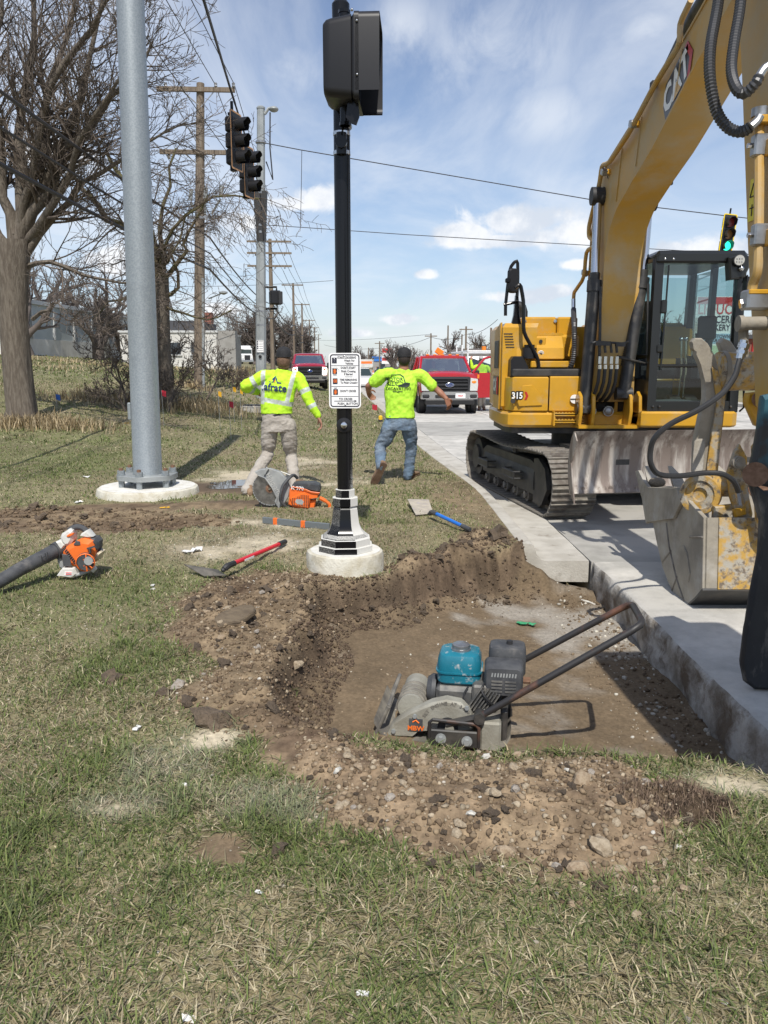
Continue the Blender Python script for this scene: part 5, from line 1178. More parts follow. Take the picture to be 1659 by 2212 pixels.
mb = MB(); mb.box((1.93, 9.34, 1.545), (.13, .03, .016)); wb(mb, 'hand_slot', M_frame, tbx)
mb = MB(); mb.box((1.84, 9.95, 1.92), (.42, .5, .30), None, .02); wb(mb, 'engine_hood', M_yel)
mb = MB(); mb.box((2.18, 9.95, 1.93), (.24, .5, .28), None, .02); mb.box((2.17, 9.72, 1.72), (.26, .3, .28), None, .03); wb(mb, 'hood_cover', M_yel)
mb = MB(); mb.box((3.2, 10.6, 1.9), (1.2, .7, .26), None, .05); wb(mb, 'rear_hood', M_yel)
for x, z in ((1.67, 1.83), (2.02, 1.84), (2.03, 2.02), (1.67, 2.02)):
 mb = MB(); mb.cyl((x, 9.70, z), (x, 9.685, z), .02, n=8); wb(mb, 'hood_bolt', M_chrome)
for k in range(6):
 mb = MB(); mb.box((1.42 + .005 * k, 9.318, 1.86 - k * .03), (.10, .01, .009)); wb(mb, 'vent_slot', M_frame)
mb = MB(); mb.tube([(1.735, 10.2, 1.95), (1.735, 10.2, 2.16), (1.72, 10.2, 2.21), (1.68, 10.2, 2.235), (1.62, 10.2, 2.235)], .055, 12); wb(mb, 'exhaust_pipe', M_blackdull)
# handrails and mirror
def rail(pts, y, r=.018, name='handrail', ys=None):
 mb = MB(); P_ = [at(px, py, y if ys is None else ys[i]) for i, (px, py) in enumerate(pts)]; Q = [P_[0]]
 for a, b, c in zip(P_[:-2], P_[1:-1], P_[2:]):
  l = min(.06, (b - a).length * .4, (c - b).length * .4); s, t = b + (a - b).normalized() * l, b + (c - b).normalized() * l; Q += [s, (s + b * 2 + t) / 4, t]
 Q.append(P_[-1]); mb.tube(Q, r, 8); return wb(mb, name, M_black)
rail([(1112, 622), (1124, 613), (1131, 650), (1131, 718), (1163, 776), (1164, 816)], 9.2, .022)
rail([(1092, 682), (1092, 660), (1097, 615), (1103, 575), (1118, 560), (1119, 600), (1117, 640)], 9.35, .019)
rail([(1088, 658), (1118, 652)], 9.35, .017)
mb = MB(); mb.prism([(0, 0), (.15, 0), (.11, .2), (.09, .42), (.06, .42), (.045, .2)], at(1101, 719, 9.35), (1, 0, 0), (0, 0, 1), (0, 1, 0), .10, .008); wb(mb, 'rail_bracket', M_black)
mc = at(1111, 606, 9.3)
mb = MB(); mb.prism(rrect(.13, .27, .045), mc, (.93, .36, 0), (0, 0, 1), (-.36, .93, 0), .06, .015); mir = wb(mb, 'mirror', M_plastic); mb = MB(); mb.prism(rrect(.105, .24, .035), mc + Vector((-.01, .066, 0)), (.93, .36, 0), (0, 0, 1), (-.36, .93, 0), .004); wb(mb, 'mirror_glass', M_mirror, mir)
mb = MB(); mb.box(at(1097, 606, 9.3), (.06, .05, .05), None, .01); wb(mb, 'mirror_clamp', M_black)
# -- cab
CX0, CX1, CY0, CY1, CZ0, CZ1 = 2.87, 3.86, 8.75, 10.35, 1.00, 2.67
mb = MB(); mb.prism([(2.80, 8.72), (2.86, 8.68), (3.78, 8.68), (3.86, 8.76), (3.86, 10.2), (2.80, 10.2)], (0, 0, .84), (1, 0, 0), (0, 1, 0), (0, 0, 1), .17, .02); wb(mb, 'cab_platform', M_yel)
def post(a, b, w, d, name='cab_pillar'):
 mb = MB(); a, b = Vector(a), Vector(b); mb.loft([[p + Vector((sx * w / 2, sy * d / 2, 0)) for sx, sy in ((-1, -1), (1, -1), (1, 1), (-1, 1))] for p in (a, b)]); return wb(mb, name, M_cabblk)
post((CX0 + .045, CY0 + .05, CZ0), (CX0 + .055, CY0 + .08, CZ1 - .05), .09, .10); post((CX1 - .045, CY0 + .05, CZ0), (CX1 - .055, CY0 + .08, CZ1 - .05), .09, .10)
for x in (CX0 + .04, CX1 - .04):
 post((x, CY1 - .05, CZ0), (x, CY1 - .12, CZ1 - .05), .08, .10); post((x, CY0 + .85, CZ0), (x, CY0 + .80, CZ1 - .05), .06, .08)
mb = MB(); mb.box((3.365, 9.5, CZ1 - .02), (.98, 1.50, .10), None, .04); mb.box((3.365, 8.80, CZ1 - .055), (.96, .10, .09), None, .02); wb(mb, 'cab_roof', M_cabblk)
for z, h, y in ((CZ0 + .06, .12, CY0 + .04), (1.50, .035, CY0 + .05)):
 mb = MB(); mb.box((3.365, y, z), (.90, .06, h), None, .01); wb(mb, 'cab_crossbar', M_cabblk)
for z, h in ((CZ0 + .18, .36), (1.60, .05)):
 for x in (CX0 + .03, CX1 - .03):
  mb = MB(); mb.box((x, 9.55, z), (.05, 1.5, h), None, .01); wb(mb, 'cab_side_panel', M_cabblk)
mb = MB(); mb.box((3.365, CY1 - .06, CZ0 + .32), (.9, .06, .64)); wb(mb, 'cab_back_panel', M_cabblk)
def pane(vs, name='window_pane'):
 mb = MB(); mb.quad(*vs); return wb(mb, name, M_cabglass, sharp=None)
y = CY0 + .045
pane([(CX0 + .09, y, 1.52), (CX1 - .09, y, 1.52), (CX1 - .10, y + .02, CZ1 - .10), (CX0 + .10, y + .02, CZ1 - .10)], 'windscreen'); pane([(CX0 + .09, y, CZ0 + .12), (CX1 - .09, y, CZ0 + .12), (CX1 - .09, y, 1.48), (CX0 + .09, y, 1.48)], 'lower_windscreen')
for x in (CX0 + .03, CX1 - .03):
 pane([(x, CY0 + .12, 1.63), (x, CY0 + .80, 1.63), (x, CY0 + .77, CZ1 - .08), (x, CY0 + .14, CZ1 - .08)], 'side_window'); pane([(x, CY0 + .9, 1.63), (x, CY1 - .12, 1.63), (x, CY1 - .18, CZ1 - .08), (x, CY0 + .86, CZ1 - .08)], 'side_window')
pane([(CX0 + .08, CY1 - .08, 1.65), (CX1 - .08, CY1 - .08, 1.65), (CX1 - .08, CY1 - .12, CZ1 - .1), (CX0 + .08, CY1 - .12, CZ1 - .1)], 'rear_window')
mb = MB(); mb.box((3.365, 9.5, CZ0 + .06), (.9, 1.45, .08)); wb(mb, 'cab_floor', M_grey)
mb = MB(); mb.box((3.22, 9.75, 1.42), (.50, .48, .16), None, .05); mb.box((3.22, 9.72, 1.22), (.4, .4, .3), None, .03); seat = wb(mb, 'seat', M_seat); mb = MB(); mb.prism([(-.24, 0), (.24, 0), (.22, .45), (.14, .62), (-.14, .62), (-.22, .45)], (3.22, 9.98, 1.45), (1, 0, 0), (0, .12, .99), (0, 1, 0), .12, .03); wb(mb, 'seat_back', M_seat, seat); mb = MB(); mb.prism(rrect(.28, .22, .07), (3.22, 10.06, 2.17), (1, 0, 0), (0, .1, 1), (0, 1, 0), .10, .02); wb(mb, 'headrest', M_seat, seat)
mb = MB(); put_text(mb, 'CAT', .13, (3.22, 10.01, 1.92), (1, 0, 0), (0, .12, .99), .9, bold=.004); wb(mb, 'seat_logo', M_grey, seat)
for s in (-1, 1):
 mb = MB(); mb.box((3.22 + s * .34, 9.55, 1.45), (.16, .55, .28), None, .04); wb(mb, 'console', M_plastic); mb = MB(); mb.tube([(3.22 + s * .34, 9.32, 1.58), (3.22 + s * .35, 9.28, 1.72), (3.22 + s * .35, 9.27, 1.86)], [.03, .022, .032], 8); wb(mb, 'joystick', M_plastic)
for x in (3.315, 3.365):
 mb = MB(); mb.tube([(x, 9.05, 1.12), (x, 9.02, 1.45), (x - .03, 9.0, 1.78)], .011, 6); mb.sphere((x - .03, 9.0, 1.79), .025, 8, 6); wb(mb, 'travel_lever', M_rod)
mb = MB(); mb.box((3.64, 9.2, 1.92), (.20, .05, .26), (0, 0, -.4), .02); mb.tube([(3.70, 9.25, 1.5), (3.68, 9.25, 1.8)], .02, 6); wb(mb, 'monitor', M_plastic)
mb = MB(); mb.tube([(3.05, 9.2, 1.30), (3.07, 9.2, 1.34), (3.36, 9.2, 1.34), (3.38, 9.2, 1.30)], .015, 6); wb(mb, 'yellow_grab_bar', M_yel); mb = MB(); mb.box((3.22, 9.4, 1.55), (.32, .02, .06)); wb(mb, 'document_box', M_yel)
for x in (3.26, 3.44):
 mb = MB(); mb.box((x, 9.0, 1.13), (.13, .2, .03), (.4, 0, 0), .008); wb(mb, 'pedal', M_frame)
mb = MB(); mb.sphere((3.2, 8.95, 1.08), .22, 14, 6, (1.6, .4, .25)); wb(mb, 'floor_rag', M_grey)
mb = MB(); mb.tube([(CX0 + .13, y - .02, 1.45), (CX0 + .14, y - .025, 2.0), (CX0 + .15, y - .02, 2.55)], .010, 6); mb.box((CX0 + .12, y - .03, 2.12), (.06, .05, .14), None, .01); mb.box((CX0 + .10, y - .03, 1.68), (.06, .05, .08), None, .01); wb(mb, 'wiper', M_cabblk)
lc = at(1599, 566, 8.68); mb = MB(); mb.prism([(-.09, -.18), (.06, -.16), (.11, -.05), (.10, .06), (.02, .09), (-.12, .05)], lc, (1, 0, 0), (0, 0, 1), (0, 1, 0), .14, .02); wb(mb, 'lamp_housing', M_cabblk)
M_led = mat('lamp lens', (.62, .62, .60), .15, .4)
def worklight(c, d, r=.055, parent=ex):
 d = Vector(d).normalized(); mb = MB(); mb.lathe([(r * .7, .05), (r, .03), (r * 1.08, 0), (r * 1.08, -.012), (r * .98, -.014)], c, -d, 16); wl = wb(mb, 'work_lamp', M_blackdull, parent); mb = MB(); mb.cyl(Vector(c) + d * .013, Vector(c) + d * .017, r * .92, n=16); wb(mb, 'lamp_lens', M_led, wl); a, b, _ = frame_of(d); mb = MB()
 for k in range(6): mb.sphere(Vector(c) + d * .018 + a * ((k % 3 - 1) * r * .45) + b * ((k // 3 - .5) * r * .55), r * .15, 6, 4)
 wb(mb, 'lamp_reflector', M_chrome, wl)
worklight(at(1597, 562, 8.64), (-.2, -1, -.1)); mb = MB(); mb.sphere(at(1601, 580, 8.66), .03, 10, 6); wb(mb, 'lamp_bolt', M_chrome)
for x in (2.97, 3.06):
 mb = MB(); mb.sphere((x, CY0 + .01, CZ1 - .06), .016, 8, 6); wb(mb, 'roof_bolt', M_chrome)
for x, z in ((2.93, 1.06), (3.0, 1.06), (3.78, 1.06)):
 mb = MB(); mb.sphere((x, CY0 - .01, z), .014, 8, 6); wb(mb, 'frame_bolt', M_frame)
mb = MB(); mb.tube([at(1605, 760, 8.75), at(1606, 740, 8.65), at(1607, 880, 8.65), at(1598, 888, 8.75)], .012, 6); wb(mb, 'cab_grab_rail', M_black); mb = MB(); mb.box(at(1612, 622, 8.6), (.04, .1, .22), None, .02); mb.tube([at(1604, 610, 8.7), at(1614, 595, 8.6), at(1622, 640, 8.6)], .012, 6); wb(mb, 'cab_mirror', M_plastic)
# -- boom foot
BX0, BX1 = 2.385, 2.755
for x in (2.15, 2.29, 2.70, 2.80):
 mb = MB(); mb.prism([(8.86, .84), (8.80, 1.0), (8.83, 1.17), (8.92, 1.22), (9.02, 1.17), (9.1, .84)], (x, 0, 0), (0, 1, 0), (0, 0, 1), (1, 0, 0), .035, .006); wb(mb, 'cylinder_bracket', M_yel)
mb = MB(); mb.box((2.48, 8.97, .835), (.66, .30, .035)); wb(mb, 'front_sill', M_yel)
mb = MB(); n = 20; oc = [(.235, .0)] ; vs = [];
cxm, czm, rh = 2.485, 1.065, .135
outer = [(-.165, -.215), (.165, -.215), (.165, .16), (-.165, .16)]
ro = []
for k in range(24):
 a = 2 * math.pi * k / 24; c_, s_ = math.cos(a), math.sin(a); m_ = min(.165 / max(1e-6, abs(c_)), (.16 if s_ > 0 else .215) / max(1e-6, abs(s_))); ro.append((m_ * c_, m_ * s_))
vs = [(cxm + p[0], 9.10, czm + p[1]) for p in ro] + [(cxm + rh * math.cos(2 * math.pi * k / 24), 9.10, czm + rh * math.sin(2 * math.pi * k / 24)) for k in range(24)]
vs += [(q[0], q[1] + .03, q[2]) for q in vs]
mb.raw(vs, [(k, (k + 1) % 24, 24 + (k + 1) % 24, 24 + k) for k in range(24)] + [(24 + k, 24 + (k + 1) % 24, 72 + (k + 1) % 24, 72 + k) for k in range(24)]); wb(mb, 'front_plate', M_yel)
mb = MB(); mb.box((2.5, 9.5, 1.1), (.7, .4, .5)); wb(mb, 'swivel_well', M_frame)
for px in (1276, 1313):
 mb = MB(); q = at(px, 888, 9.04); mb.cyl(q + Vector((0, .06, 0)), q + Vector((0, -.03, 0)), .058, n=16); mb.sphere(q + Vector((0, -.03, 0)), .05, 12, 6, (1, .4, 1)); wb(mb, 'grease_canister', M_steel)
# boom: side outline in the (y, z) plane
bt = [(9.52, 1.25), (9.62, 2.2), (9.58, 3.0), (9.40, 3.42), (9.1, 3.62), (8.22, 3.79), (7.37, 3.96), (6.73, 4.10), (6.2, 4.24), (5.5, 4.48)]
bb = [(9.06, 1.10), (8.98, 1.7), (8.93, 2.3), (8.92, 2.68), (8.80, 2.90), (8.60, 3.06), (8.05, 3.24), (7.56, 3.38), (7.09, 3.56), (6.58, 3.76), (5.97, 3.96), (5.4, 4.12)]
def resample(pl, n):
 pl = [Vector((a, b)) for a, b in pl]; L = [0]
 for a, b in zip(pl[:-1], pl[1:]): L.append(L[-1] + (b - a).length)
 out = []
 for k in range(n):
  s = L[-1] * k / (n - 1); i = max(j for j in range(len(L) - 1) if L[j] <= s + 1e-9); out.append(pl[i].lerp(pl[i + 1], (s - L[i]) / (L[i + 1] - L[i])))
 return out
T_, B2 = resample(bt, 34), resample(bb, 34); mb = MB(); lip = .022
R = []
for i, (t, b) in enumerate(zip(T_, B2)):
 k = i / 33; wid = 1.0 if k > .16 else 1.0 + .25 * (1 - k / .16); c = (BX0 + BX1) / 2; h = (BX1 - BX0) / 2 * wid
 d = (t - b).normalized() * lip
 R.append([(c - h - .012, b.x, b.y), (c + h + .012, b.x, b.y), (c + h + .012, b.x + d.x, b.y + d.y), (c + h, b.x + d.x, b.y + d.y), (c + h, t.x - d.x, t.y - d.y), (c + h + .012, t.x - d.x, t.y - d.y), (c + h + .012, t.x, t.y), (c - h - .012, t.x, t.y), (c - h - .012, t.x - d.x, t.y - d.y), (c - h, t.x - d.x, t.y - d.y), (c - h, b.x + d.x, b.y + d.y), (c - h - .012, b.x + d.x, b.y + d.y)])
mb.loft(R); boom = wb(mb, 'boom', M_yelboom, sharp=24)
for (y_, z0_, z1_) in ((7.95, 3.32, 3.80), (8.55, 3.12, 3.68), (6.95, 3.66, 4.02)):
 mb = MB(); mb.box((BX0 - .005, y_, (z0_ + z1_) / 2), (.010, .018, z1_ - z0_ - .06), (.25, 0, 0)); wb(mb, 'weld_seam', M_yelboom, boom)
u = Vector((0, -.94, .345)).normalized(); v = Vector((0, .345, .94)).normalized()
lo = onx(1463, 175, BX0 - .004)
mb = MB(); mb.raw([lo + u * a + v * b for a, b in ((-.30, -.15), (.22, -.15), (.34, .0), (.26, .15), (-.24, .15), (-.33, .0))], [(0, 1, 2, 3, 4, 5)]); lg = wb(mb, 'boom_logo', M_cabblk, boom)
mb = MB(); put_text(mb, 'CAT', .30, lo + Vector((-.003, 0, 0)) - u * .03, u, v, .95, bold=.012); wb(mb, 'logo_lettering', M_white, lg); mb = MB(); mb.raw([lo + Vector((-.003, 0, 0)) + u * a + v * b for a, b in ((.24, -.15), (.34, 0), (.26, .15), (.20, .15), (.27, 0), (.18, -.15))], [(0, 1, 2, 3, 4, 5)]); wb(mb, 'logo_stripe', M_decalred, lg)
mb = MB(); mb.raw([lo + Vector((-.004, 0, 0)) + u * a + v * b for a, b in ((-.10, -.11), (.07, -.11), (-.015, .01))], [(0, 1, 2)]); wb(mb, 'logo_triangle', M_yel, lg)
# boom cylinders
def ram(top, mid, bot, rb, rr_, name='boom_cylinder', seg=14):
 top, mid, bot = Vector(top), Vector(mid), Vector(bot); d = (top - bot).normalized()
 mb = MB(); mb.cyl(bot - d * .05, mid, rb, n=seg); mb.cyl(mid - d * .10, mid + d * .02, rb * 1.16, n=seg); mb.cyl(mid + d * .02, mid + d * .10, rb * .8, n=seg); c = wb(mb, name, M_frame)
 mb = MB(); mb.cyl(mid + d * .1, top, rr_, n=seg); wb(mb, 'piston_rod', M_rod, c); return c
for (tx, ty), (mx_, my_), (bx_, by_), xo in (((1292, 424), (1284, 610), (1262, 882), -1), ((1402, 436), (1387, 604), (1347, 850), 1)):
 t_, m_, b_ = at(tx, ty, 9.12), at(mx_, my_, 9.0), at(bx_, by_, 8.93)
 c = ram(t_, m_, b_, .068, .045)
 mb = MB(); mb.cyl(t_ + Vector((-.075, 0, 0)), t_ + Vector((.075, 0, 0)), .095, n=18); mb.cyl(t_ + Vector((.08 * -xo, 0, 0)), t_ + Vector((.16 * -xo, 0, 0)), .085, n=16); wb(mb, 'rod_eye', M_blackdull, c)
 mb = MB(); mb.cyl(b_ + Vector((-.09, 0, 0)), b_ + Vector((.09, 0, 0)), .07, n=14); wb(mb, 'base_pin', M_frame, c)
 mb = MB(); mb.tube([m_ + Vector((.05, -.06, -.05)), m_ + Vector((.06, -.10, -.5)), m_ + Vector((.07, -.10, -.9)), at(bx_ + (36 if xo < 0 else -14), 776 if xo < 0 else 770, 8.84)], .016, 7); wb(mb, 'hydraulic_line', M_frame, c)
for k, px in enumerate((1296, 1308, 1321, 1333)):
 mb = MB(); P_ = [at(px - 2, 740 + 4 * (k % 2), 8.83), at(px, 762, 8.82)]; mb.tube(P_, .015, 7); ho = wb(mb, 'hydraulic_pipe', M_frame)
 mb = MB(); mb.cyl(at(px, 770, 8.82), at(px - 1, 786, 8.82), .019, n=6); mb.cyl(at(px - 1, 788, 8.82), at(px - 1, 797, 8.82), .023, n=8); wb(mb, 'hose_fitting', M_chrome, ho)
 mb = MB(); mb.tube([at(px - 1, 796, 8.82), at(px - 4, 825, 8.82), at(px - 10, 846, 8.86), at(px - 20, 862, 8.95), at(px - 30, 868, 9.15)], .019, 8); wb(mb, 'hydraulic_hose', M_rubber, ho)
mb = MB(); mb.tube([at(1276, 742, 8.82), at(1290, 738, 8.80), at(1345, 742, 8.80), at(1358, 738, 8.80)], .014, 6); mb.box(at(1302, 742, 8.81), (.16, .05, .045)); mb.box(at(1340, 744, 8.81), (.10, .05, .045)); wb(mb, 'pipe_clamp', M_frame)
# tubes along the boom
XL = BX0 - .06
def ytube(pts, x=None, r=.024, name='boom_pipe', m=None, y=None):
 mb = MB(); P_ = [onx(px, py, x) if x else at(px, py, y) for px, py in pts]; Q = [P_[0]]
 for a, b, c in zip(P_[:-2], P_[1:-1], P_[2:]):
  l = min(.10, (b - a).length * .4, (c - b).length * .4); s, t = b + (a - b).normalized() * l, b + (c - b).normalized() * l; Q += [s, (s + b * 2 + t) / 4, t]
 Q.append(P_[-1]); mb.tube(Q, r, 9); return wb(mb, name, m or M_yelboom)
ytube([(1493, 0), (1468, 52), (1470, 92), (1416, 180), (1360, 285), (1316, 352), (1300, 357), (1296, 392), (1272, 490), (1272, 512), (1284, 520)], XL)
ytube([(1284, 532), (1266, 542), (1262, 600), (1240, 632), (1239, 646)], XL - .02, .022)
mb = MB(); P_ = [onx(1239, 646, XL - .02), onx(1239, 668, XL - .02)]; mb.cyl(P_[0], P_[1], .026, n=8); wb(mb, 'hose_fitting', M_chrome)
def coil_hose(pts, r, name='guarded_hose', ridge=.22, step=.022):
 """hose inside a spiral guard: a ridged sleeve"""
 P_ = [Vector(p) for p in pts]; L = [0]
 for a, b in zip(P_[:-1], P_[1:]): L.append(L[-1] + (b - a).length)
 n = max(6, int(L[-1] / step * 2)); Q, rs = [], []
 for k in range(n + 1):
  s = L[-1] * k / n; i = max(j for j in range(len(L) - 1) if L[j] <= s + 1e-9); Q.append(P_[i].lerp(P_[i + 1], (s - L[i]) / (L[i + 1] - L[i]))); rs.append(r * (1 + ridge * (k % 2)))
 mb = MB(); mb.tube(Q, rs, 9); return wb(mb, name, M_spring, sharp=20)
def smooth(pts, n=6):
 pts = [Vector(p) for p in pts]; out = []
 for i in range(len(pts) - 1):
  p0, p1, p2, p3 = pts[max(i - 1, 0)], pts[i], pts[i + 1], pts[min(i + 2, len(pts) - 1)]
  for k in range(n):
   t = k / n; out.append(.5 * ((2 * p1) + (p2 - p0) * t + (2 * p0 - 5 * p1 + 4 * p2 - p3) * t * t + (3 * p1 - p0 - 3 * p2 + p3) * t ** 3))
 out.append(pts[-1]); return out
coil_hose(smooth([onx(1239, 668, XL - .02), at(1240, 700, 9.15), at(1240, 760, 9.12), at(1234, 790, 9.15), at(1226, 800, 9.3)]), .026)
coil_hose(smooth([at(1352, 640, 9.05), at(1355, 680, 9.0), at(1353, 740, 9.0), at(1346, 790, 9.0)]), .026); ytube([(1372, 560), (1365, 600), (1354, 625), (1353, 640)], None, .022, y=9.06)
for px, py, px2 in ((1444, 268, 1470), (1338, 372, 1347), (1278, 600, 1292)):
 pass
for (px, py) in ((1367, 268), (1305, 372), (1263, 590)):
 q = onx(px, py, XL); mb = MB(); mb.box(q + Vector((.05, 0, 0)), (.14, .07, .05), None, .006); bk = wb(mb, 'pipe_bracket', M_yel); mb = MB(); mb.box(q + Vector((-.0, 0, 0)), (.065, .085, .065), (.4, 0, 0), .01); wb(mb, 'pipe_clamp', M_steel, bk)
mb = MB(); a = onx(1500, 40, 2.5); mb.tube([onx(1560, -60, 2.55), onx(1503, 30, 2.55), onx(1450, 140, 2.55)], .06, 12); wb(mb, 'stick_cylinder', M_frame)
worklight(at(1325, 379, 8.95), (-.5, -1, -.15), .058); worklight(at(1446, 379, 8.75), (.2, -1, -.15), .058)
mb = MB(); mb.tube([at(1322, 393, 8.97), at(1340, 398, 9.0), at(1350, 380, 9.05), at(1356, 372, 9.05)], .008, 5); mb.box(at(1356, 382, 9.0), (.04, .03, .16)); wb(mb, 'lamp_bracket', M_yelboom); mb = MB(); mb.box(at(1440, 394, 8.8), (.12, .05, .05)); wb(mb, 'lamp_bracket', M_blackdull)
mb = MB(); q = at(1411, 184, 7.5); mb.box(q, (.05, .06, .07), None, .01); wb(mb, 'grease_block', M_blackdull)
# -- stick, linkage, bucket
SX0, SX1 = 2.36, 2.64
st_ = [(lambda p: (p.y, p.z))(onx(px, py, SX0)) for px, py in ((1590, -60), (1602, 150), (1607, 300), (1615, 540), (1627, 760), (1632, 880))]
st_ = st_ + [(st_[-1][0] - .25, st_[-1][1] - .03)] + [(q[0] - .5, q[1]) for q in st_[-2::-1]]
mb = MB(); mb.prism(st_, (SX0, 0, 0), (0, 1, 0), (0, 0, 1), (1, 0, 0), SX1 - SX0, .012); stick = wb(mb, 'stick', M_yelboom, sharp=25)
mb = MB(); q = onx(1627, 431, SX0 - .004); mb.prism([(-.055, -.13), (.055, -.13), (.055, .13), (-.055, .13)], q, (0, -1, 0), (0, 0, 1), (-1, 0, 0), .002); dc = wb(mb, 'warning_decal', mat('decal yellow', (.72, .60, .03), .5), stick); mb = MB()
for a, b in (((-.04, .02), (0, .10)), ((0, .10), (.04, .02)), ((.04, .02), (-.04, .02)), ((-.03, -.05), (.03, -.05)), ((0, -.03), (.0, -.1))): mb.tube([q + Vector((-.004, -a[0], a[1])), q + Vector((-.004, -b[0], b[1]))], .004, 4)
wb(mb, 'decal_mark', M_ink, dc)
TX = 2.30
ytube([(1640, 268), (1640, 420), (1638, 560), (1636, 590), (1626, 612), (1624, 640)], TX, .030, 'stick_pipe')
mb = MB(); q = onx(1642, 262, TX); mb.box(q, (.10, .12, .05), None, .008); wb(mb, 'pipe_flange', M_yel); mb = MB(); mb.cyl(q + Vector((0, 0, .025)), q + Vector((0, 0, .075)), .055, n=12); wb(mb, 'coupling', M_steel)
for py in (315, 508):
 q = onx(1641, py, TX); mb = MB(); mb.box(q, (.09, .075, .13), None, .01); cl = wb(mb, 'pipe_clamp', M_steel); mb = MB(); mb.box(q + Vector((.06, -.05, -.02)), (.08, .07, .10), None, .006); wb(mb, 'clamp_block', M_yel, cl); mb = MB(); mb.cyl(q + Vector((-.03, 0, .0)), q + Vector((-.075, 0, 0)), .016, n=6); wb(mb, 'clamp_bolt', M_chrome, cl)
coil_hose(smooth([at(1560, -60, 5.7), at(1549, 20, 5.6), at(1535, 100, 5.45), at(1534, 170, 5.35), at(1548, 240, 5.3), at(1572, 275, 5.25), at(1600, 285, 5.2), at(1622, 274, 5.15)], 8), .030)
coil_hose(smooth([at(1606, -60, 5.5), at(1598, 20, 5.4), at(1586, 90, 5.3), at(1580, 150, 5.2), at(1590, 190, 5.1), at(1608, 202, 5.05), at(1632, 180, 5.0), at(1640, 165, 5.0)], 8), .028)
for pts in ([(1622, 274), (1635, 262), (1642, 250)], [(1640, 165), (1652, 148), (1672, 138)]):
 mb = MB(); mb.tube(smooth([at(px, py, 5.12 if pts[0][0] < 1630 else 5.0) for px, py in pts], 4), .026, 9); wb(mb, 'hose_end', M_steel)
# pivot pieces under the stick
q = onx(1630, 655, TX); mb = MB(); mb.box(onx(1634, 648, TX), (.16, .12, .12), None, .012); vb = wb(mb, 'valve_block', M_steel); mb = MB(); mb.box(onx(1636, 632, TX), (.15, .12, .03), None, .006); wb(mb, 'valve_flange', M_yel, vb); mb = MB(); mb.cyl(onx(1613, 655, TX - .05), onx(1598, 657, TX - .09), .03, n=6); wb(mb, 'valve_plug', M_chrome, vb)
mb = MB(); a = at(1597, 699, 5.05); mb.cyl(a, a + Vector((.75, 0, .01)), .042, n=14); mb.cyl(a + Vector((-.01, 0, 0)), a + Vector((.02, 0, 0)), .05, n=14); wb(mb, 'cross_pipe', M_bucket); mb = MB(); mb.tube([at(1606, 690, 5.07), at(1606, 770, 5.12)], .032, 8); wb(mb, 'drop_pipe', M_bucket)
# grab horns
def plate(pts, y, th, name, m, ydir=1, bev=.01, parent=ex):
 P_ = [at(px, py, y) for px, py in pts]; o = P_[0]; mb = MB(); mb.prism([(p.x - o.x, p.z - o.z) for p in P_], o, (1, 0, 0), (0, 0, 1), (0, 1, 0), th, bev); return wb(mb, name, m, parent)
horn = [(1496, 738), (1502, 730), (1516, 730), (1530, 742), (1545, 768), (1554, 800), (1556, 838), (1564, 850), (1560, 905), (1553, 960), (1545, 1060), (1528, 1090), (1508, 1075), (1500, 1020), (1502, 960), (1513, 905), (1522, 860), (1523, 820), (1514, 785), (1504, 762), (1505, 757), (1498, 752)]
plate(horn, 5.55, .07, 'grab_horn', M_bucket); plate([(px + 3, py) for px, py in [(1535, 790), (1548, 800), (1556, 840), (1565, 850), (1560, 905), (1553, 960), (1545, 1060), (1530, 1085), (1524, 1010), (1534, 930), (1546, 868)]], 5.53, .012, 'horn_edge', M_worn)
plate([(px * .9 + 235 - 32, py + 2) for px, py in [(1500, 738), (1512, 728), (1530, 735), (1545, 755), (1548, 780), (1530, 778), (1512, 768)]], 5.75, .07, 'grab_horn', M_bucket)
mb = MB(); a = at(1548, 802, 5.72); mb.cyl(a, a + Vector((.30, -.02, 0)), .135, n=24); bar = wb(mb, 'pivot_barrel', M_worn); mb = MB(); mb.cyl(a + Vector((.30, -.02, 0)), a + Vector((.36, -.02, 0)), .15, n=24); wb(mb, 'barrel_collar', M_bucket, bar); mb = MB(); mb.cyl(a + Vector((.02, 0, 0)), a + Vector((.05, 0, 0)), .142, n=24); wb(mb, 'barrel_collar', M_bucket, bar)
mb = MB(); c = at(1513, 1068, 5.50); d = Vector((-.55, -.83, .05)).normalized(); mb.lathe([(.135, -.05), (.14, .0), (.135, .03), (.10, .032), (.095, .02), (.05, .02), (.045, .0)], c, d, 28); wb(mb, 'hinge_disc', M_worn)
mb = MB(); mb.prism(rrect(.075, .24, .03), at(1508, 985, 5.46), Vector((.9, -.3, .1)).normalized(), Vector((.05, .1, 1)).normalized(), Vector((-.3, -.9, 0)).normalized(), .05, .01); pl = wb(mb, 'cast_plate', M_bucket); mb = MB(); put_text(mb, 'GRAB', .07, at(1508, 985, 5.40), Vector((.05, .1, 1)).normalized(), -Vector((.9, -.3, .1)).normalized(), .8); wb(mb, 'cast_lettering', M_rust, pl) if False else None
mb = MB(); mb.cyl(at(1540, 1050, 5.50), at(1615, 1050, 5.42), .075, n=16); wb(mb, 'lower_barrel', M_worn)
plate([(1545, 1095), (1592, 1090), (1596, 1110), (1588, 1200), (1545, 1202), (1543, 1120)], 5.36, .06, 'latch_plate', M_worn)
plate([(1589, 975), (1600, 960), (1614, 985), (1617, 1060), (1627, 1110), (1620, 1180), (1604, 1230), (1594, 1268), (1585, 1268), (1588, 1180), (1594, 1120), (1580, 1075), (1574, 1020)], 5.33, .05, 'linkage_ear', M_worn)
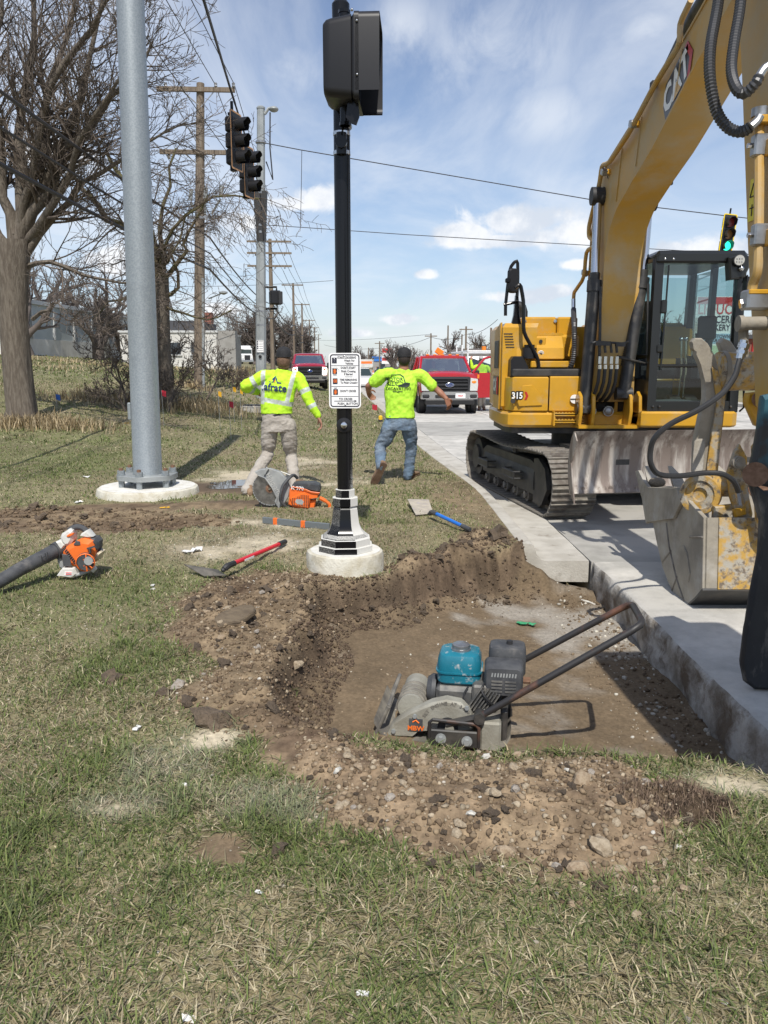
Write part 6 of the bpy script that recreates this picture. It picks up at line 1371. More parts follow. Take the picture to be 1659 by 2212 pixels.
for px, py in ((1593, 998), (1605, 1137)):
 mb = MB(); c = at(px, py, 5.30); mb.cyl(c, c + Vector((0, -.03, 0)), .042, n=16); mb.cyl(c + Vector((0, -.03, 0)), c + Vector((0, -.045, 0)), .03, n=12); wb(mb, 'linkage_pin', M_bucket)
plate([(1586, 1102), (1612, 1098), (1614, 1112), (1590, 1118)], 5.26, .05, 'hose_block', M_yel)
plate([(1630, 965), (1645, 945), (1675, 960), (1690, 1150), (1660, 1180), (1640, 1150)], 5.1, .06, 'linkage_ear', M_worn); mb = MB(); c = at(1640, 1052, 5.06); mb.lathe([(.075, 0), (.08, -.02), (.05, -.03), (.03, -.02)], c, (0, 1, 0), 18); wb(mb, 'linkage_pin', M_rust)
plate([(1618, 850), (1655, 845), (1668, 880), (1660, 930), (1636, 920), (1614, 870)], 5.2, .08, 'stick_end', M_yel); mb = MB(); c = at(1640, 862, 5.18); mb.lathe([(.05, 0), (.055, -.02), (.03, -.03)], c, (0, 1, 0), 16); wb(mb, 'stick_pin', M_rust)
mb = MB(); P_ = smooth([at(1600, 770, 5.08), at(1594, 790, 5.05), at(1586, 815, 5.0), at(1560, 850, 4.95), at(1510, 885, 4.95), at(1450, 915, 4.98), at(1415, 945, 5.0), at(1405, 975, 5.02), at(1407, 1005, 5.02), at(1425, 1025, 5.05), at(1470, 1028, 5.1), at(1520, 1022, 5.15), at(1560, 1024, 5.15), at(1585, 1040, 5.16), at(1596, 1065, 5.2)], 6); mb.tube(P_, .018, 9); hz = wb(mb, 'loose_hose', M_rubber)
mb = MB(); mb.cyl(at(1608, 735, 5.08), at(1598, 775, 5.08), .026, n=8); mb.cyl(at(1608, 742, 5.08), at(1605, 752, 5.08), .036, n=6); mb.cyl(at(1604, 757, 5.08), at(1602, 764, 5.08), .034, n=6); wb(mb, 'hose_fitting', M_chrome, hz); mb = MB(); mb.cyl(at(1596, 1062, 5.2), at(1601, 1088, 5.22), .025, n=8); wb(mb, 'hose_fitting', M_chrome, hz)
# bucket: side outline in the plane of its left plate
XB = 2.14; WB = .95
def S(px, py): p = onx(px, py, XB); return (p.y, p.z)
side = [S(1520, 1118), S(1519, 1170), S(1517, 1272), S(1500, 1292), S(1481, 1309), S(1468, 1302), S(1456, 1286), S(1442, 1255), S(1431, 1226), S(1420, 1180), S(1409, 1124), S(1407, 1095), S(1407, 1054), S(1440, 1050), S(1474, 1054), S(1490, 1085)]
for x in (XB, XB + WB):
 mb = MB(); mb.prism(side, (x, 0, 0), (0, 1, 0), (0, 0, 1), (1, 0, 0), .03, .004); sp_ = wb(mb, 'bucket_side', M_bucket)
shell = side[0:12]; mb = MB(); ctrd = (sum(p[0] for p in side) / len(side), sum(p[1] for p in side) / len(side)); inn = []
for p in shell:
 d = Vector((p[0] - ctrd[0], p[1] - ctrd[1])); l = d.length; inn.append((p[0] - d.x / l * .03, p[1] - d.y / l * .03))
mb.loft([[(x, p[0], p[1]) for p in shell + inn[::-1]] for x in (XB + .015, XB + WB + .015)]); wb(mb, 'bucket_shell', M_bucket)
mb = MB(); f = side[0:3]; mb.loft([[(x, p[0] - .012, p[1]) for p in f] + [(x, p[0] + .004, p[1]) for p in f[::-1]] for x in (XB + .10, XB + WB - .02)]); wb(mb, 'bucket_back_plate', M_worn)
mb = MB(); f = side[2:5]; mb.loft([[(x, p[0] - .010, p[1] - .008) for p in f] + [(x, p[0], p[1] + .004) for p in f[::-1]] for x in (XB, XB + WB + .03)]); wb(mb, 'wear_plate', M_frame)
cut = [S(1379, 1018), S(1386, 1016), S(1398, 1040), S(1407, 1052), S(1470, 1055), S(1479, 1085), S(1462, 1120), S(1406, 1128), S(1402, 1131), S(1394, 1080)]
mb = MB(); mb.prism(cut, (XB - .028, 0, 0), (0, 1, 0), (0, 0, 1), (1, 0, 0), .028, .004); wb(mb, 'side_cutter', M_bucket)
for a, b in (((1440, 1130), (1446, 1180)), ((1446, 1180), (1462, 1250)), ((1462, 1250), (1480, 1304)), ((1431, 1214), (1450, 1190)), ((1452, 1275), (1463, 1246)), ((1490, 1160), (1518, 1160))):
 mb = MB(); mb.tube([Vector((XB - .002, *S(*a))), Vector((XB - .002, *S(*b)))], .007, 5); wb(mb, 'weld_bead', M_track)
mb = MB(); lg_ = [S(1466, 1184), S(1478, 1178), S(1486, 1196), S(1492, 1240), S(1488, 1258), S(1476, 1226)]; mb.prism(lg_, (XB - .008, 0, 0), (0, 1, 0), (0, 0, 1), (1, 0, 0), .012, .004); wb(mb, 'cast_badge', M_bucket)
lipc = Vector((0, *S(1379, 1018)))
for k in range(5):
 x = XB + .07 + k * .20; mb = MB(); y0, z0_ = S(1400, 1045); mb.loft([[(x + dx * s, yy + dz * .5 * s, zz + dz * s) for dx, dz in ((-.05, -.03), (.05, -.03), (.05, .03), (-.05, .03))] for yy, zz, s in ((y0, z0_ - .06, 1.0), (y0 + .12, z0_ + .02, .9), (y0 + .28, z0_ + .10, .35))]); wb(mb, 'bucket_tooth', M_bucket)
mb = MB(); mb.loft([[(x, p[0], p[1]) for p in (S(1410, 1128), S(1403, 1070), S(1396, 1072), S(1402, 1130))] for x in (XB, XB + WB + .03)]); wb(mb, 'bucket_lip', M_bucket)
mb = MB(); mb.sphere((XB + .08, *S(1398, 1042)), .06, 10, 7, (1.2, 1, .7)); wb(mb, 'mud_cake', mat('dried mud', (.20, .165, .12), .95, bump=.8, bscale=60))
# -- a second machine's teal arm standing at the right edge; a mast out of view is added for shade
TA = Vector((2.05, 3.6, ROAD_Z)); tm = thing('loader_arm', TA, 'chipped teal and black steel arm resting on the slab at the right edge', 'machine arm')
def tbuild(mb, name, m, parent=tm): mb.v = [(p[0] - TA.x, p[1] - TA.y, p[2] - TA.z) for p in mb.v]; return mb.build(name, m, parent)
def tplate(pts, y, th, name, m):
 P_ = [at(px, py, y) for px, py in pts]; o = P_[0]; mb = MB(); mb.prism([(p.x - o.x, p.z - o.z) for p in P_], o, (1, 0, 0), (0, 0, 1), (0, 1, 0), th, .02); return tbuild(mb, name, m)
tplate([(1632, 985), (1642, 930), (1652, 855), (1720, 840), (1740, 1010), (1690, 1060), (1626, 1045), (1622, 1025)], 3.92, .07, 'upper_arm', M_teal)
tplate([(1626, 1040), (1655, 1062), (1700, 1060), (1730, 1300), (1730, 1480), (1690, 1494), (1634, 1492), (1612, 1476), (1605, 1442), (1612, 1370), (1624, 1290), (1646, 1190), (1650, 1120)], 3.86, .06, 'lower_arm', mat('scuffed black rubber', (.028, .03, .033), .7, col2=(.012, .013, .015), scale=3, dirt=(.22, .205, .18), dscale=7, dlo=.52, dhi=.72, stretch=(1, 1, .35)))
mb = MB(); mb.cyl(at(1632, 1025, 3.9), at(1632, 1025, 3.82), .06, n=16); tbuild(mb, 'pivot_pin', M_rust)
mb = MB(); mb.box((1.95, 2.45, 1.45), (.80, .34, 3.2), None, .04); tbuild(mb, 'mast', M_teal); mb = MB(); mb.box((2.55, 3.1, 1.5), (.7, .3, .35), (0, 0, 1.0), .03); tbuild(mb, 'cross_arm', M_teal)  # unseen mast, put in to cast the dark strip across the pit
# ------------------------------------------------------------------ people
M_skin = mat('skin', (.36, .17, .11), .6, col2=(.30, .135, .085), scale=12); M_skin2 = mat('lighter skin', (.42, .22, .15), .6, col2=(.36, .17, .11), scale=12)
M_hair = mat('brown hair', (.11, .062, .035), .8, col2=(.17, .10, .06), scale=60, bump=.5, bscale=90); M_dkhair = mat('dark cropped hair', (.03, .022, .018), .8)
M_cap = mat('black cap cloth', (.014, .014, .016), .85, col2=(.022, .022, .024), scale=40)
M_hiviz = mat('fluorescent yellow green cloth', (.52, .86, .035), .8, col2=(.47, .79, .03), scale=6); M_hiviz2 = mat('fluorescent lime cloth', (.50, .88, .06), .8, col2=(.45, .80, .05), scale=6)
for m in (M_hiviz, M_hiviz2):          # fluorescent dye: it turns ultraviolet into a little extra green light
 pass
M_silver = mat('silver reflective tape', (.50, .55, .50), .45); M_jeans = mat('washed denim', (.15, .225, .32), .9, col2=(.085, .115, .16), scale=3.2, lo=.42, hi=.60, bump=.2, bscale=200, dirt=(.26, .32, .38), dscale=3, dlo=.5, dhi=.75)
M_khaki = mat('worn khaki cloth', (.42, .385, .34), .9, col2=(.34, .305, .265), scale=4, bump=.2, bscale=160, dirt=(.27, .235, .20), dscale=3, dlo=.57, dhi=.78); M_boot = mat('tan leather boot', (.26, .17, .10), .8, col2=(.17, .11, .07), scale=9); M_sole = mat('brown boot sole', (.12, .07, .045), .9, col2=(.17, .11, .075), scale=12); M_navy = mat('navy print', (.015, .03, .12), .7); M_print = mat('dark print', (.02, .035, .03), .7)
def remesh(mb, name, mats, parent, origin, vox=.008, sm=3, wr=None):
 me = mb.mesh('tmp', [], None); ob = link('tmp', me); md = ob.modifiers.new('r', 'REMESH'); md.mode = 'VOXEL'; md.voxel_size = vox; md.use_smooth_shade = True
 s = ob.modifiers.new('s', 'SMOOTH'); s.factor = .5; s.iterations = sm
 dg = bpy.context.evaluated_depsgraph_get(); out = bpy.data.meshes.new_from_object(ob.evaluated_get(dg)); bpy.data.objects.remove(ob); bpy.data.meshes.remove(me); out.name = name
 n = len(out.vertices); co = np.zeros(n * 3, np.float32); out.vertices.foreach_get('co', co); co = co.reshape(-1, 3)
 if wr:
  no = np.zeros(n * 3, np.float32); out.vertices.foreach_get('normal', no); no = no.reshape(-1, 3)
  for amp, sx, sz, sl in wr:
   a = np.arctan2(no[:, 1], no[:, 0])
   d = fbm((co[:, 0] + sl * co[:, 2]) / sx, (co[:, 2] - sl * co[:, 0]) / sz + .7 * co[:, 1] / sx, 1.0, 3, 5); co = co + no * (amp * d)[:, None]
 co = co - np.array(origin, np.float32); out.vertices.foreach_set('co', co.astype(np.float32).ravel()); out.update()
 for m in (mats if isinstance(mats, (list, tuple)) else [mats]): out.materials.append(m)
 out.shade_smooth(); return link(name, out, parent)
def limb(mb, pts, rs, n=12, k=5):
 P_ = smooth(pts, k); R_ = []
 for i in range(len(P_)):
  f = min(i / k, len(rs) - 1 - 1e-6); j = int(f); t = f - j; t = t * t * (3 - 2 * t); R_.append(rs[j] * (1 - t) + rs[j + 1] * t)
 mb.tube(P_, R_, n); mb.sphere(P_[0], R_[0] * .98, 10, 8); mb.sphere(P_[-1], R_[-1] * .98, 10, 8)
def trunk(mb, rings, ax, n=20):
 """rings of (centre, half width, half depth); ax: sideways direction"""
 ax = Vector(ax).normalized(); R_ = []
 C_ = smooth([r[0] for r in rings], 3); W = [r[1] for r in rings]; D_ = [r[2] for r in rings]
 for i, c in enumerate(C_):
  f = min(i / 3, len(rings) - 1 - 1e-6); j = int(f); t = f - j; w = W[j] * (1 - t) + W[j + 1] * t; d = D_[j] * (1 - t) + D_[j + 1] * t; b = Vector((-ax.y, ax.x, 0)).normalized()
  R_.append([c + ax * (w * math.copysign(abs(math.cos(q)) ** .85, math.cos(q))) + b * (d * math.copysign(abs(math.sin(q)) ** .85, math.sin(q))) for q in [2 * math.pi * m / n for m in range(n)]])
 mb.loft(R_)
def hand(mb, wrist, tip, side, curl=.5, s=1.0, out=None):
 """palm and five fingers from the wrist towards tip; side: the direction the thumb leaves"""
 wrist, tip = Vector(wrist), Vector(tip); d = (tip - wrist).normalized(); t = (Vector(side) - d * Vector(side).dot(d)).normalized(); nrm = d.cross(t)
 if out is not None and nrm.dot(Vector(out)) < 0: nrm = -nrm
 c = wrist + d * .05 * s; mb.sphere(c, .05 * s, 12, 8, (1, 1, 1)) if False else None
 R_ = []
 for h, w, th in ((-.01, .027, .022), (.02, .034, .019), (.06, .042, .016), (.092, .040, .013), (.098, .03, .008)):
  q = wrist + d * h * s; R_.append([q + t * (w * s * math.cos(a)) + nrm * (th * s * math.sin(a)) for a in [2 * math.pi * k / 12 for k in range(12)]])
 mb.loft(R_)
 for k, (off, L) in enumerate(((.030, .072), (.011, .082), (-.009, .076), (-.029, .060))):
  p = wrist + d * .080 * s + t * off * s; pts = [p]; a = .15
  for i, f in enumerate((.12, .5, .3, .25)):
   dd = d * math.cos(a) + nrm * math.sin(a) + t * off * 1.2; pts.append(pts[-1] + dd.normalized() * L * s * f * 1.05); a += curl * .9
  mb.tube(pts, [.0095 * s, .010 * s, .0095 * s, .0088 * s, .0075 * s], 8)
 p = wrist + d * .025 * s + t * .028 * s; pts = [p, p + (d * .5 + t * .8).normalized() * .035 * s, p + (d * .8 + t * .75 + nrm * .25).normalized() * .068 * s, p + (d * 1.0 + t * .6 + nrm * .5).normalized() * .088 * s]; mb.tube(pts, [.016 * s, .0125 * s, .0105 * s, .0085 * s], 8)
def head(mb, c, s=1.0, yaw=0.0, face=False):
 R_ = Matrix.Rotation(yaw, 3, 'Z'); c = Vector(c); q = lambda x, y, z: c + R_ @ (Vector((x, y, z)) * s)
 mb.sphere(c, .1 * s, 18, 14, (.76, .95, 1.12), (0, 0, yaw)); mb.sphere(q(0, .035, -.06), .06 * s, 14, 10, (.95, 1.0, 1.05), (0, 0, yaw))   # skull, jaw (face towards +y)
 mb.tube([q(0, .085, .02), q(0, .112, -.018), q(0, .095, -.03)], [.010 * s, .015 * s, .010 * s], 8); mb.tube([q(-.03, .092, .035), q(0, .10, .038), q(.03, .092, .035)], .010 * s, 6)
 mb.tube([q(-.02, .093, -.062), q(0, .099, -.062), q(.02, .093, -.062)], .008 * s, 6)
 for e in (-1, 1): mb.sphere(q(e * .078, -.005, -.015), .032 * s, 10, 8, (.30, .65, 1.0), (0, 0, yaw))
def cap(parent, org, c, s=1.0, yaw=0.0, name='cap', m=None):
 c = Vector(c) - Vector(org); R_ = Matrix.Rotation(yaw, 3, 'Z'); mb = MB(); n = 24; rings = []
 for h, r in ((.012, 1.0), (.045, 1.0), (.08, .93), (.105, .76), (.122, .48), (.128, .16)):
  rings.append([c + R_ @ (Vector((.084 * r * math.cos(2 * math.pi * k / n), .104 * r * math.sin(2 * math.pi * k / n), h)) * s) for k in range(n)])
 mb.loft(rings); o = mb.build(name, m or M_cap, parent, 50)
 mb = MB(); top = []
 for k in range(9): a = math.pi * (.12 + .76 * k / 8); top.append((.082 * math.cos(a), .09 + .075 * math.sin(a)))
 mb.raw([c + R_ @ (Vector((p[0], p[1], .018 - .02 * (p[0] / .08) ** 2)) * s) for p in top] + [c + R_ @ (Vector((p[0] * .98, .06, .022)) * s) for p in top], [(k, k + 1, 10 + k, 9 + k) for k in range(8)]); mb.build('peak', m or M_cap, o)
 mb = MB(); mb.sphere(c + Vector((0, 0, .129 * s)), .010 * s, 8, 5, (1, 1, .5)); mb.build('cap_button', m or M_cap, o); return o
def paint(o, fn):
 me = o.data; n = len(me.polygons); ce = np.zeros(n * 3, np.float32); me.polygons.foreach_get('center', ce); idx = np.zeros(n, np.int32); ce = ce.reshape(-1, 3) + np.array(o.parent.location, np.float32); idx[fn(ce[:, 0], ce[:, 1], ce[:, 2])] = 1; me.polygons.foreach_set('material_index', idx); me.update()
def on_cloth(o, mb, name, m, off=.009):
 """lay a flat print on the back of a garment"""
 bv = BVHTree.FromPolygons([tuple(v.co) for v in o.data.vertices], [tuple(p.vertices) for p in o.data.polygons]); org = Vector(o.parent.location); out = []
 for p in mb.v:
  q = Vector(p) - org; h = bv.ray_cast(Vector((q.x, q.y - 1.0, q.z)), Vector((0, 1, 0)))[0]; out.append((q.x, (h.y if h else q.y) - off, q.z))
 mb.v = out; return mb.build(name, m, o, None)
def person(label, J, shirt_m, trouser_m, skin_m, sleeves, hem_z, ax=(1, 0, 0), vox=.008, yaw=0.0, hands=True, boots=M_boot, wr=1.0, bulk=1.0, group=None):
 org = Vector((J['pelvis'].x, J['pelvis'].y, J['ground'])); t = thing('person', org, label, 'person', group); ax = Vector(ax)
 B = bulk; mb = MB()
 trunk(mb, [(J['pelvis'] - Vector((0, 0, .06)), .13 * B, .09), (J['waist'], .135 * B, .09), (J['chest'], .165 * B, .10), (J['neck'] - Vector((0, 0, .10)), .14, .08), (J['neck'], .06, .06)], ax)
 limb(mb, [J['neck'] - Vector((0, 0, .05)), J['head'] - Vector((0, -.005, .07))], [.066, .060]); head(mb, J['head'], 1.0, yaw)
 for s in 'LR':
  sh, el, wr_ = J['sh' + s], J['el' + s], J['wr' + s]; limb(mb, [sh, sh.lerp(el, .5), el, el.lerp(wr_, .35), wr_], [.056, .052, .041, .043, .028])
  if hands: hand(mb, wr_, J['ti' + s], J.get('th' + s, Vector((0, 1, 0))), .45, 1.05, J.get('pa' + s))
  hp, kn, an = J['hp' + s], J['kn' + s], J['an' + s]; limb(mb, [hp, hp.lerp(kn, .5), kn, kn.lerp(an, .35), an], [.085, .07, .05, .052, .035])
 remesh(mb, 'body', skin_m, t, org, vox * .8, 2)
 mb = MB(); top = J['neck'] + Vector((0, 0, .012)); ps = J['pelvis'].copy(); ps.z = hem_z
 trunk(mb, [(ps, .178 * B, .128 * B), (J['waist'], .178 * B, .125 * B), (J['chest'], .205 * B, .135 * B), (J['neck'] - Vector((0, 0, .085)), .175, .105), (J['neck'] - Vector((0, 0, .02)), .095, .08), (top, .074, .072)], ax)
 for s in 'LR':
  sh, el, wr_ = J['sh' + s], J['el' + s], J['wr' + s]
  if sleeves == 'long': limb(mb, [J['neck'].lerp(sh, .55) - Vector((0, 0, .03)), sh, sh.lerp(el, .5), el, el.lerp(wr_, .4), el.lerp(wr_, .93)], [.075, .078, .070, .062, .060, .040])
  else: limb(mb, [J['neck'].lerp(sh, .55) - Vector((0, 0, .03)), sh, sh.lerp(el, .66)], [.078, .080, .082])
 shirt = remesh(mb, 'shirt', shirt_m, t, org, vox, 4, [(.010 * wr, .10, .16, .35), (.006 * wr, .05, .06, -.4)])
 mb = MB(); trunk(mb, [(J['pelvis'] - Vector((0, 0, .09)), .165 * B, .115 * B), (J['pelvis'] + Vector((0, 0, .02)), .172 * B, .122 * B), (Vector((J['pelvis'].x, J['pelvis'].y, hem_z + .05)), .160 * B, .112 * B)], ax)
 for s in 'LR':
  hp, kn, an = J['hp' + s], J['kn' + s], J['an' + s]; lo_ = an + (kn - an).normalized() * -.02; limb(mb, [hp + Vector((0, 0, .03)), hp.lerp(kn, .45), kn, kn.lerp(an, .4), lo_], [.112, .098, .078, .074, .066])
 tr = remesh(mb, 'trousers', trouser_m, t, org, vox, 4, [(.008 * wr, .14, .05, .3), (.004 * wr, .05, .03, -.3)])
 for s in 'LR':
  he, to = J['he' + s], J['to' + s]; d = (to - he).normalized(); up = J.get('up' + s, Vector((0, 0, 1))); up = (up - d * up.dot(d)).normalized(); sd = d.cross(up); mb = MB()
  R_ = []
  L = (to - he).length
  for f, w, h0, h1 in ((-.06, .030, .0, .05), (.0, .040, .0, .085), (.25, .040, .0, .095), (.45, .046, .0, .075), (.75, .052, .0, .055), (.95, .040, .0, .042), (1.03, .022, .004, .03)):
   c = he + d * (L * f); R_.append([c + sd * (w * math.cos(a)) + up * ((h0 + h1) / 2 + (h1 - h0) / 2 * math.sin(a)) for a in [2 * math.pi * k / 14 for k in range(14)]])
  mb.loft(R_); mb.cyl(he + d * .06 + up * .06, J['an' + s] + (J['kn' + s] - J['an' + s]).normalized() * .06, .046, .05, n=12); b_ = remesh(mb, 'boot', boots, t, org, vox, 1)
  mb = MB(); R_ = []
  for f, w in ((-.07, .026), (-.02, .042), (.25, .042), (.5, .046), (.75, .054), (.97, .042), (1.05, .02)):
   c = he + d * (L * f) - org; R_.append([c + sd * x + up * z for x, z in ((-w, -.022), (w, -.022), (w, .008), (-w, .008))])
  mb.loft(R_); mb.build('sole', M_sole, b_)
 return t, shirt, tr
# the worker in the lime T shirt, seen from behind, mid stride
YR = 10.35; A_ = lambda px, py, dy=0.0: at(px, py, YR + dy)
J = dict(ground=0.0, pelvis=A_(864, 914), waist=A_(864, 880), chest=A_(866, 838), neck=A_(872, 800), head=A_(873, 773), shL=A_(831, 809), elL=A_(797, 833, .10), wrL=A_(795, 846, .32), tiL=A_(801, 857, .42), shR=A_(910, 813), elR=A_(944, 842, .0), wrR=A_(964, 861, -.04), tiR=A_(973, 882, -.02),
         hpL=A_(845, 924), knL=A_(822, 965, .02), anL=A_(822, 1004, -.22), heL=A_(829, 1002, -.28), toL=A_(806, 1046, -.17), hpR=A_(883, 924), knR=A_(889, 966, .12), anR=A_(882, 1024, .16), heR=onz(876, 1036), toR=onz(903, 1027), thR=Vector((.6, .5, .6)), thL=Vector((.4, .2, .5)), upL=Vector((-.25, .9, .25)), paR=Vector((-.6, -.2, -.3)))
J['heR'].z += .022; J['toR'].z += .022
rt, rs_, rj = person('man in plain lime T-shirt, jeans and black cap striding away with arms spread', J, [M_hiviz2], M_jeans, M_skin, 'short', A_(864, 903).z, bulk=1.05)
cap(rt, rt.location, J['head'], 1.06)
mb = MB(); mb.sphere(J['head'] - Vector((0, .012, .012)), .1, 16, 12, (.79, .95, 1.0)); mb.v = [(p[0] - rt.location.x, p[1] - rt.location.y, p[2] - rt.location.z) for p in mb.v if True]; mb.build('hair', M_dkhair, rt)
def pj(cx, cy): return at(740.6 + .2149 * cx, 713.2 + .2149 * cy, YR - .14)
mb = MB()
def ct(s, cx, cy, size, sx=1.0, bold=.0004, tilt=0.0): put_text(mb, s, size, pj(cx, cy), (math.cos(tilt), 0, math.sin(tilt)), (-math.sin(tilt), 0, math.cos(tilt)), sx, bold=bold)
ct('MOTOR', 515, 495, .062); ct('CITY', 492, 533, .062); ct('EXCAVATING', 557, 588, .054, .98)
mb.tube([pj(450, 553), pj(505, 555), pj(560, 556), pj(615, 559), pj(670, 562)], .004, 4)
for a, b, w in (((487, 450), (575, 447), 8), ((484, 452), (492, 470), 7), ((575, 445), (612, 470), 10), ((610, 468), (628, 530), 9)): mb.tube([pj(*a), pj((a[0] + b[0]) / 2, (a[1] + b[1]) / 2), pj(*b)], w * .0006, 5)
mb.raw([pj(*q) for q in ((615, 530), (650, 526), (676, 532), (674, 552), (645, 572), (600, 568), (555, 568), (560, 550), (590, 545))], [tuple(range(9))])
for a, b in (((500, 613), (550, 618)), ((555, 612), (600, 616)), ((545, 622), (570, 624))): mb.tube([pj(*a), pj(*b)], .004, 4)
mb.tube([pj(537 + 38 * (1 - math.cos(k * .35)) , 555 - 38 * math.sin(k * .35)) for k in range(0, 8)], .003, 4)
on_cloth(rs_, mb, 'shirt_print', M_print)
tm_ = thing('tape_measure', at(822, 903, YR - .13), 'yellow and black tape measure clipped on the left hip of the jeans', 'tape measure'); mb = MB(); mb.box((0, 0, 0), (.05, .065, .065), None, .012); mb.build('case', mat('tape yellow', (.75, .45, .02), .4), tm_); mb = MB(); mb.box((-.002, -.002, -.03), (.054, .06, .03), None, .006); mb.build('grip', M_blackdull, tm_)
# the worker in the long sleeved high visibility shirt
YL = 9.95; A_ = lambda px, py, dy=0.0: at(px, py, YL + dy)
J = dict(ground=0.0, pelvis=A_(599, 916), waist=A_(598, 882), chest=A_(602, 838), neck=A_(611, 800), head=A_(613, 775), shL=A_(572, 812), elL=A_(530, 834, .0), wrL=A_(556, 848, .16), tiL=A_(570, 853, .2), shR=A_(646, 818), elR=A_(664, 856, -.04), wrR=A_(688, 902, -.05), tiR=A_(698, 926, -.02),
         hpL=A_(583, 926), knL=A_(577, 982, .05), anL=A_(552, 1040, -.10), heL=onz(541, 1074), toL=onz(545, 1056), hpR=A_(622, 926), knR=A_(629, 985, .1), anR=A_(643, 1040, .05), heR=onz(645, 1060), toR=onz(652, 1045), thR=Vector((-.3, .9, .1)), thL=Vector((0, .2, .9)), paR=Vector((-.9, -.1, -.3)))
for q in ('heL', 'toL', 'heR', 'toR'): J[q].z += .022
J['anL'].y = J['heL'].y + .08; J['anR'].y = J['heR'].y + .08
lt, ls_, lj = person('man in long sleeved yellow shirt with silver bands and khaki trousers, hand on hip', J, [M_hiviz, M_silver], M_khaki, M_skin2, 'long', A_(600, 893).z, bulk=1.07)
def qx(cx, cy): return at(493.7 + .1984 * cx, 713.2 + .1984 * cy, YL)
sl, sr, slb, srb = qx(385, 450), qx(712, 500), qx(380, 770), qx(645, 790); bz0, bz1 = qx(530, 800).z, qx(530, 748).z
eL, eR = J['elL'], J['elR']
def bands(x, y, z):
 P_ = np.stack([x, y, z], 1)
 def near(a, b, f0, w):
  a, b = np.array(a), np.array(b); d = b - a; L = np.linalg.norm(d); s = (P_ - a) @ (d / L); off = P_ - a - s[:, None] * (d / L); return (np.abs(s - f0 * L) < w) & (np.linalg.norm(off, axis=1) < .11)
 f = (z - slb.z) / (sl.z - slb.z); xl = slb.x + (sl.x - slb.x) * f; g = (z - srb.z) / (sr.z - srb.z); xr = srb.x + (sr.x - srb.x) * g
 core = (x > J['shL'].x - .06) & (x < J['shR'].x + .02)
 m = core & (z > bz0) & ((np.abs(x - xl) < .026) | (np.abs(x - xr) < .026)) & (z < J['neck'].z - .0)
 tilt = (x - J['pelvis'].x) * -.18
 m |= core & (z - tilt > bz0 + .0) & (z - tilt < bz0 + .055) & (x < J['shR'].x + .0)
 return m | near(J['shL'], eL, .55, .028) | near(eL, J['wrL'], .45, .026) | near(J['shR'], eR, .72, .028) | near(eR, J['wrR'], .45, .026)
paint(ls_, bands)
cap(lt, lt.location, J['head'] + Vector((0, 0, .005)), 1.10, .25)
mb = MB(); h = J['head'] - lt.location; mb.sphere(h - Vector((0, .02, .035)), .1, 16, 12, (.84, .95, 1.0)); mb.sphere(h - Vector((-.0, .04, .09)), .07, 12, 8, (1.05, .7, .8)); mb.build('hair', M_hair, lt)
mb = MB(); p = J['pelvis'].copy(); p.z = qx(530, 925).z; p -= lt.location
mb.lathe([(.166, -.02), (.17, .0), (.166, .02)], p, n=24, caps=False); mb.v = [(q[0], p.y + (q[1] - p.y) * .73, q[2]) for q in mb.v]; mb.build('belt', M_blackdull, lt)
def qp(cx, cy): v = qx(cx, cy); return v - Vector((0, .15, 0))
mb = MB(); put_text(mb, 'Iafrate', .125, qp(510, 622), (1, 0, -.09), (.09, 0, 1), .98, bold=.003); on_cloth(ls_, mb, 'shirt_lettering', M_navy)
mb = MB(); put_text(mb, 'CONSTRUCTION', .036, qp(508, 665), (1, 0, -.07), (.07, 0, 1), 1.0); mb.tube([qp(405, 641), qp(510, 648), qp(615, 656)], .002, 4); on_cloth(ls_, mb, 'shirt_small_lettering', M_print)
mb = MB(); mb.raw([qp(*q) for q in ((448, 562), (525, 496), (524, 530), (500, 568))], [(0, 1, 2, 3)]); mb.raw([qp(*q) for q in ((527, 496), (592, 580), (545, 576), (528, 530))], [(0, 1, 2, 3)]); on_cloth(ls_, mb, 'shirt_emblem', M_navy)
mb = MB()
for a, b in (((520, 536), (519, 546)), ((518, 552), (516, 566))): mb.tube([qp(*a), qp(*b)], .006, 4)
on_cloth(ls_, mb, 'emblem_marking', M_orange)
# the third man, behind the open pickup door, one arm raised
YT = 30.4; A_ = lambda px, py, dy=0.0: at(px, py, YT + dy)
J = dict(ground=ROAD_Z, pelvis=A_(1040, 838), waist=A_(1040, 822), chest=A_(1041, 803), neck=A_(1040, 787), head=A_(1039, 777), shL=A_(1030, 792), elL=A_(1020, 795, -.1), wrL=A_(1017, 778, -.1), tiL=A_(1019, 770, -.1), shR=A_(1053, 793), elR=A_(1062, 806, -.1), wrR=A_(1058, 820, -.2), tiR=A_(1056, 826, -.2),
         hpL=A_(1035, 841), knL=A_(1036, 862), anL=A_(1036, 880), heL=A_(1035, 885), toL=A_(1034, 887, -.25), hpR=A_(1046, 841), knR=A_(1045, 862), anR=A_(1045, 880), heR=A_(1045, 884), toR=A_(1047, 886, -.25), thL=Vector((1, 0, 0)), thR=Vector((-1, 0, 0)))
for q in ('heL', 'toL', 'heR', 'toR'): J[q].z = ROAD_Z + .022
tt, ts_, _ = person('man in sunglasses and yellow shirt waving behind the open pickup door', J, [M_hiviz], M_khaki, M_skin2, 'long', A_(1040, 832).z, vox=.014, yaw=math.pi, wr=.8)
cap(tt, tt.location, J['head'], 1.04, math.pi, m=mat('grey cap cloth', (.40, .39, .38), .85)); h = J['head'] - tt.location
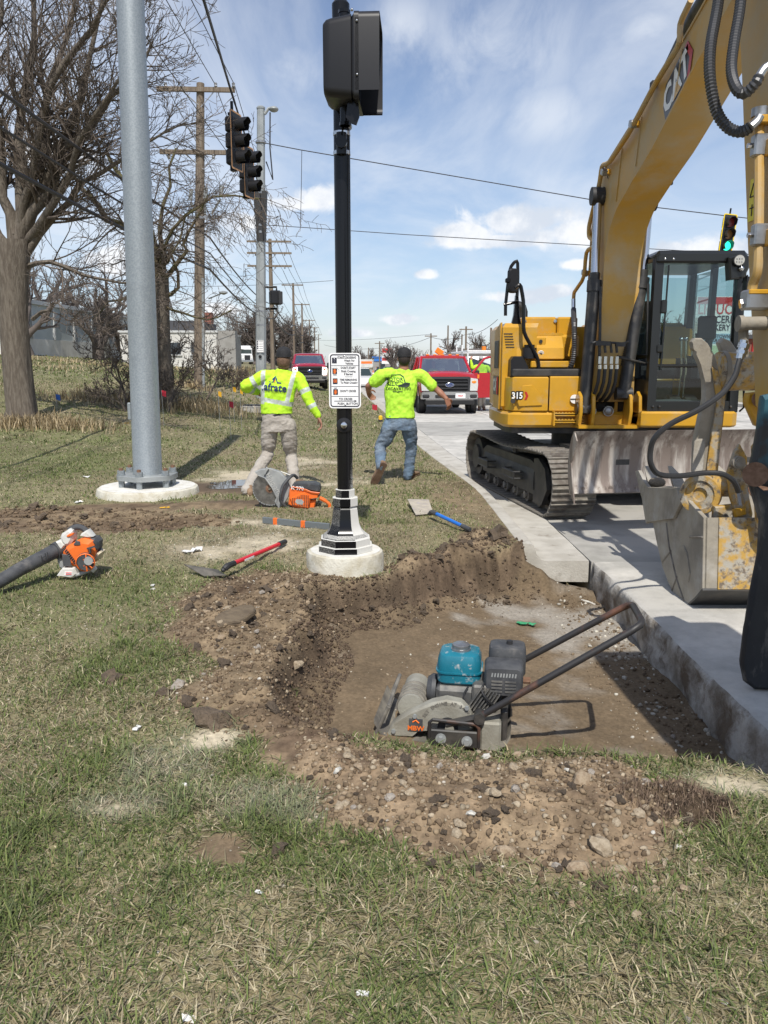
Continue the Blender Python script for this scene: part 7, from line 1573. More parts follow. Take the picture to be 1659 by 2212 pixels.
mb = MB(); mb.box(h + Vector((-.035, -.105, .02)), (.055, .02, .04), None, .006); mb.box(h + Vector((.035, -.105, .02)), (.055, .02, .04), None, .006); mb.box(h + Vector((0, -.108, .03)), (.12, .012, .012)); mb.build('sunglasses', M_glassd, tt)
# ------------------------------------------------------------------ vehicles and cones
M_red = mat('red car paint', (.42, .012, .022), .25, coat=.6, col2=(.39, .011, .02), scale=2); M_maroon = mat('dark red car paint', (.32, .018, .045), .3, coat=.5)
M_tyre = mat('tyre rubber', (.02, .02, .021), .85, col2=(.04, .038, .035), scale=10); M_rim = mat('wheel steel', (.35, .35, .36), .35, .8); M_carglass = mat('dark car glass', (.03, .045, .045), .06, spec=.7); M_bumper = mat('chrome bumper', (.55, .56, .57), .16, 1.0)
M_trim = mat('black trim', (.02, .02, .022), .5); M_lampglass = mat('headlight glass', (.65, .66, .64), .12, .3); M_amber = mat('amber lamp', (.75, .22, .02), .35); M_carwhite = mat('white car paint', (.75, .75, .74), .3, coat=.4); M_lit = mat('lit headlamp', (.8, .8, .75), .3, emit=(1, .95, .85), estr=2.5); M_interior = mat('dark interior', (.02, .02, .02), .8)
M_winglass = glass_mat('windscreen glass', (.55, .62, .60), .07)
def wheel(parent, x, y, r=.40, w=.26, side=1):
 mb = MB(); mb.lathe([(r * .62, -w / 2), (r * .92, -w / 2), (r, -w * .36), (r, w * .36), (r * .92, w / 2), (r * .62, w / 2)], (x, y, r), (1, 0, 0), 22); wl = mb.build('wheel', M_tyre, parent)
 mb = MB(); mb.lathe([(r * .62, 0), (r * .60, .03), (r * .35, .01), (r * .2, .04), (.02, .05)], (x + side * (w / 2 - .04), y, r), (side, 0, 0), 16); mb.build('rim', M_rim, wl)
def pickup(loc, rz, label, paint_, near=True, lit=False, door_open=False, roof_lamps=True):
 """front towards -y, origin on the ground under the front bumper"""
 t = thing('pickup_truck', loc, label, 'pickup truck', rz=rz); H = 1.0
 P = lambda mb, n, m, par=t, sharp=30: mb.build(n, m, par, sharp)
 mb = MB(); W = 1.0
 def sec(y, pts): return [(x, y, z) for x, z in pts] + [(-x, y, z) for x, z in reversed(pts)]
 mb.loft([sec(.12, [(.90, .62), (.98, .75), (.97, 1.10), (.80, 1.30), (.3, 1.36)]), sec(.22, [(.95, .55), (1.01, .75), (1.0, 1.14), (.86, 1.36), (.3, 1.42)]), sec(1.30, [(.98, .50), (1.01, .75), (1.0, 1.20), (.90, 1.42), (.3, 1.47)])]); P(mb, 'hood', paint_)
 mb = MB(); mb.loft([sec(1.30, [(.96, .45), (1.01, .75), (1.0, 1.20), (.92, 1.42), (.3, 1.45)]), sec(1.45, [(.96, .45), (1.01, .75), (1.01, 1.22), (.94, 1.42), (.3, 1.44)]), sec(3.5, [(.96, .45), (1.01, .75), (1.01, 1.22), (.94, 1.42), (.3, 1.44)])]); P(mb, 'cab_body', paint_)
 mb = MB(); mb.loft([sec(2.02, [(.79, 1.93), (.76, 1.98), (.5, 2.01)]), sec(2.2, [(.81, 1.92), (.78, 2.01), (.5, 2.045)]), sec(3.1, [(.81, 1.92), (.78, 2.01), (.5, 2.045)]), sec(3.3, [(.78, 1.92), (.75, 1.97), (.5, 2.0)])]); P(mb, 'roof', paint_)
 for s in (-1, 1):
  for (a, b, w) in (((s * .91, 1.36, 1.42), (s * .79, 2.05, 1.96), .07), ((s * .93, 3.42, 1.42), (s * .79, 3.25, 1.96), .12), ((s * .93, 2.55, 1.42), (s * .80, 2.55, 1.96), .05)):
   mb = MB(); a, b = Vector(a), Vector(b); mb.tube([a, b], w * .7, 6); P(mb, 'pillar', paint_)
  mb = MB(); mb.quad((s * .93, 1.50, 1.43), (s * .93, 3.36, 1.43), (s * .80, 3.22, 1.93), (s * .80, 2.10, 1.93)); P(mb, 'side_window', M_winglass)
 mb = MB(); mb.quad((-.90, 1.37, 1.44), (.90, 1.37, 1.44), (.78, 2.06, 1.95), (-.78, 2.06, 1.95)); P(mb, 'windscreen', M_winglass)
 mb = MB(); mb.quad((-.90, 3.43, 1.44), (.90, 3.43, 1.44), (.78, 3.27, 1.94), (-.78, 3.27, 1.94)); P(mb, 'rear_window', M_winglass)
 mb = MB(); mb.box((0, 1.75, 1.30), (1.7, .6, .2), None, .04); P(mb, 'dashboard', M_interior)
 for s in (-1, 1):
  mb = MB(); mb.box((s * .42, 2.7, 1.35), (.5, .16, .7), (.12, 0, 0), .05); st = P(mb, 'seat', M_interior); mb = MB(); mb.box((s * .42, 2.76, 1.78), (.26, .10, .18), None, .04); P(mb, 'headrest', M_interior, st)
 mb = MB(); mb.lathe([(.18, -.012), (.195, 0), (.18, .012), (.165, 0)], (.42, 2.05, 1.42), (0, -.8, .6), 18, caps=False); P(mb, 'steering_wheel', M_trim)
 mb = MB()
 for s in (-1, 1): mb.box((s * .96, 4.7, 1.0), (.10, 2.3, .62), None, .03)
 P(mb, 'bed_side', paint_); mb = MB(); mb.box((0, 4.65, .75), (1.86, 2.3, .12)); mb.box((0, 5.84, 1.0), (1.9, .08, .6)); mb.box((0, 3.56, 1.08), (1.9, .08, .7)); P(mb, 'bed', paint_)
 mb = MB(); mb.box((0, 3.0, .52), (1.5, 5.2, .24)); P(mb, 'chassis', M_trim)
 mb = MB(); ring_o, ring_i = rrect(1.46, .56, .08), rrect(1.26, .40, .05); n = len(ring_o); vs = [(p[0], .06, 1.0 + p[1]) for p in ring_o] + [(p[0], .05, 1.0 + p[1]) for p in ring_i] + [(p[0], .2, 1.0 + p[1]) for p in ring_o] + [(p[0], .16, 1.0 + p[1]) for p in ring_i]
 mb.raw(vs, [(i, (i + 1) % n, n + (i + 1) % n, n + i) for i in range(n)] + [(i, (i + 1) % n, 2 * n + (i + 1) % n, 2 * n + i) for i in range(n)] + [(n + i, n + (i + 1) % n, 3 * n + (i + 1) % n, 3 * n + i) for i in range(n)]); gr = P(mb, 'grille', M_trim)
 mb = MB(); mb.box((0, .105, 1.0), (1.30, .02, .44)); P(mb, 'grille_back', M_interior, gr)
 for k, z in enumerate((1.12, 1.0, .88)):
  mb = MB(); mb.box((0, .07, z), (1.26, .05, .055 if k == 1 else .03), None, .008); P(mb, 'grille_bar', M_trim, gr)
 mb = MB(); mb.lathe([(.10, 0), (.10, .02), (.085, .026)], (0, .06, 1.0), (0, -1, 0), 24); mb.v = [(p[0] * 1.55, p[1], 1.0 + (p[2] - 1.0) * .75) for p in mb.v]; em = P(mb, 'emblem', M_bumper, gr);
 mb = MB(); mb.lathe([(.088, .0), (.088, .003)], (0, .032, 1.0), (0, -1, 0), 24); mb.v = [(p[0] * 1.55, p[1], 1.0 + (p[2] - 1.0) * .72) for p in mb.v]; P(mb, 'emblem_field', mat('emblem blue', (.01, .03, .14), .3), gr)
 if near: mb = MB(); put_text(mb, 'Ford', .10, (0, .026, 1.0), (1, 0, .0), (.2, 0, 1), 1.1); P(mb, 'emblem_lettering', M_bumper, gr)
 for s in (-1, 1):
  mb = MB(); mb.prism([(s * .70, .80), (s * .96, .80), (s * .985, 1.0), (s * .97, 1.20), (s * .72, 1.24)], (0, .05, 0), (1, 0, 0), (0, 0, 1), (0, 1, 0), .16, .01); hl = P(mb, 'headlight', M_lit if lit else M_lampglass); mb = MB(); mb.sphere((s * .84, .06, 1.10), .075, 12, 8, (1.2, .3, .8)); P(mb, 'indicator', M_amber, hl)
  wheel(t, s * .86, .98, side=s); wheel(t, s * .86, 4.6, side=s)
  mb = MB(); mb.lathe([(.50, -.1), (.46, -.1), (.46, .1), (.50, .1)], (s * .93, .98, .42), (1, 0, 0), 20, caps=False); P(mb, 'wheel_arch', M_trim)
  mb = MB(); mb.box((s * 1.16, 1.52, 1.32), (.20, .12, .34), None, .03); mr_ = P(mb, 'door_mirror', M_trim); mb = MB(); mb.box((s * 1.02, 1.52, 1.24), (.2, .05, .05)); P(mb, 'mirror_arm', M_trim, mr_); mb = MB(); mb.box((s * 1.22, 1.45, 1.27), (.07, .03, .14)); P(mb, 'mirror_lamp', M_amber, mr_)
  mb = MB(); mb.box((s * .82, .0, .62), (.24, .10, .13), None, .03); P(mb, 'fog_lamp', M_trim)
 mb = MB(); mb.loft([sec(-.02, [(.94, .52), (.98, .60), (.96, .74), (.9, .77)]), sec(.12, [(.98, .52), (1.01, .60), (1.0, .76), (.9, .79)])]); bp_ = P(mb, 'bumper', M_bumper); mb = MB(); mb.box((0, -.03, .61), (1.0, .06, .11), None, .01); P(mb, 'bumper_opening', M_trim, bp_); mb = MB(); mb.box((0, .02, .44), (1.7, .16, .20), (.25, 0, 0), .03); P(mb, 'air_dam', M_trim)
 if near:
  mb = MB(); mb.box((.36, -.07, .635), (.34, .012, .16)); pl_ = P(mb, 'number_plate', M_signwhite); mb = MB(); put_text(mb, 'rmg', .12, (.36, -.078, .635), (1, 0, 0), (0, 0, 1), .95, bold=.004); P(mb, 'plate_lettering', M_redsign, pl_)
 if roof_lamps:
  for x in (-.55, -.28, 0, .28, .55):
   mb = MB(); mb.sphere((x, 2.16, 2.04), .05, 8, 6, (1.4, 1, .6)); P(mb, 'roof_marker', M_amber)
 mb = MB(); mb.tube([(-.5, 1.42, 1.46), (-.2, 1.62, 1.60), (.1, 1.60, 1.58)], .012, 5); mb.tube([(.15, 1.42, 1.46), (.5, 1.60, 1.58)], .012, 5); P(mb, 'wiper', M_trim)
 return t
g = onz(968, 893, ROAD_Z); rz = math.radians(3)
pk = pickup((g.x, 27.6, ROAD_Z), rz, 'bright red pickup with black grille on the concrete road, driver door open', M_red, True, False, True)
# open driver's door on the picture's right, swung towards the camera
dr = thing('door', (1.0, 1.45, 0), None, None); dr.parent = pk; dr.rotation_euler = (0, 0, math.radians(-62)); dr['label'] = 'red driver door standing open with white printed lines'
mb = MB(); mb.prism([(.02, .50), (1.12, .50), (1.16, 1.0), (1.14, 1.40), (0.0, 1.40), (-.02, .9)], (0, -.04, 0), (0, 1, 0), (0, 0, 1), (1, 0, 0), .09, .015)
mb.v = [(p[0], p[1], p[2]) for p in mb.v]; mb.build('door_skin', M_red, dr)
mb = MB(); mb.tube([(.03, .0, 1.40), (-.03, .55, 1.90), (-.03, .75, 1.95), (-.03, 1.05, 1.95), (.03, 1.10, 1.42)], .045, 8); mb.build('window_frame', M_red, dr); mb = MB(); mb.quad((.02, .08, 1.42), (.02, 1.06, 1.42), (-.03, 1.0, 1.9), (-.03, .6, 1.9)); mb.build('door_window', M_winglass, dr)
mb = MB(); mb.box((.058, .52, 1.22), (.008, .46, .22)); mb.build('door_panel_sign', mat('cream decal', (.70, .62, .42), .5), dr); mb = MB(); put_text(mb, 'rmg', .22, (.066, .52, 1.22), (0, 1, 0), (0, 0, 1), 1.0, bold=.006); mb.build('panel_lettering', M_trim, dr)
for k in range(5):
 mb = MB(); mb.box((.058, .93, 1.34 - k * .065), (.006, .34 - .03 * (k % 2), .034)); mb.build('white_print_line', M_signwhite, dr)
for z, w, m in ((1.02, .62, M_amber), (.92, .70, M_amber), (.80, .74, M_trim)):
 mb = MB(); mb.box((.058, .62, z), (.006, w, .040)); mb.build('print_line', m, dr)
ps_ = thing('person', pk.matrix_world @ Vector((0, 0, 0)), 'blurred passenger in yellow shirt behind the windscreen of the red pickup', 'person')
pc = Vector((g.x, 27.6, ROAD_Z)) + Vector((-.42, 2.45, 1.38)); ps_.location = pc
mb = MB(); trunk(mb, [(pc + Vector((0, 0, -.30)), .19, .12), (pc + Vector((0, 0, .05)), .22, .13), (pc + Vector((0, 0, .18)), .10, .09)], (1, 0, 0)); remesh(mb, 'shirt', M_hiviz, ps_, pc, .02, 3); mb = MB(); limb(mb, [pc + Vector((0, 0, .12)), pc + Vector((0, 0, .26))], [.06, .06]); head(mb, pc + Vector((0, 0, .36)), 1, math.pi); remesh(mb, 'body', M_skin2, ps_, pc, .012, 2)
g = onz(672, 838, .2); zg = gz(-4.5, 47); pickup((at(672, 838, 47).x, 46.5, zg - .02), math.radians(7), 'dark red pickup with lit headlights parked on the grass verge', M_maroon, False, True, roof_lamps=False)
# white service truck behind, its ladder rack above the red cab
wt = thing('service_truck', (4.6, 33.5, ROAD_Z), 'white service truck with ladder rack and amber beacon behind the red pickup', 'truck', rz=math.radians(3))
mb = MB(); mb.loft([[(x, y, z) for x, z in ((-.95, .5), (.95, .5), (.98, 1.2), (.92, 1.35), (-.92, 1.35), (-.98, 1.2))] for y in (0, 1.2)]); mb.build('hood', M_carwhite, wt)
mb = MB(); mb.loft([[(-1.0, y, .5), (1.0, y, .5), (1.0, y, 1.35), (k, y2, 2.05), (-k, y2, 2.05), (-1.0, y, 1.35)] for y, y2, k in ((1.2, 1.9, .82), (3.2, 3.1, .82))]); mb.build('cab', M_carwhite, wt)
mb = MB(); mb.quad((-.92, 1.22, 1.38), (.92, 1.22, 1.38), (.80, 1.86, 2.0), (-.80, 1.86, 2.0)); mb.build('windscreen', M_carglass, wt); mb = MB(); mb.box((0, 4.7, 1.2), (2.2, 2.9, 1.3), None, .03); mb.build('body_box', M_carwhite, wt)
for s in (-1, 1):
 mb = MB(); mb.quad((s * 1.0, 1.35, 1.42), (s * 1.0, 3.0, 1.42), (s * .84, 2.95, 1.98), (s * .84, 1.95, 1.98)); mb.build('side_window', M_carglass, wt); wheel(wt, s * .9, .6, side=s); wheel(wt, s * .9, 4.8, side=s)
 mb = MB(); mb.tube([(s * 1.0, .9, 2.26), (s * 1.0, 6.0, 2.26)], .035, 6); mb.build('rack_rail', M_carwhite, wt)
 for y in (.95, 2.6, 4.3):
  mb = MB(); mb.tube([(s * 1.0, y, 1.9), (s * 1.0, y, 2.55)], .035, 6); mb.build('rack_post', M_carwhite, wt)
for y in (1.0, 2.6, 4.3, 5.8):
 mb = MB(); mb.tube([(-1.0, y, 2.26), (1.0, y, 2.26)], .03, 6); mb.build('rack_bar', M_carwhite, wt)
for x in (-.1, .0):
 mb = MB(); mb.cyl((x - .05, 1.9, 2.3), (x - .05, 1.9, 2.48), .10, n=12); mb.build('beacon', M_amber, wt); break
bx = thing('warning_beacon', at(949, 760, 30.5), 'small amber warning board above the red pickup roof', 'beacon'); mb = MB(); mb.box((0, 0, 0), (.30, .08, .22), (0, .6, 0), .02); mb.build('board', M_amber, bx); mb = MB(); mb.tube([(0, .02, -.3), (0, .02, 0)], .03, 6); mb.build('stem', M_trim, bx)
def semi(px, y, label):
 p = at(px, 792, y); z = gz(p.x, y); t = thing('semi_truck', (p.x, y, z), label, 'truck', rz=math.radians(16))
 mb = MB(); mb.loft([[(-1.1, yy, .6), (1.1, yy, .6), (1.0, yy, h), (-1.0, yy, h)] for yy, h in ((0, 1.75), (1.6, 1.9))]); mb.build('hood', M_carwhite, t); mb = MB(); mb.box((0, 2.8, 1.85), (2.3, 2.4, 2.6), None, .1); mb.box((0, 3.2, 3.35), (2.1, 1.4, .5), None, .15); mb.build('cab', M_carwhite, t)
 mb = MB(); mb.box((0, -.03, 1.25), (1.1, .1, .95), None, .03); mb.build('grille', M_trim, t); mb = MB(); mb.box((0, 1.58, 2.45), (2.0, .06, .75)); mb.build('windscreen', M_carglass, t); mb = MB(); mb.box((0, -.15, .6), (2.3, .3, .4), None, .04); mb.build('bumper', M_bumper if px > 530 else M_trim, t)
 for s in (-1, 1):
  wheel(t, s * .95, .9, .5, .3, s); wheel(t, s * .95, 4.2, .5, .3, s); mb = MB(); mb.box((s * .85, -.03, 1.05), (.3, .1, .25), None, .03); mb.build('headlight', M_lampglass, t)
semi(515, 165, 'white semi truck, left of the two far trucks by the mast'); semi(535, 158, 'white semi truck with tall sleeper, right of the two far trucks')
def car(px, y, label, m, rz=.07):
 p = at(px, 800, y); z = ROAD_Z if p.x > kerbx(y) else gz(p.x, y); t = thing('car', (p.x, y, z), label, 'car', rz=rz)
 mb = MB(); mb.loft([[(-.88, yy, .25), (.88, yy, .25), (.9, yy, .6), (.8, yy, h), (-.8, yy, h), (-.9, yy, .6)] for yy, h in ((0, .72), (.9, .88), (3.8, .9), (4.4, .8))]); mb.build('body', m, t); mb = MB(); mb.loft([[(-.78, a, .86), (.78, a, .86), (.6, b, 1.42), (-.6, b, 1.42)] for a, b in ((.95, 1.7), (3.7, 3.1))]); mb.build('cabin', M_carglass, t); mb = MB(); mb.box((0, 2.4, 1.43), (1.2, 1.4, .05), None, .02); mb.build('roof', m, t)
 for s in (-1, 1):
  wheel(t, s * .78, .8, .32, .2, s); wheel(t, s * .78, 3.4, .32, .2, s); mb = MB(); mb.box((s * .66, -.02, .66), (.3, .1, .14), None, .03); mb.build('headlight', M_lampglass, t)
car(783, 62, 'white car half hidden by the crossing sign on the road', M_carwhite); car(822, 150, 'tiny dark car beyond the cones', M_trim); car(838, 170, 'tiny silver car at the road end', M_rim)
M_cone = mat('orange cone plastic', (.80, .16, .03), .5)
cn = thing('traffic_cone', (0, 0, 0), 'orange and white channelizer cone, leftmost of the far row', 'cone', 'orange channelizer cones on the far road')
mb = MB(); mb.box((0, 0, .03), (.42, .42, .06), None, .01); mb.build('base', M_blackdull, cn); mb = MB(); mb.lathe([(.13, .06), (.055, 1.05), (.05, 1.08)], n=12); mb.build('cone_body', M_cone, cn); mb = MB(); mb.tube([(0, 0, 1.08), (0, 0, 1.16)], .03, 6); mb.build('handle', M_cone, cn)
for z in (.35, .72):
 mb = MB(); mb.lathe([(.142 - .076 * (z - .0), z), (.142 - .076 * (z + .16), z + .16)], n=12, caps=False); mb.build('reflective_band', M_signwhite, cn)
spots = [(783, 88, 'leftmost of the far row'), (798, 86, 'second from the left of the far row'), (806, 92, 'third from the left of the far row'), (819, 96, 'half hidden by the lime sleeve'), (776, 100, 'partly behind the sign edge'), (827, 110, 'rightmost and smallest of the far row')]
for i, (px, y, w) in enumerate(spots):
 x = at(px, 818, y).x; lab = 'orange and white channelizer cone, ' + w
 if i == 0: cn.location = (x, y, ROAD_Z)
 else: dup(cn, (x, y, ROAD_Z), label=lab)
# ------------------------------------------------------------------ tools on the ground
M_stblk = mat('grey black plastic', (.045, .047, .052), .6, col2=(.075, .077, .08), scale=9, dirt=(.16, .15, .14), dscale=6, dlo=.58, dhi=.75); M_orangeP = mat('orange plastic', (.78, .155, .022), .42, dirt=(.40, .16, .07), dscale=7, dlo=.60, dhi=.75); M_whiteP = mat('off white plastic', (.62, .61, .57), .5, dirt=(.38, .35, .29), dscale=7, dlo=.55, dhi=.75)
M_beige = mat('translucent tank plastic', (.55, .47, .33), .4); M_sawgrey = mat('dusty grey guard', (.24, .25, .25), .7, col2=(.33, .34, .33), scale=6, dirt=(.42, .41, .38), dscale=5, dlo=.55, dhi=.75); M_disc = mat('saw disc steel', (.22, .21, .20), .35, .85, col2=(.34, .33, .31), scale=16)
M_blue = mat('blue shaft paint', (.01, .16, .62), .35, dirt=(.3, .33, .36), dscale=9, dlo=.64, dhi=.8); M_redsh = mat('red shaft paint', (.62, .015, .03), .35); M_blade = mat('worn shovel steel', (.10, .095, .08), .5, .5, col2=(.20, .18, .15), scale=8); M_palebl = mat('pale dusted shovel steel', (.46, .41, .33), .7, col2=(.34, .30, .26), scale=9, dirt=(.42, .38, .50), dscale=12, dlo=.58, dhi=.7)
M_tank = mat('chipped turquoise paint', (.008, .14, .20), .38, col2=(.012, .17, .235), scale=8, dirt=(.42, .42, .40), dscale=7.5, dlo=.54, dhi=.61, coat=.2); M_cast = mat('dusty cast aluminium', (.34, .33, .28), .7, .2, col2=(.26, .245, .20), scale=7, bump=.2, bscale=60); M_rustbar = mat('rusty black handle', (.028, .026, .026), .5, col2=(.17, .075, .042), scale=4.5, lo=.54, hi=.72, dirt=(.30, .28, .25), dscale=5, dlo=.68, dhi=.75)
M_plate = mat('muddy plate steel', (.13, .12, .105), .8, col2=(.25, .23, .19), scale=9); M_engine = mat('dusty engine metal', (.10, .10, .098), .6, .3, col2=(.20, .19, .17), scale=12)
def flat(mb, pts, conv, y, th, bev=.008):
 P_ = [at(*conv(*p), y) for p in pts]; o = P_[0]; mb.prism([(p.x - o.x, p.z - o.z) for p in P_], o, (1, 0, 0), (0, 0, 1), (0, 1, 0), th, bev)
def rel(mb, name, m, root, parent=None, sharp=35):
 r = root.location; mb.v = [(p[0] - r.x, p[1] - r.y, p[2] - r.z) for p in mb.v]; return mb.build(name, m, parent or root, sharp)
# leaf blower
YB = 5.55; cb = lambda cx, cy: (.1488 * cx, 1124.6 + .1488 * cy); AB = lambda cx, cy, dy=0: at(*cb(cx, cy), YB + dy)
bl_ = thing('leaf_blower', AB(1080, 800), 'orange and white leaf blower with a long black tube lying on the grass', 'leaf blower')
mb = MB(); flat(mb, [(890, 470), (945, 385), (1100, 300), (1200, 265), (1330, 300), (1365, 420), (1345, 560), (1300, 660), (1200, 690), (1060, 680), (940, 650), (895, 580)], cb, YB - .09, .20, .035); ob_ = rel(mb, 'engine_cover', M_orangeP, bl_)
for k in range(11):
 mb = MB(); a, b = AB(900 + k * 2, 490 + k * 16, -.093), AB(1010 + k * 3, 510 + k * 15, -.093); mb.tube([a, b], .0045, 4); rel(mb, 'cooling_slot', M_stblk, bl_, ob_)
for k in range(9):
 mb = MB(); f = k / 8; a = AB(925 + 150 * f, 425 + 200 * f, -.094); b = AB(955 + 150 * f, 395 + 205 * f, -.094); mb.tube([a, b], .005, 4); rel(mb, 'cooling_slot', M_stblk, bl_, ob_)
mb = MB(); c = AB(1240, 590, -.10); mb.cyl(c, c + Vector((.02, -.04, 0)), .064, .056, n=20); st_c = rel(mb, 'starter_cover', M_stblk, bl_)
for k in range(9):
 a = 2 * math.pi * k / 9; d = Vector((math.cos(a), -.1, math.sin(a))); mb = MB(); mb.tube([c + Vector((.018, -.042, 0)) + d * .022, c + Vector((.012, -.034, 0)) + d * .062], .0055, 5); rel(mb, 'starter_rib', M_orangeP, bl_, st_c)
mb = MB(); mb.lathe([(.060, 0), (.066, .004), (.060, .010)], c + Vector((.012, -.032, 0)), (.2, -1, 0), 20, caps=False); mb.v = mb.v; rel(mb, 'starter_ring', M_orangeP, bl_, st_c); mb = MB(); q = AB(1285, 582, -.145); mb.cyl(q, q + Vector((.003, -.01, 0)), .030, n=18); rel(mb, 'starter_badge', M_sawgrey, bl_, st_c)
mb = MB(); flat(mb, [(1060, 350), (1100, 295), (1150, 310), (1165, 355), (1120, 365)], cb, YB - .096, .02, .004); rel(mb, 'air_intake', M_stblk, bl_)
mb = MB(); flat(mb, [(862, 250), (885, 195), (1000, 120), (1045, 150), (1055, 290), (1000, 370), (940, 378), (885, 330)], cb, YB - .06, .11, .02); rel(mb, 'front_grip_mount', M_whiteP, bl_)
mb = MB(); flat(mb, [(1150, 225), (1175, 190), (1255, 140), (1340, 240), (1290, 262)], cb, YB - .05, .09, .015); rel(mb, 'rear_grip_mount', M_whiteP, bl_)
mb = MB(); mb.tube(smooth([AB(1010, 140, 0), AB(1060, 108, 0), AB(1130, 92, 0), AB(1200, 110, 0), AB(1262, 158, 0)], 4), .021, 10); rel(mb, 'grip', M_stblk, bl_); mb = MB(); flat(mb, [(960, 225), (1000, 195), (1065, 185), (1060, 205), (1000, 240), (970, 240)], cb, YB - .07, .03, .005); rel(mb, 'trigger', M_orangeP, bl_)
mb = MB(); flat(mb, [(1300, 260), (1360, 265), (1410, 320), (1405, 430), (1370, 450), (1350, 330)], cb, YB - .06, .14, .02); rel(mb, 'filter_housing', M_stblk, bl_); mb = MB(); flat(mb, [(1345, 480), (1440, 455), (1462, 470), (1420, 580), (1340, 605)], cb, YB - .04, .12, .02); rel(mb, 'fuel_tank', M_beige, bl_); mb = MB(); a = AB(1420, 445, .02); mb.cyl(a, a + Vector((.012, -.01, .02)), .030, n=14); rel(mb, 'tank_cap', M_stblk, bl_)
mb = MB(); flat(mb, [(1255, 400), (1360, 370), (1365, 390), (1310, 410), (1315, 475), (1290, 480), (1285, 415), (1258, 420)], cb, YB - .11, .02, .004); rel(mb, 'starter_handle', M_stblk, bl_)
mb = MB(); flat(mb, [(800, 310), (880, 290), (945, 360), (890, 430), (870, 420)], cb, YB - .05, .10, .012); rel(mb, 'outlet_neck', M_whiteP, bl_)
mb = MB(); mb.tube([AB(850, 420, -.0), AB(790, 445, -.03)], [.062, .058], 16); tb2 = rel(mb, 'tube_collar', M_stblk, bl_); mb = MB(); mb.tube([AB(800, 440, -.02), AB(600, 545, -.12), AB(300, 700, -.28), AB(0, 880, -.42), AB(-300, 1040, -.52)], [.052, .050, .047, .045, .043], 16); rel(mb, 'blower_tube', M_stblk, bl_)
mb = MB(); put_text(mb, 'STIHL', .062, AB(585, 560, -.18), (AB(720, 500) - AB(450, 640)).normalized(), (AB(560, 500) - AB(590, 620)).normalized(), 1.1); rel(mb, 'tube_lettering', M_blackdull, bl_)
mb = MB(); flat(mb, [(815, 805), (860, 740), (900, 690), (1080, 690), (1112, 780), (1060, 838), (960, 835)], cb, YB - .10, .06, .012); fo_ = rel(mb, 'foot', M_whiteP, bl_); mb = MB(); flat(mb, [(940, 745), (1050, 745), (1050, 800), (935, 795)], cb, YB - .103, .004, .001); rel(mb, 'foot_label', M_signwhite, bl_, fo_); mb = MB()
for yy in (758, 782): mb.tube([AB(955, yy, -.105), AB(1040, yy, -.105)], .003, 4)
rel(mb, 'label_print', M_redsign, bl_, fo_); mb = MB(); flat(mb, [(1260, 690), (1345, 655), (1385, 715), (1350, 765), (1300, 730)], cb, YB - .08, .05, .01); rel(mb, 'foot', M_whiteP, bl_); mb = MB(); mb.tube([AB(1100, 790, -.08), AB(1200, 765, -.08), AB(1310, 720, -.06)], .012, 8); rel(mb, 'base_bar', M_sawgrey, bl_)
mb = MB(); flat(mb, [(820, 560), (890, 520), (940, 650), (920, 710), (860, 690)], cb, YB - .02, .10, .01); rel(mb, 'fan_housing', M_sawgrey, bl_)
# cut-off saw
YS = 8.42; cs = lambda cx, cy: (493.7 + .1488 * cx, 987.5 + .1488 * cy); AS = lambda cx, cy, dy=0: at(*cs(cx, cy), YS + dy)
sw_ = thing('cutoff_saw', AS(800, 760), 'orange cut-off saw with a grey guard and big disc lying behind the black pole', 'saw')
mb = MB(); c = AS(600, 455); mb.cyl(c, c + Vector((0, .004, 0)), .183, n=48); di = rel(mb, 'cutting_disc', M_disc, sw_); mb = MB(); mb.cyl(c + Vector((0, -.012, 0)), c, .045, n=18); rel(mb, 'disc_flange', M_rust, sw_, di); mb = MB(); mb.cyl(c + Vector((0, -.03, 0)), c + Vector((0, -.012, 0)), .014, n=6); rel(mb, 'arbor_bolt', M_chrome, sw_, di)
for k in range(18):
 a = math.radians(150 + k * 9); mb = MB(); p = c + Vector((math.cos(a), 0, math.sin(a))) * .181; mb.box(p, (.008, .007, .036), (0, -a, 0)); rel(mb, 'disc_segment', M_sawgrey, sw_, di)
gp = [(375, 215), (470, 175), (600, 165), (740, 210), (845, 320), (890, 450), (870, 580), (800, 690), (740, 745), (690, 700), (668, 650), (700, 590), (620, 430), (520, 310), (430, 268)]
mb = MB(); flat(mb, gp, cs, YS - .035, .075, .008); gd = rel(mb, 'blade_guard', M_sawgrey, sw_); mb = MB(); mb.tube([AS(430, 265, -.04), AS(530, 305, -.042), AS(630, 440, -.042), AS(705, 590, -.042), AS(690, 660, -.042), AS(740, 742, -.04)], .008, 6); rel(mb, 'guard_rib', M_sawgrey, sw_, gd); mb = MB(); u = (AS(740, 505) - AS(595, 270)).normalized(); put_text(mb, 'Husqvarna', .075, AS(662, 400, -.040), u, Vector((-u.z, 0, u.x)), .85, bold=.001); rel(mb, 'guard_lettering', mat('pale dusted lettering', (.44, .44, .42), .8), sw_, gd)
mb = MB(); flat(mb, [(510, 255), (545, 140), (585, 165), (560, 200), (530, 260)], cs, YS - .06, .02, .004); rel(mb, 'guard_lever', M_sawgrey, sw_, gd)
mb = MB(); mb.tube(smooth([AS(1000, 305, .06), AS(950, 262, .02), AS(895, 290, -.05), AS(800, 400, -.10), AS(765, 500, -.12), AS(752, 620, -.11), AS(800, 690, -.09), AS(865, 745, -.06)], 4), .017, 10); rel(mb, 'front_handle', M_stblk, sw_)
mb = MB(); mb.tube([AS(720, 195, .06), AS(1000, 300, .05)], .006, 6); rel(mb, 'water_hose', M_whiteP, sw_)
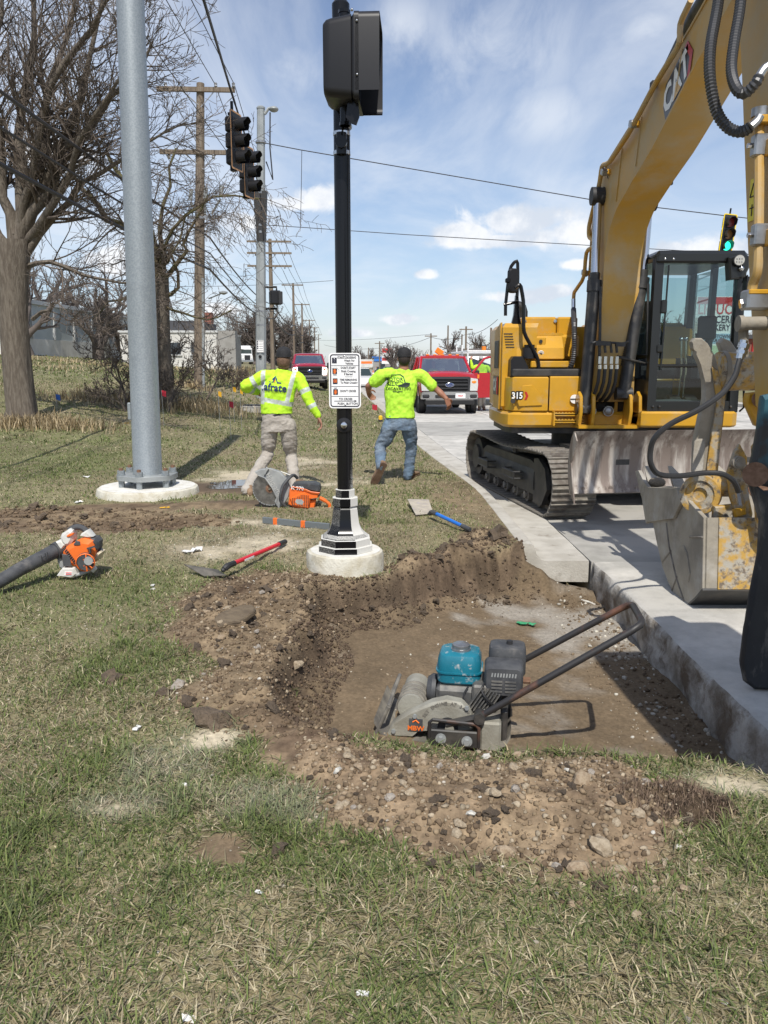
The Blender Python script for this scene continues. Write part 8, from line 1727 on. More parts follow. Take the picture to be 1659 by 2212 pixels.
mb = MB(); flat(mb, [(868, 690), (885, 470), (905, 440), (1180, 490), (1320, 515), (1300, 590), (1190, 605), (1165, 755), (1090, 765), (1000, 755)], cs, YS - .09, .19, .015); bd_ = rel(mb, 'engine_body', M_orangeP, sw_)
mb = MB(); flat(mb, [(890, 600), (1060, 520), (1110, 515), (1180, 590), (1160, 745), (930, 700)], cs, YS - .115, .03, .008); sc_ = rel(mb, 'starter_cover', M_orangeP, sw_); mb = MB()
for r in range(9):
 for q in range(10):
  x, y_ = 930 + q * 25, 560 + r * 20
  if y_ > 590 - (x - 900) * .35 + 20 and not (960 < x < 1095 and 605 < y_ < 690) and y_ < 735 - (1160 - x) * .15: mb.box(AS(x, y_, -.117), (.010, .004, .007))
o = rel(mb, 'vent_holes', M_blackdull, sw_, sc_); o['kind'] = 'stuff'
mb = MB(); flat(mb, [(965, 650), (985, 610), (1065, 615), (1093, 650), (1075, 690), (1000, 685)], cs, YS - .119, .004, .001); rel(mb, 'maker_badge', M_sawgrey, sw_, sc_)
mb = MB(); flat(mb, [(900, 435), (930, 395), (980, 382), (1240, 382), (1310, 410), (1330, 470), (1325, 505), (1180, 490), (1100, 470)], cs, YS - .10, .22, .02); tc_ = rel(mb, 'top_cover', M_stblk, sw_); mb = MB(); put_text(mb, 'K 970', .055, AS(1000, 452, -.108), (1, 0, -.1), (0, 0, 1), 1.0, bold=.001); rel(mb, 'model_lettering', M_signwhite, sw_, tc_); mb = MB(); flat(mb, [(1120, 560), (1190, 540), (1320, 530), (1320, 570), (1260, 600), (1200, 600)], cs, YS - .08, .17, .01); rel(mb, 'lower_cover', M_stblk, sw_, tc_)
mb = MB(); mb.tube([AS(920, 430, -.108), AS(1120, 470, -.108), AS(1200, 505, -.108), AS(1325, 520, -.108)], .006, 5); rel(mb, 'cover_stripe', M_orangeP, sw_, tc_)
mb = MB(); mb.tube(smooth([AS(1320, 590, -.02), AS(1380, 620, -.02), AS(1450, 670, -.02), AS(1468, 710, -.02), AS(1450, 790, -.02), AS(1380, 800, -.02), AS(1250, 775, -.02)], 4), [.022] * 6 + [.018] * 12 + [.015] * 7, 9); rel(mb, 'rear_handle', M_orangeP, sw_); mb = MB(); flat(mb, [(1180, 630), (1270, 615), (1255, 700), (1240, 770), (1170, 755)], cs, YS - .05, .1, .01); rel(mb, 'handle_block', M_orangeP, sw_); mb = MB(); flat(mb, [(1300, 635), (1360, 655), (1345, 675), (1305, 660)], cs, YS - .03, .025, .004); rel(mb, 'trigger', M_stblk, sw_)
mb = MB(); mb.cyl(AS(840, 760, -.07), AS(790, 800, -.09), .018, .02, n=8); rel(mb, 'support_foot', M_steel, sw_)
# shovels
def shovel(label, pts, blade, gm, bm, hm, r=.0175):
 t = thing('shovel', pts[0], label, 'shovel'); mb = MB(); mb.tube(pts[1:3], r, 10); rel(mb, 'shaft', hm, t); mb = MB(); d = (pts[2] - pts[1]).normalized(); mb.tube([pts[2] - d * .14, pts[2], pts[2] + d * .01], [r * 1.25, r * 1.25, r * .9], 10); rel(mb, 'end_grip', gm, t)
 mb = MB(); mb.tube(smooth([pts[1] + d * .10, pts[1], pts[0] + (pts[1] - pts[0]) * .5, pts[0] + (pts[1] - pts[0]) * .25], 4), [r * 1.3] * 8 + [r * .9] * 5, 8); rel(mb, 'socket', gm, t)
 mb = MB(); mb.loft([[(*p[:2], p[2] + dz) for p in blade] for dz in (0, .006)]); bl = rel(mb, 'blade', bm, t, sharp=20); return t, bl, d
z_ = lambda px, py, h=0.0: (lambda g: Vector((g.x, g.y, gz(g.x, g.y) + h)))(onz(px, py, h))
tA, bA, d = shovel('red handled shovel with a black square blade on the grass', [z_(476, 1236, .05), z_(492, 1221, .09), z_(616, 1171, .03)], [z_(397, 1218, .07), z_(440, 1243, .015), z_(489, 1242, .03), z_(470, 1228, .055)], M_blackdull, M_blade, M_redsh)
mb = MB(); p = z_(540, 1202, .088); mb.box(p + Vector((0, -.019, .0)), (.16, .003, .014), d.to_track_quat('X', 'Z').to_matrix()); rel(mb, 'shaft_label', M_signwhite, tA)
tB, bB, d = shovel('blue handled shovel with a pale square blade lying near the kerb', [z_(924, 1112, .04), z_(934, 1106, .085), z_(1014, 1151, .025)], [z_(880, 1080, .07), z_(926, 1080, .07), z_(936, 1108, .02), z_(898, 1114, .02)], M_stblk, M_palebl, M_blue)
# spirit level
a, b = z_(568, 1122, .03), z_(712, 1138, .03); lv = thing('spirit_level', (a + b) / 2, 'long grey spirit level with orange marks lying on the grass', 'level'); d = (b - a).normalized(); Rm = Matrix((d, Vector((-d.y, d.x, 0)), Vector((0, 0, 1)))).transposed()
mb = MB(); mb.box((a + b) / 2, ((b - a).length, .028, .062), Rm, .004); rel(mb, 'bar', mat('grey aluminium', (.17, .19, .20), .5, .3), lv)
for f in (.2, .62):
 mb = MB(); mb.box(a.lerp(b, f), (.05, .031, .065), Rm, .003); rel(mb, 'vial_window', M_orangeP, lv)
# plate compactor in the dug-out
zf = gz(.31, 3.78); pc_ = thing('plate_compactor', (.31, 3.80, zf), 'plate compactor with turquoise fuel tank and rusty loop handle in the pit', 'plate compactor', rz=math.radians(-9))
def pb(mb, n, m, par=None, sharp=35): return mb.build(n, m, par or pc_, sharp)
mb = MB(); mb.loft([[(x, s * .215, z) for s, z in ((-1, z0), (1, z0), (1, z0 + .02), (-1, z0 + .02))] for x, z0 in ((-.33, .10), (-.29, .03), (-.24, .004), (.26, .004), (.31, .03), (.33, .07))]); pb(mb, 'base_plate', M_plate)
for s in (-1, 1):
 mb = MB(); mb.tube([(-.33, s * .205, .02), (-.26, s * .205, .185)], .010, 8); pb(mb, 'front_rail', M_plate)
mb = MB(); mb.tube([(-.26, -.205, .185), (-.26, .205, .185)], .010, 8); pb(mb, 'front_rail', M_plate)
mb = MB(); mb.prism([(-.27, .03), (-.245, .09), (-.17, .15), (-.05, .215), (.02, .235), (.09, .225), (.13, .19), (.15, .14), (.15, .09), (-.12, .06), (-.15, .03)], (0, -.20, 0), (1, 0, 0), (0, 0, 1), (0, 1, 0), .075, .012); bgd = pb(mb, 'belt_guard', M_cast)
mb = MB()
for i, chh in enumerate('SET ENGINE AT 3400 RPM'):
 a = math.radians(152 - i * 6.2); put_text(mb, chh, .024, (.035 + .135 * math.cos(a), -.203, .085 + .135 * math.sin(a)), (math.sin(a), 0, -math.cos(a)), (math.cos(a), 0, math.sin(a)), 1.0, bold=.0005)
pb(mb, 'cast_lettering', M_plate, bgd)
mb = MB(); mb.lathe([(.05, 0), (.05, .006), (.035, .008)], (.03, -.202, .10), (0, -1, 0), 20); pb(mb, 'clutch_opening', M_blackdull, bgd); mb = MB(); mb.cyl((.04, -.205, .10), (.04, -.225, .10), .022, n=12); pb(mb, 'clutch_hub', M_cast, bgd)
mb = MB(); mb.box((-.125, -.203, .10), (.066, .006, .062)); stk = pb(mb, 'maker_sticker', M_stblk, bgd); mb = MB(); put_text(mb, 'MBW', .034, (-.125, -.207, .083), (1, 0, 0), (0, 0, 1), 1.0, bold=.001); mb.tube([(-.14, -.207, .115), (-.125, -.207, .125), (-.11, -.207, .112)], .004, 4); pb(mb, 'sticker_print', M_orange, stk)
mb = MB(); mb.box((.06, -.226, .055), (.235, .02, .085), None, .006); bk = pb(mb, 'side_bracket', M_frame); mb = MB(); mb.tube([(-.055, -.23, .03), (-.055, -.235, .135), (-.04, -.235, .148), (.165, -.235, .138), (.18, -.235, .12), (.18, -.23, .02)], .009, 7); pb(mb, 'guard_rail', M_rustbar, bk)
for x, z in ((.0, .055), (.125, .05)):
 mb = MB(); mb.cyl((x, -.236, z), (x, -.243, z), .026, n=16); mb.cyl((x, -.243, z), (x, -.258, z), .016, n=6); pb(mb, 'bracket_bolt', M_galv2, bk)
mb = MB(); mb.cyl((-.16, -.12, .15), (-.16, .17, .15), .066, n=22); ec = pb(mb, 'exciter_drum', M_cast)
for k in range(4):
 mb = MB(); mb.lathe([(.067, 0), (.074, .004), (.074, .012), (.067, .016)], (-.16, -.10 + k * .045, .15), (0, 1, 0), 22, caps=False); pb(mb, 'drum_rib', M_plate, ec)
mb = MB(); mb.box((.10, .03, .13), (.42, .34, .045), None, .01); pb(mb, 'engine_deck', M_plate)
mb = MB(); mb.box((.08, .02, .20), (.24, .24, .12), None, .02); mb.box((.20, -.03, .22), (.12, .2, .14), None, .01); pb(mb, 'engine_block', M_engine)
for k in range(7):
 mb = MB(); mb.box((.155 + k * .014, -.05, .235 - k * .006), (.005, .20, .13), (0, .55, 0)); pb(mb, 'cooling_fin', M_engine)
rb = lambda w, h, r: rrect(w, h, r, 4)
mb = MB(); mb.loft([[(.07 + p[0] * k, .02 + p[1] * k, z) for p in rb(.222, .21, .05)] for z, k in ((.266, .90), (.276, .97), (.328, .98))]); tk = pb(mb, 'fuel_tank', M_tank); mb = MB(); mb.loft([[(.07 + p[0] * k, .02 + p[1] * k, z) for p in rb(.222, .21, .05)] for z, k in ((.322, 1.04), (.330, 1.04))]); pb(mb, 'tank_seam', M_tank, tk); mb = MB(); mb.loft([[(.07 + p[0] * k, .02 + p[1] * k, z) for p in rb(.222, .21, .05)] for z, k in ((.330, .98), (.385, .955), (.410, .86), (.420, .70))]); pb(mb, 'tank_top', M_tank, tk)
mb = MB(); mb.cyl((.075, .01, .416), (.075, .01, .428), .050, n=22); mb.lathe([(.044, .428), (.046, .436), (.044, .448), (.036, .453)], (.075, .01, 0), (0, 0, 1), 12); pb(mb, 'filler_cap', M_steel, tk)
mb = MB(); mb.loft([[(.305 + p[0] * k, .09 + p[1] * k, z) for p in rb(.185, .15, .03)] for z, k in ((.29, .95), (.30, 1.0), (.405, 1.0), (.428, .92), (.434, .8))]); af = pb(mb, 'air_cleaner', M_stblk); mb = MB(); mb.cyl((.315, .09, .432), (.315, .09, .452), .016, n=10); pb(mb, 'wing_nut', M_blackdull, af)
mb = MB(); mb.loft([[(.29 + p[0] * k, -.055 + dy, .315 + p[1] * k) for p in rb(.19, .155, .025)] for dy, k in ((-.075, .86), (-.055, .98), (.055, 1.0))]); mf = pb(mb, 'muffler_guard', M_stblk)
for k in range(9):
 mb = MB(); mb.box((.235 + k * .014, -.128, .350), (.007, .006, .020), (0, .15, 0)); pb(mb, 'guard_slot', M_sawgrey, mf)
for r in range(4):
 for q in (0, 1):
  mb = MB(); mb.box((.258 + q * .066, -.131, .318 - r * .017), (.052, .006, .008)); pb(mb, 'guard_slot', M_engine, mf)
mb = MB(); mb.cyl((.385, -.05, .30), (.42, -.05, .30), .018, n=8); pb(mb, 'exhaust_outlet', M_rust, mf)
mb = MB(); mb.box((.235, -.17, .07), (.10, .10, .15), None, .01); pb(mb, 'rear_mount', M_cast); mb = MB(); mb.box((.30, -.02, .10), (.03, .34, .19), None, .008); pb(mb, 'rear_plate', M_frame)
# handle: measured loop, ends in the pit's air
def loc_(p):
 p = Vector(p) - pc_.location; a = -pc_.rotation_euler.z; return Vector((p.x * math.cos(a) - p.y * math.sin(a), p.x * math.sin(a) + p.y * math.cos(a), p.z))
hn0, hn1, hf1, hf0 = loc_(at(1036, 1548, 3.56)), loc_(at(1390, 1348, 3.40)), loc_(at(1364, 1302, 3.80)), loc_(at(1090, 1448, 3.92))
def arc(a, b, c, r):
 s, t = b + (a - b).normalized() * r, b + (c - b).normalized() * r; return [s, (s + b * 2 + t) / 4 * .9 + b * .1, t]
mb = MB(); mb.tube([hn0] + arc(hn0, hn1, hf1, .06) + arc(hn1, hf1, hf0, .06) + [hf0], .0165, 10); pb(mb, 'loop_handle', M_rustbar, sharp=60)
for p in (hn0, hf0):
 mb = MB(); mb.cyl(p + Vector((0, -.035, 0)), p + Vector((0, .035, 0)), .028, n=12); mb.tube([p, p + Vector((-.16, 0, -.05))], .018, 8); pb(mb, 'handle_mount', M_frame)
# ------------------------------------------------------------------ markers and litter
M_fb = mat('blue flag film', (.02, .11, .42), .6); M_fr = mat('red flag film', (.38, .012, .03), .6); M_fy = mat('yellow flag film', (.62, .34, .015), .6)
def flag(px, py, m, lab, dy=None, fs=.11):
 fs *= .62
 y = dy; p = at(px, py, y); z = gz(p.x, y); t = thing('marker_flag', (p.x, y, z), lab, 'flag', 'utility marker flags in the verge'); h = max(.22, p.z - z)
 mb = MB(); mb.tube([(-.03, 0, -.02), (-.05, 0, h + .05)], .003 + y * .00012, 5); mb.build('stake', M_steel, t); mb = MB(); mb.loft([[(-.05 + fs * f * 1.2, .012 * math.sin(f * 5), h + .05 - .02 * f), (-.05 + fs * f * 1.2, .012 * math.sin(f * 5 + .6), h - fs * .8 - .03 * f)] for f in (0, .3, .6, 1.0)], closed=False, caps=False); mb.build('flag_film', m, t)
flag(125, 856, M_fb, 'blue marker flag in the dark grass right of the big tree', 18, .14); flag(354, 848, M_fr, 'red marker flag just right of the steel pole', 17, .13); flag(500, 872, M_fr, 'red marker flag below the yellow flags', 15.5, .12)
flag(476, 850, M_fy, 'yellow marker flag, left and tallest of the three', 17, .10); flag(507, 840, M_fy, 'yellow marker flag, middle of the three', 19, .11); flag(523, 845, M_fy, 'yellow marker flag right beside the left worker elbow', 17.5, .09); flag(807, 877, M_fr, 'red marker flag at the kerb beyond the black pole', 25, .22)
def scrap(px, py, m, lab, size, name, cat, z=0.0, up=.006, rot=.4, crumple=.4, group=None):
 g = onz(px, py, z); zz = gz(g.x, g.y) if z == 0 else z; t = bpy.data.objects.new(name, None); R = random.Random(int(px * 7 + py)); mb = MB(); n = 7
 mb.loft([[(size[0] * (i / (n - 1) - .5) * (1 + .15 * R.uniform(-1, 1)), size[1] * (k - .5) * R.uniform(.7, 1.2), up + crumple * size[1] * abs(R.gauss(0, .4)) + h) for k, h in ((0, 0), (1, 0), (1, .004), (0, .004))] for i in range(n)])
 o = mb.build(name, m, None, 20, (g.x, g.y, zz)); o.rotation_euler = (0, 0, rot); bpy.data.objects.remove(t); return tag(o, lab, cat, group)
M_green2 = mat('green wrapper', (.01, .30, .13), .4, col2=(.1, .4, .2), scale=60); M_paper = mat('white scrap', (.72, .71, .68), .7)
scrap(1137, 1349, M_green2, 'green foil wrapper lying on the pit floor', (.13, .05), 'wrapper', 'wrapper', gz(1.0, 5.2), .004, -.35, .3)
for px, py, lab, s in ((415, 1195, 'white broken shell shaped scrap above the red shovel blade', .14), (560, 1940, 'small white scrap in the middle of the near grass', .022), (783, 2148, 'white scrap right of centre at the bottom of the near grass', .03), (408, 2203, 'white scrap at the very bottom edge left of centre', .035), (170, 1088, 'pale scrap on the mud left of the round footing', .10), (612, 919, 'white scrap beside the left worker belt', .11), (330, 1262, 'folded pale leaf litter in the open grass', .045), (186, 1036, 'white scrap on the grass above the mud', .1), (296, 1576, 'pale curled scrap on the bare patch left of the pit', .04), (1562, 2165, 'white scrap in the lower right grass', .02), (402, 1700, 'grey scrap in the grass below the left bank', .03)):
 scrap(px, py, M_paper, lab, (s, s * .5), 'paper_scrap', 'litter', rot=px * .1)
scrap(356, 1101, M_fy, 'yellow ribbon scrap in front of the round footing', (.10, .03), 'ribbon_scrap', 'litter', rot=.2); scrap(376, 918, M_fy, 'yellow film scrap in the grass behind the steel pole', (.11, .05), 'ribbon_scrap', 'litter', rot=.1); scrap(276, 945, M_fy, 'yellow ribbon scrap left of the steel pole', (.10, .04), 'ribbon_scrap', 'litter')
p = at(551, 862, 22); z = gz(p.x, 22); hb = thing('utility_box', (p.x, 22, z), 'low pale concrete handhole box by the left worker elbow', 'utility box'); mb = MB(); mb.box((0, 0, .08), (.75, .5, .20), None, .02); mb.build('box', M_kerb, hb); mb = MB(); mb.box((0, 0, .19), (.62, .4, .03), None, .01); mb.build('lid', M_trim, hb)
# puddle
g = onz(515, 1048, 0); PUD = [(g.x + .42 * (1 + .35 * float(fbm(math.cos(a), math.sin(a), .5, 3, 95))) * math.cos(a), g.y + .36 * (1 + .5 * float(fbm(math.cos(a) + 4, math.sin(a), .4, 3, 96))) * math.sin(a)) for a in [2 * math.pi * k / 40 for k in range(40)]]
mb = MB(); zz = max(gz(x, y) for x, y in PUD) * .35 + gz(g.x, g.y) * .65 + .004; mb.raw([(x, y, zz) for x, y in PUD], [tuple(range(40))]); tag(mb.build('puddle', mat('puddle water', (.09, .075, .055), .03, spec=.9), None), kind='structure')
# small fittings on the compactor
mb = MB(); mb.lathe([(.075, 0), (.078, .02), (.06, .045), (.02, .05)], (-.045, .02, .20), (-1, 0, 0), 18); pb(mb, 'recoil_starter', M_stblk)
mb = MB(); mb.tube(smooth([(.20, -.10, .30), (.19, -.15, .27), (.23, -.16, .22), (.26, -.12, .19)], 5), .006, 6); pb(mb, 'spark_plug_lead', M_rubber)
mb = MB(); mb.tube(smooth([(.12, -.10, .27), (.10, -.13, .23), (.14, -.14, .18)], 5), .005, 6); pb(mb, 'fuel_line', M_rubber)
for x, y in ((-.08, -.15), (.20, -.14), (-.08, .17), (.22, .17)):
 mb = MB(); mb.cyl((x, y, .15), (x, y, .175), .014, n=6); pb(mb, 'deck_bolt', M_galv2)
for x, z in ((-.235, .06), (-.13, .145), (.12, .205)):
 mb = MB(); mb.cyl((x, -.20, z), (x, -.212, z), .011, n=6); pb(mb, 'guard_bolt', M_galv2)
# ------------------------------------------------------------------ stones, clods, crumbs
def rock_mesh(name, m, seed, sub=1, sq=(1, .8, .6), rough=.28, ang=True):
 bm = bmesh.new(); bmesh.ops.create_icosphere(bm, subdivisions=sub, radius=1.0); R = random.Random(seed)
 cuts = [(Vector((R.gauss(0, 1), R.gauss(0, 1), R.gauss(0, 1))).normalized(), R.uniform(.62, .9)) for _ in range(7)]
 for v in bm.verts:
  p = v.co.copy()
  if ang:
   for d, h in cuts:
    e = p.dot(d) - h
    if e > 0: p -= d * e
  p *= 1 + R.gauss(0, rough * .35); v.co = Vector((p.x * sq[0], p.y * sq[1], p.z * sq[2]))
 me = bpy.data.meshes.new(name); bm.to_mesh(me); bm.free(); me.materials.append(m); me.shade_flat() if ang else me.shade_smooth(); return me
M_stone = [mat('pale limestone', (.36, .295, .21), .9, col2=(.25, .195, .13), scale=3, bump=.3, bscale=8), mat('buff stone', (.34, .265, .18), .9, col2=(.25, .18, .115), scale=3, bump=.3, bscale=8), mat('grey stone', (.33, .30, .26), .9, col2=(.24, .2, .16), scale=3, bump=.3, bscale=8), mat('white broken concrete', (.58, .56, .50), .9, col2=(.44, .42, .37), scale=3, bump=.3, bscale=9)]
M_clod = [mat('brown clod', (.145, .108, .074), .97, col2=(.105, .078, .053), scale=2.5, bump=.9, bscale=7), mat('dark clod', (.105, .078, .054), .97, col2=(.135, .10, .068), scale=2.5, bump=.9, bscale=7)]
STN = [rock_mesh('stone', M_stone[k % 3], k, 2 if k < 3 else 1, (1, R0, R1), .22) for k, (R0, R1) in enumerate(((.8, .6), (.7, .55), (.9, .7), (.75, .5), (.85, .65), (.65, .6), (.9, .5), (.8, .8)))] + [rock_mesh('stone', M_stone[3], 20, 1, (1, .75, .5), .25)]
CLD = [rock_mesh('clod', M_clod[k % 2], 40 + k, 2, (1, .85, .65), .8, True) for k in range(6)]
def put(name, me, x, y, s, R, lab, cat, group, sink=.25, z=None):
 o = bpy.data.objects.new(name, me); COL.objects.link(o); o.location = (x, y, (gz(x, y) if z is None else z) + s * (.5 - sink)); o.rotation_euler = (R.gauss(0, .35), R.gauss(0, .35), R.uniform(0, 6.28)); o.scale = (s, s * R.uniform(.8, 1.15), s * R.uniform(.8, 1.1)); return tag(o, lab, cat, group)
R = random.Random(3)
def scatter(n, x0, x1, y0, y1, inside, s0, s1, kinds, name, lab, cat, group, sink=.25, p=2.2):
 k = t = 0
 while k < n and t < n * 60:
  t += 1; x, y = R.uniform(x0, x1), R.uniform(y0, y1)
  if not inside(x, y): continue
  put(name, R.choice(kinds), x, y, s0 + (s1 - s0) * R.random() ** p, R, lab, cat, group, sink); k += 1
nh = lambda x, y: float(near_heap(np.array([x]), np.array([y]))[0]); lh = lambda x, y: float(left_heap(np.array([x]), np.array([y]))[0]); rh = lambda x, y: float(right_heap(np.array([x]), np.array([y]))[0])
pd_ = lambda x, y: float(poly_sd(np.array([x]), np.array([y]), PIT)[0])
scatter(105, -.3, 1.05, 1.95, 2.95, lambda x, y: nh(x, y) > -.10, .008, .027, STN, 'stone', 'buff stone lying on the loose near spoil heap', 'stone', 'stones on the near spoil heap')
scatter(60, -1.35, -.4, 3.2, 5.7, lambda x, y: lh(x, y) > -.05 and pd_(x, y) < .02, .010, .034, STN, 'stone', 'pale stone lying on the left spoil bank', 'stone', 'stones on the left spoil bank')
scatter(34, -.2, 1.7, 3.1, 6.2, lambda x, y: pd_(x, y) > .22 and x < 1.70, .007, .022, STN[:8] + [STN[8]] * 4, 'stone', 'small pale stone lying on the pit floor', 'stone', 'stones on the pit floor')
scatter(26, -1.4, 1.2, 1.4, 2.6, lambda x, y: nh(x, y) < -.05, .008, .02, STN, 'stone', 'small stone lying loose in the near grass', 'stone', 'stones in the near grass')
scatter(70, -1.35, -.25, 3.1, 5.7, lambda x, y: lh(x, y) > -.06 and pd_(x, y) < .12, .010, .045, CLD, 'soil_clod', 'brown clod of soil on the left spoil bank', 'clod', 'soil clods on the left spoil bank', p=3)
scatter(60, -.1, 1.25, 5.4, 7.0, lambda x, y: (rh(x, y) > -.06 or -.02 < pd_(x, y) < .30), .012, .048, CLD, 'soil_clod', 'brown clod of soil along the far pit edge', 'clod', 'soil clods along the far pit edge')
scatter(55, -.3, 1.2, 2.05, 3.1, lambda x, y: nh(x, y) > -.05, .010, .032, CLD, 'soil_clod', 'brown clod of soil on the near spoil heap', 'clod', 'soil clods on the near spoil heap')
scatter(40, -4.6, -1.2, 7.0, 8.6, lambda x, y: float(mud_left(np.array([x]), np.array([y]))[0]) > .35, .02, .07, CLD, 'soil_clod', 'brown clod on the mud left of the round footing', 'clod', 'soil clods on the left mud')
for px, py, s, k, lab, z in ((385, 1486, .040, 2, 'large rounded buff stone left of the spoil bank', 0), (1248, 1885, .042, 1, 'big muddy oval stone, lowest of the near spoil heap', 0), (1092, 1850, .034, 1, 'brown oval stone at the grass edge below the near heap', 0), (1298, 1850, .045, 0, 'large angular pale stone at the right end of the near heap', 0), (1068, 1752, .032, 0, 'pointed pale stone in the middle of the near heap', 0), (1255, 1720, .038, 4, 'flat tan stone near the right side of the near heap', 0), (640, 1405, .04, 0, 'squarish pale stone in the middle of the left bank', 0), (330, 1268, .02, 8, 'white stone in the grass above the bare patch', 0), (1225, 1690, .018, 8, 'bright white chip on the near heap', 0), (1285, 1225, .05, 8, 'white concrete chip against the cut slab corner', -.42)):
 g = onz(px, py, z); put('stone', STN[k], g.x, g.y, s, R, lab, 'stone', None, .2)
g = onz(1270, 1305, -.42); put('concrete_chip', STN[8], g.x, g.y, .05, R, 'long white concrete chip on the dusty pit floor', 'concrete chip', None, .3).scale = (.09, .022, .02)
c = onz(1632, 1640, 0.0); o = put('concrete_chunk', rock_mesh('concrete_chunk', M_stone[3], 60, 2, (1, .8, .5), .2), c.x + .06, c.y - .02, .13, R, 'broken chunk of pale concrete at the right edge of the pit', 'concrete chunk', None, .35)
mb = MB(); sp_ = onz(507, 1328, .06); Rr = random.Random(8); top = [(.15 * math.cos(a) * Rr.uniform(.8, 1.15), .085 * math.sin(a) * Rr.uniform(.8, 1.15)) for a in [2 * math.pi * k / 14 for k in range(14)]]
mb.prism(top, (0, 0, 0), (.9, .3, .25), (-.2, .9, .3), (-.1, -.2, .97), .035, .008); o = mb.build('sod_slab', mat('flaky clay slab', (.15, .115, .075), .95, col2=(.10, .075, .05), scale=9, stretch=(1, 1, 6), bump=.8, bscale=20), None, 30, (sp_.x, sp_.y, gz(sp_.x, sp_.y) + .015)); tag(o, 'flat tilted slab of grey brown clay on the left bank', 'clay slab')
for px, py, s, lab in ((604, 1840, .042, 'dark brown sod clump in the near grass'), (238, 1470, .075, 'brown sod clump in the left grass'), (1490, 1175, .0, ''), (1075, 1170, .13, 'big upturned sod clod behind the far pit edge'), (470, 1560, .12, 'broad tan clay lump at the front of the left bank')):
 if s: g = onz(px, py, 0); put('sod_clump', CLD[int(px) % 6], g.x, g.y, s, R, lab, 'sod clump', None, .55)
# rooty clump by the near heap
n = 1000; a = NPR.uniform(0, 6.283, n); rr = np.sqrt(NPR.random(n)); x = .99 + .20 * rr * np.cos(a); y = 2.50 + .13 * rr * np.sin(a); z = terrain(x, y) - .01; L = NPR.uniform(.015, .05, n); yaw = NPR.uniform(0, 6.283, n); ln = NPR.normal(1.3, .45, n); w = .0012
dx, dy = np.cos(yaw), np.sin(yaw); V = np.stack([np.stack([x - dy * w, y + dx * w, z], 1), np.stack([x + dy * w, y - dx * w, z], 1), np.stack([x + dx * np.sin(ln) * L * .6 + dy * w, y + dy * np.sin(ln) * L * .6 - dx * w, z + np.cos(ln) * L * .6 + .02], 1), np.stack([x + dx * np.sin(ln) * L * .6 - dy * w, y + dy * np.sin(ln) * L * .6 + dx * w, z + np.cos(ln) * L * .6 + .02], 1), np.stack([x + dx * np.sin(ln + .8) * L, y + dy * np.sin(ln + .8) * L, z + np.cos(ln + .8) * L * .6 + .02], 1)], 1).reshape(-1, 3)
bi = np.arange(n)[:, None] * 5; rc = np.array(((.19, .135, .095), (.24, .175, .125), (.15, .105, .075)))[NPR.integers(0, 3, n)]
tag(link('root_clump', np_mesh('root_clump', V, bi + np.array([[0, 1, 2, 3]]), bi + np.array([[3, 2, 4]]), M_grass, np.repeat(rc, 5, 0))), kind='stuff')
# crumbs: uncountable loose soil and grit
ico = bmesh.new(); bmesh.ops.create_icosphere(ico, subdivisions=1, radius=1.0); IV = np.array([v.co[:] for v in ico.verts]); IF = np.array([[v.index for v in f.verts] for f in ico.faces]); ico.free()
def crumbs(parts):
 Vs, Fs, Cs, o = [], [], [], 0
 for n, box, fn, s0, s1, cols in parts:
  x = NPR.uniform(box[0], box[1], n); y = NPR.uniform(box[2], box[3], n); k = NPR.random(n) < fn(x, y); x, y = x[k], y[k]; n = len(x); z = terrain(x, y); s = s0 + (s1 - s0) * NPR.random(n) ** 3
  c = np.array(cols)[NPR.integers(0, len(cols), n)] * NPR.uniform(.75, 1.2, n)[:, None]; jit = 1 + NPR.normal(0, .22, (n, 12, 1)); ya = NPR.uniform(0, 6.283, n); ca, sa = np.cos(ya)[:, None], np.sin(ya)[:, None]
  P_ = IV[None] * jit * np.stack([s, s * NPR.uniform(.6, 1, n), s * NPR.uniform(.5, .9, n)], 1)[:, None, :]; X = P_[:, :, 0] * ca - P_[:, :, 1] * sa; Y = P_[:, :, 0] * sa + P_[:, :, 1] * ca
  V = np.stack([X + x[:, None], Y + y[:, None], P_[:, :, 2] + (z + s * .25)[:, None]], 2).reshape(-1, 3); Vs.append(V); Fs.append((np.arange(n)[:, None, None] * 12 + IF[None] + o).reshape(-1, 3)); Cs.append(np.repeat(c, 12, 0)); o += n * 12
 return np.concatenate(Vs), np.concatenate(Fs), np.concatenate(Cs)
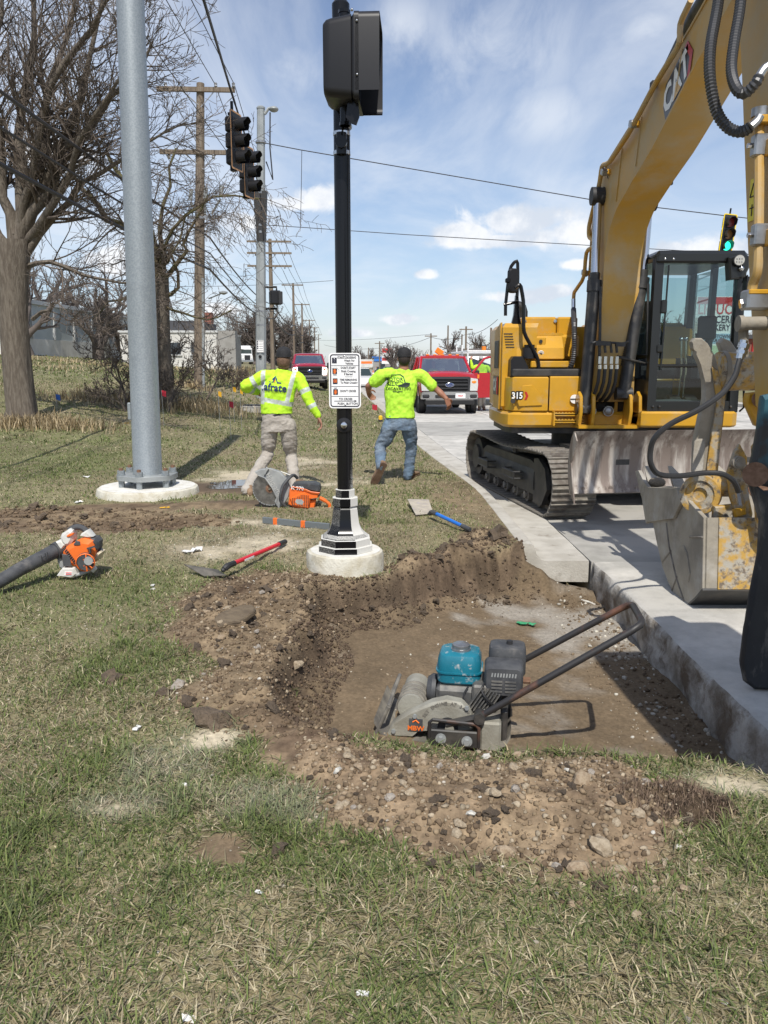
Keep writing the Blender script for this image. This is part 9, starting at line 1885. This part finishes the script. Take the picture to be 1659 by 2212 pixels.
WD = [(.085, .060, .042), (.11, .080, .055), (.13, .096, .066), (.095, .066, .046)]; DC = [(.160, .116, .075), (.135, .097, .062), (.195, .145, .094), (.118, .084, .055)]; SC = [(.28, .215, .145), (.24, .18, .115), (.34, .28, .20), (.21, .155, .10)]; WC_ = [(.48, .45, .38), (.38, .34, .27)]
pdv = lambda x, y: poly_sd(x, y, PIT)
V, Fc, Cc = crumbs([(6500, (-.35, 1.1, 1.95, 3.05), lambda x, y: sstep(-.22, .05, near_heap(x, y)) ** 1.5, .003, .015, DC + SC), (14000, (-1.5, -.2, 3.0, 5.8), lambda x, y: sstep(-.22, .05, left_heap(x, y)) ** 1.5 * (pdv(x, y) < .2), .002, .014, DC + DC + DC + SC), (9000, (-.5, 1.3, 5.2, 7.1), lambda x, y: np.maximum(sstep(-.08, .03, right_heap(x, y)), (pdv(x, y) > -.04) * (pdv(x, y) < .3)), .003, .016, WD),
     (6500, (-.55, 0, 3.0, 5.6), lambda x, y: (pdv(x, y) > -.03) * (pdv(x, y) < .28), .003, .016, WD), (2600, (-.4, 1.74, 2.95, 6.5), lambda x, y: .5 * (pdv(x, y) > .12), .002, .009, DC + SC + WC_), (2600, (1.0, 1.76, 3.0, 6.5), lambda x, y: 1.0 * (pdv(x, y) > .12) * sstep(1.2, 1.7, x), .003, .018, DC + WC_),
     (3500, (-4.8, -1.0, 6.8, 8.8), lambda x, y: sstep(.25, .5, mud_left(x, y)), .006, .03, DC), (1500, (-2.5, -.2, 5.8, 8.0), lambda x, y: sstep(.4, .7, sandy(x, y)), .003, .014, WC_), (1800, (-1.4, 1.3, 1.2, 2.8), lambda x, y: .5 * sstep(.3, .6, sandy(x, y)) + .06, .002, .008, SC + WC_), (5000, (-2.2, 1.6, 1.2, 5.0), lambda x, y: .5 * (pdv(x, y) < -.05), .002, .009, [(.30, .25, .19), (.20, .15, .10), (.44, .40, .34), (.34, .30, .24)])])
tag(link('loose_soil', np_mesh('loose_soil', V, None, Fc, vmat('loose soil', .95, 60, .25, .4, 200, .004), Cc)), kind='stuff')
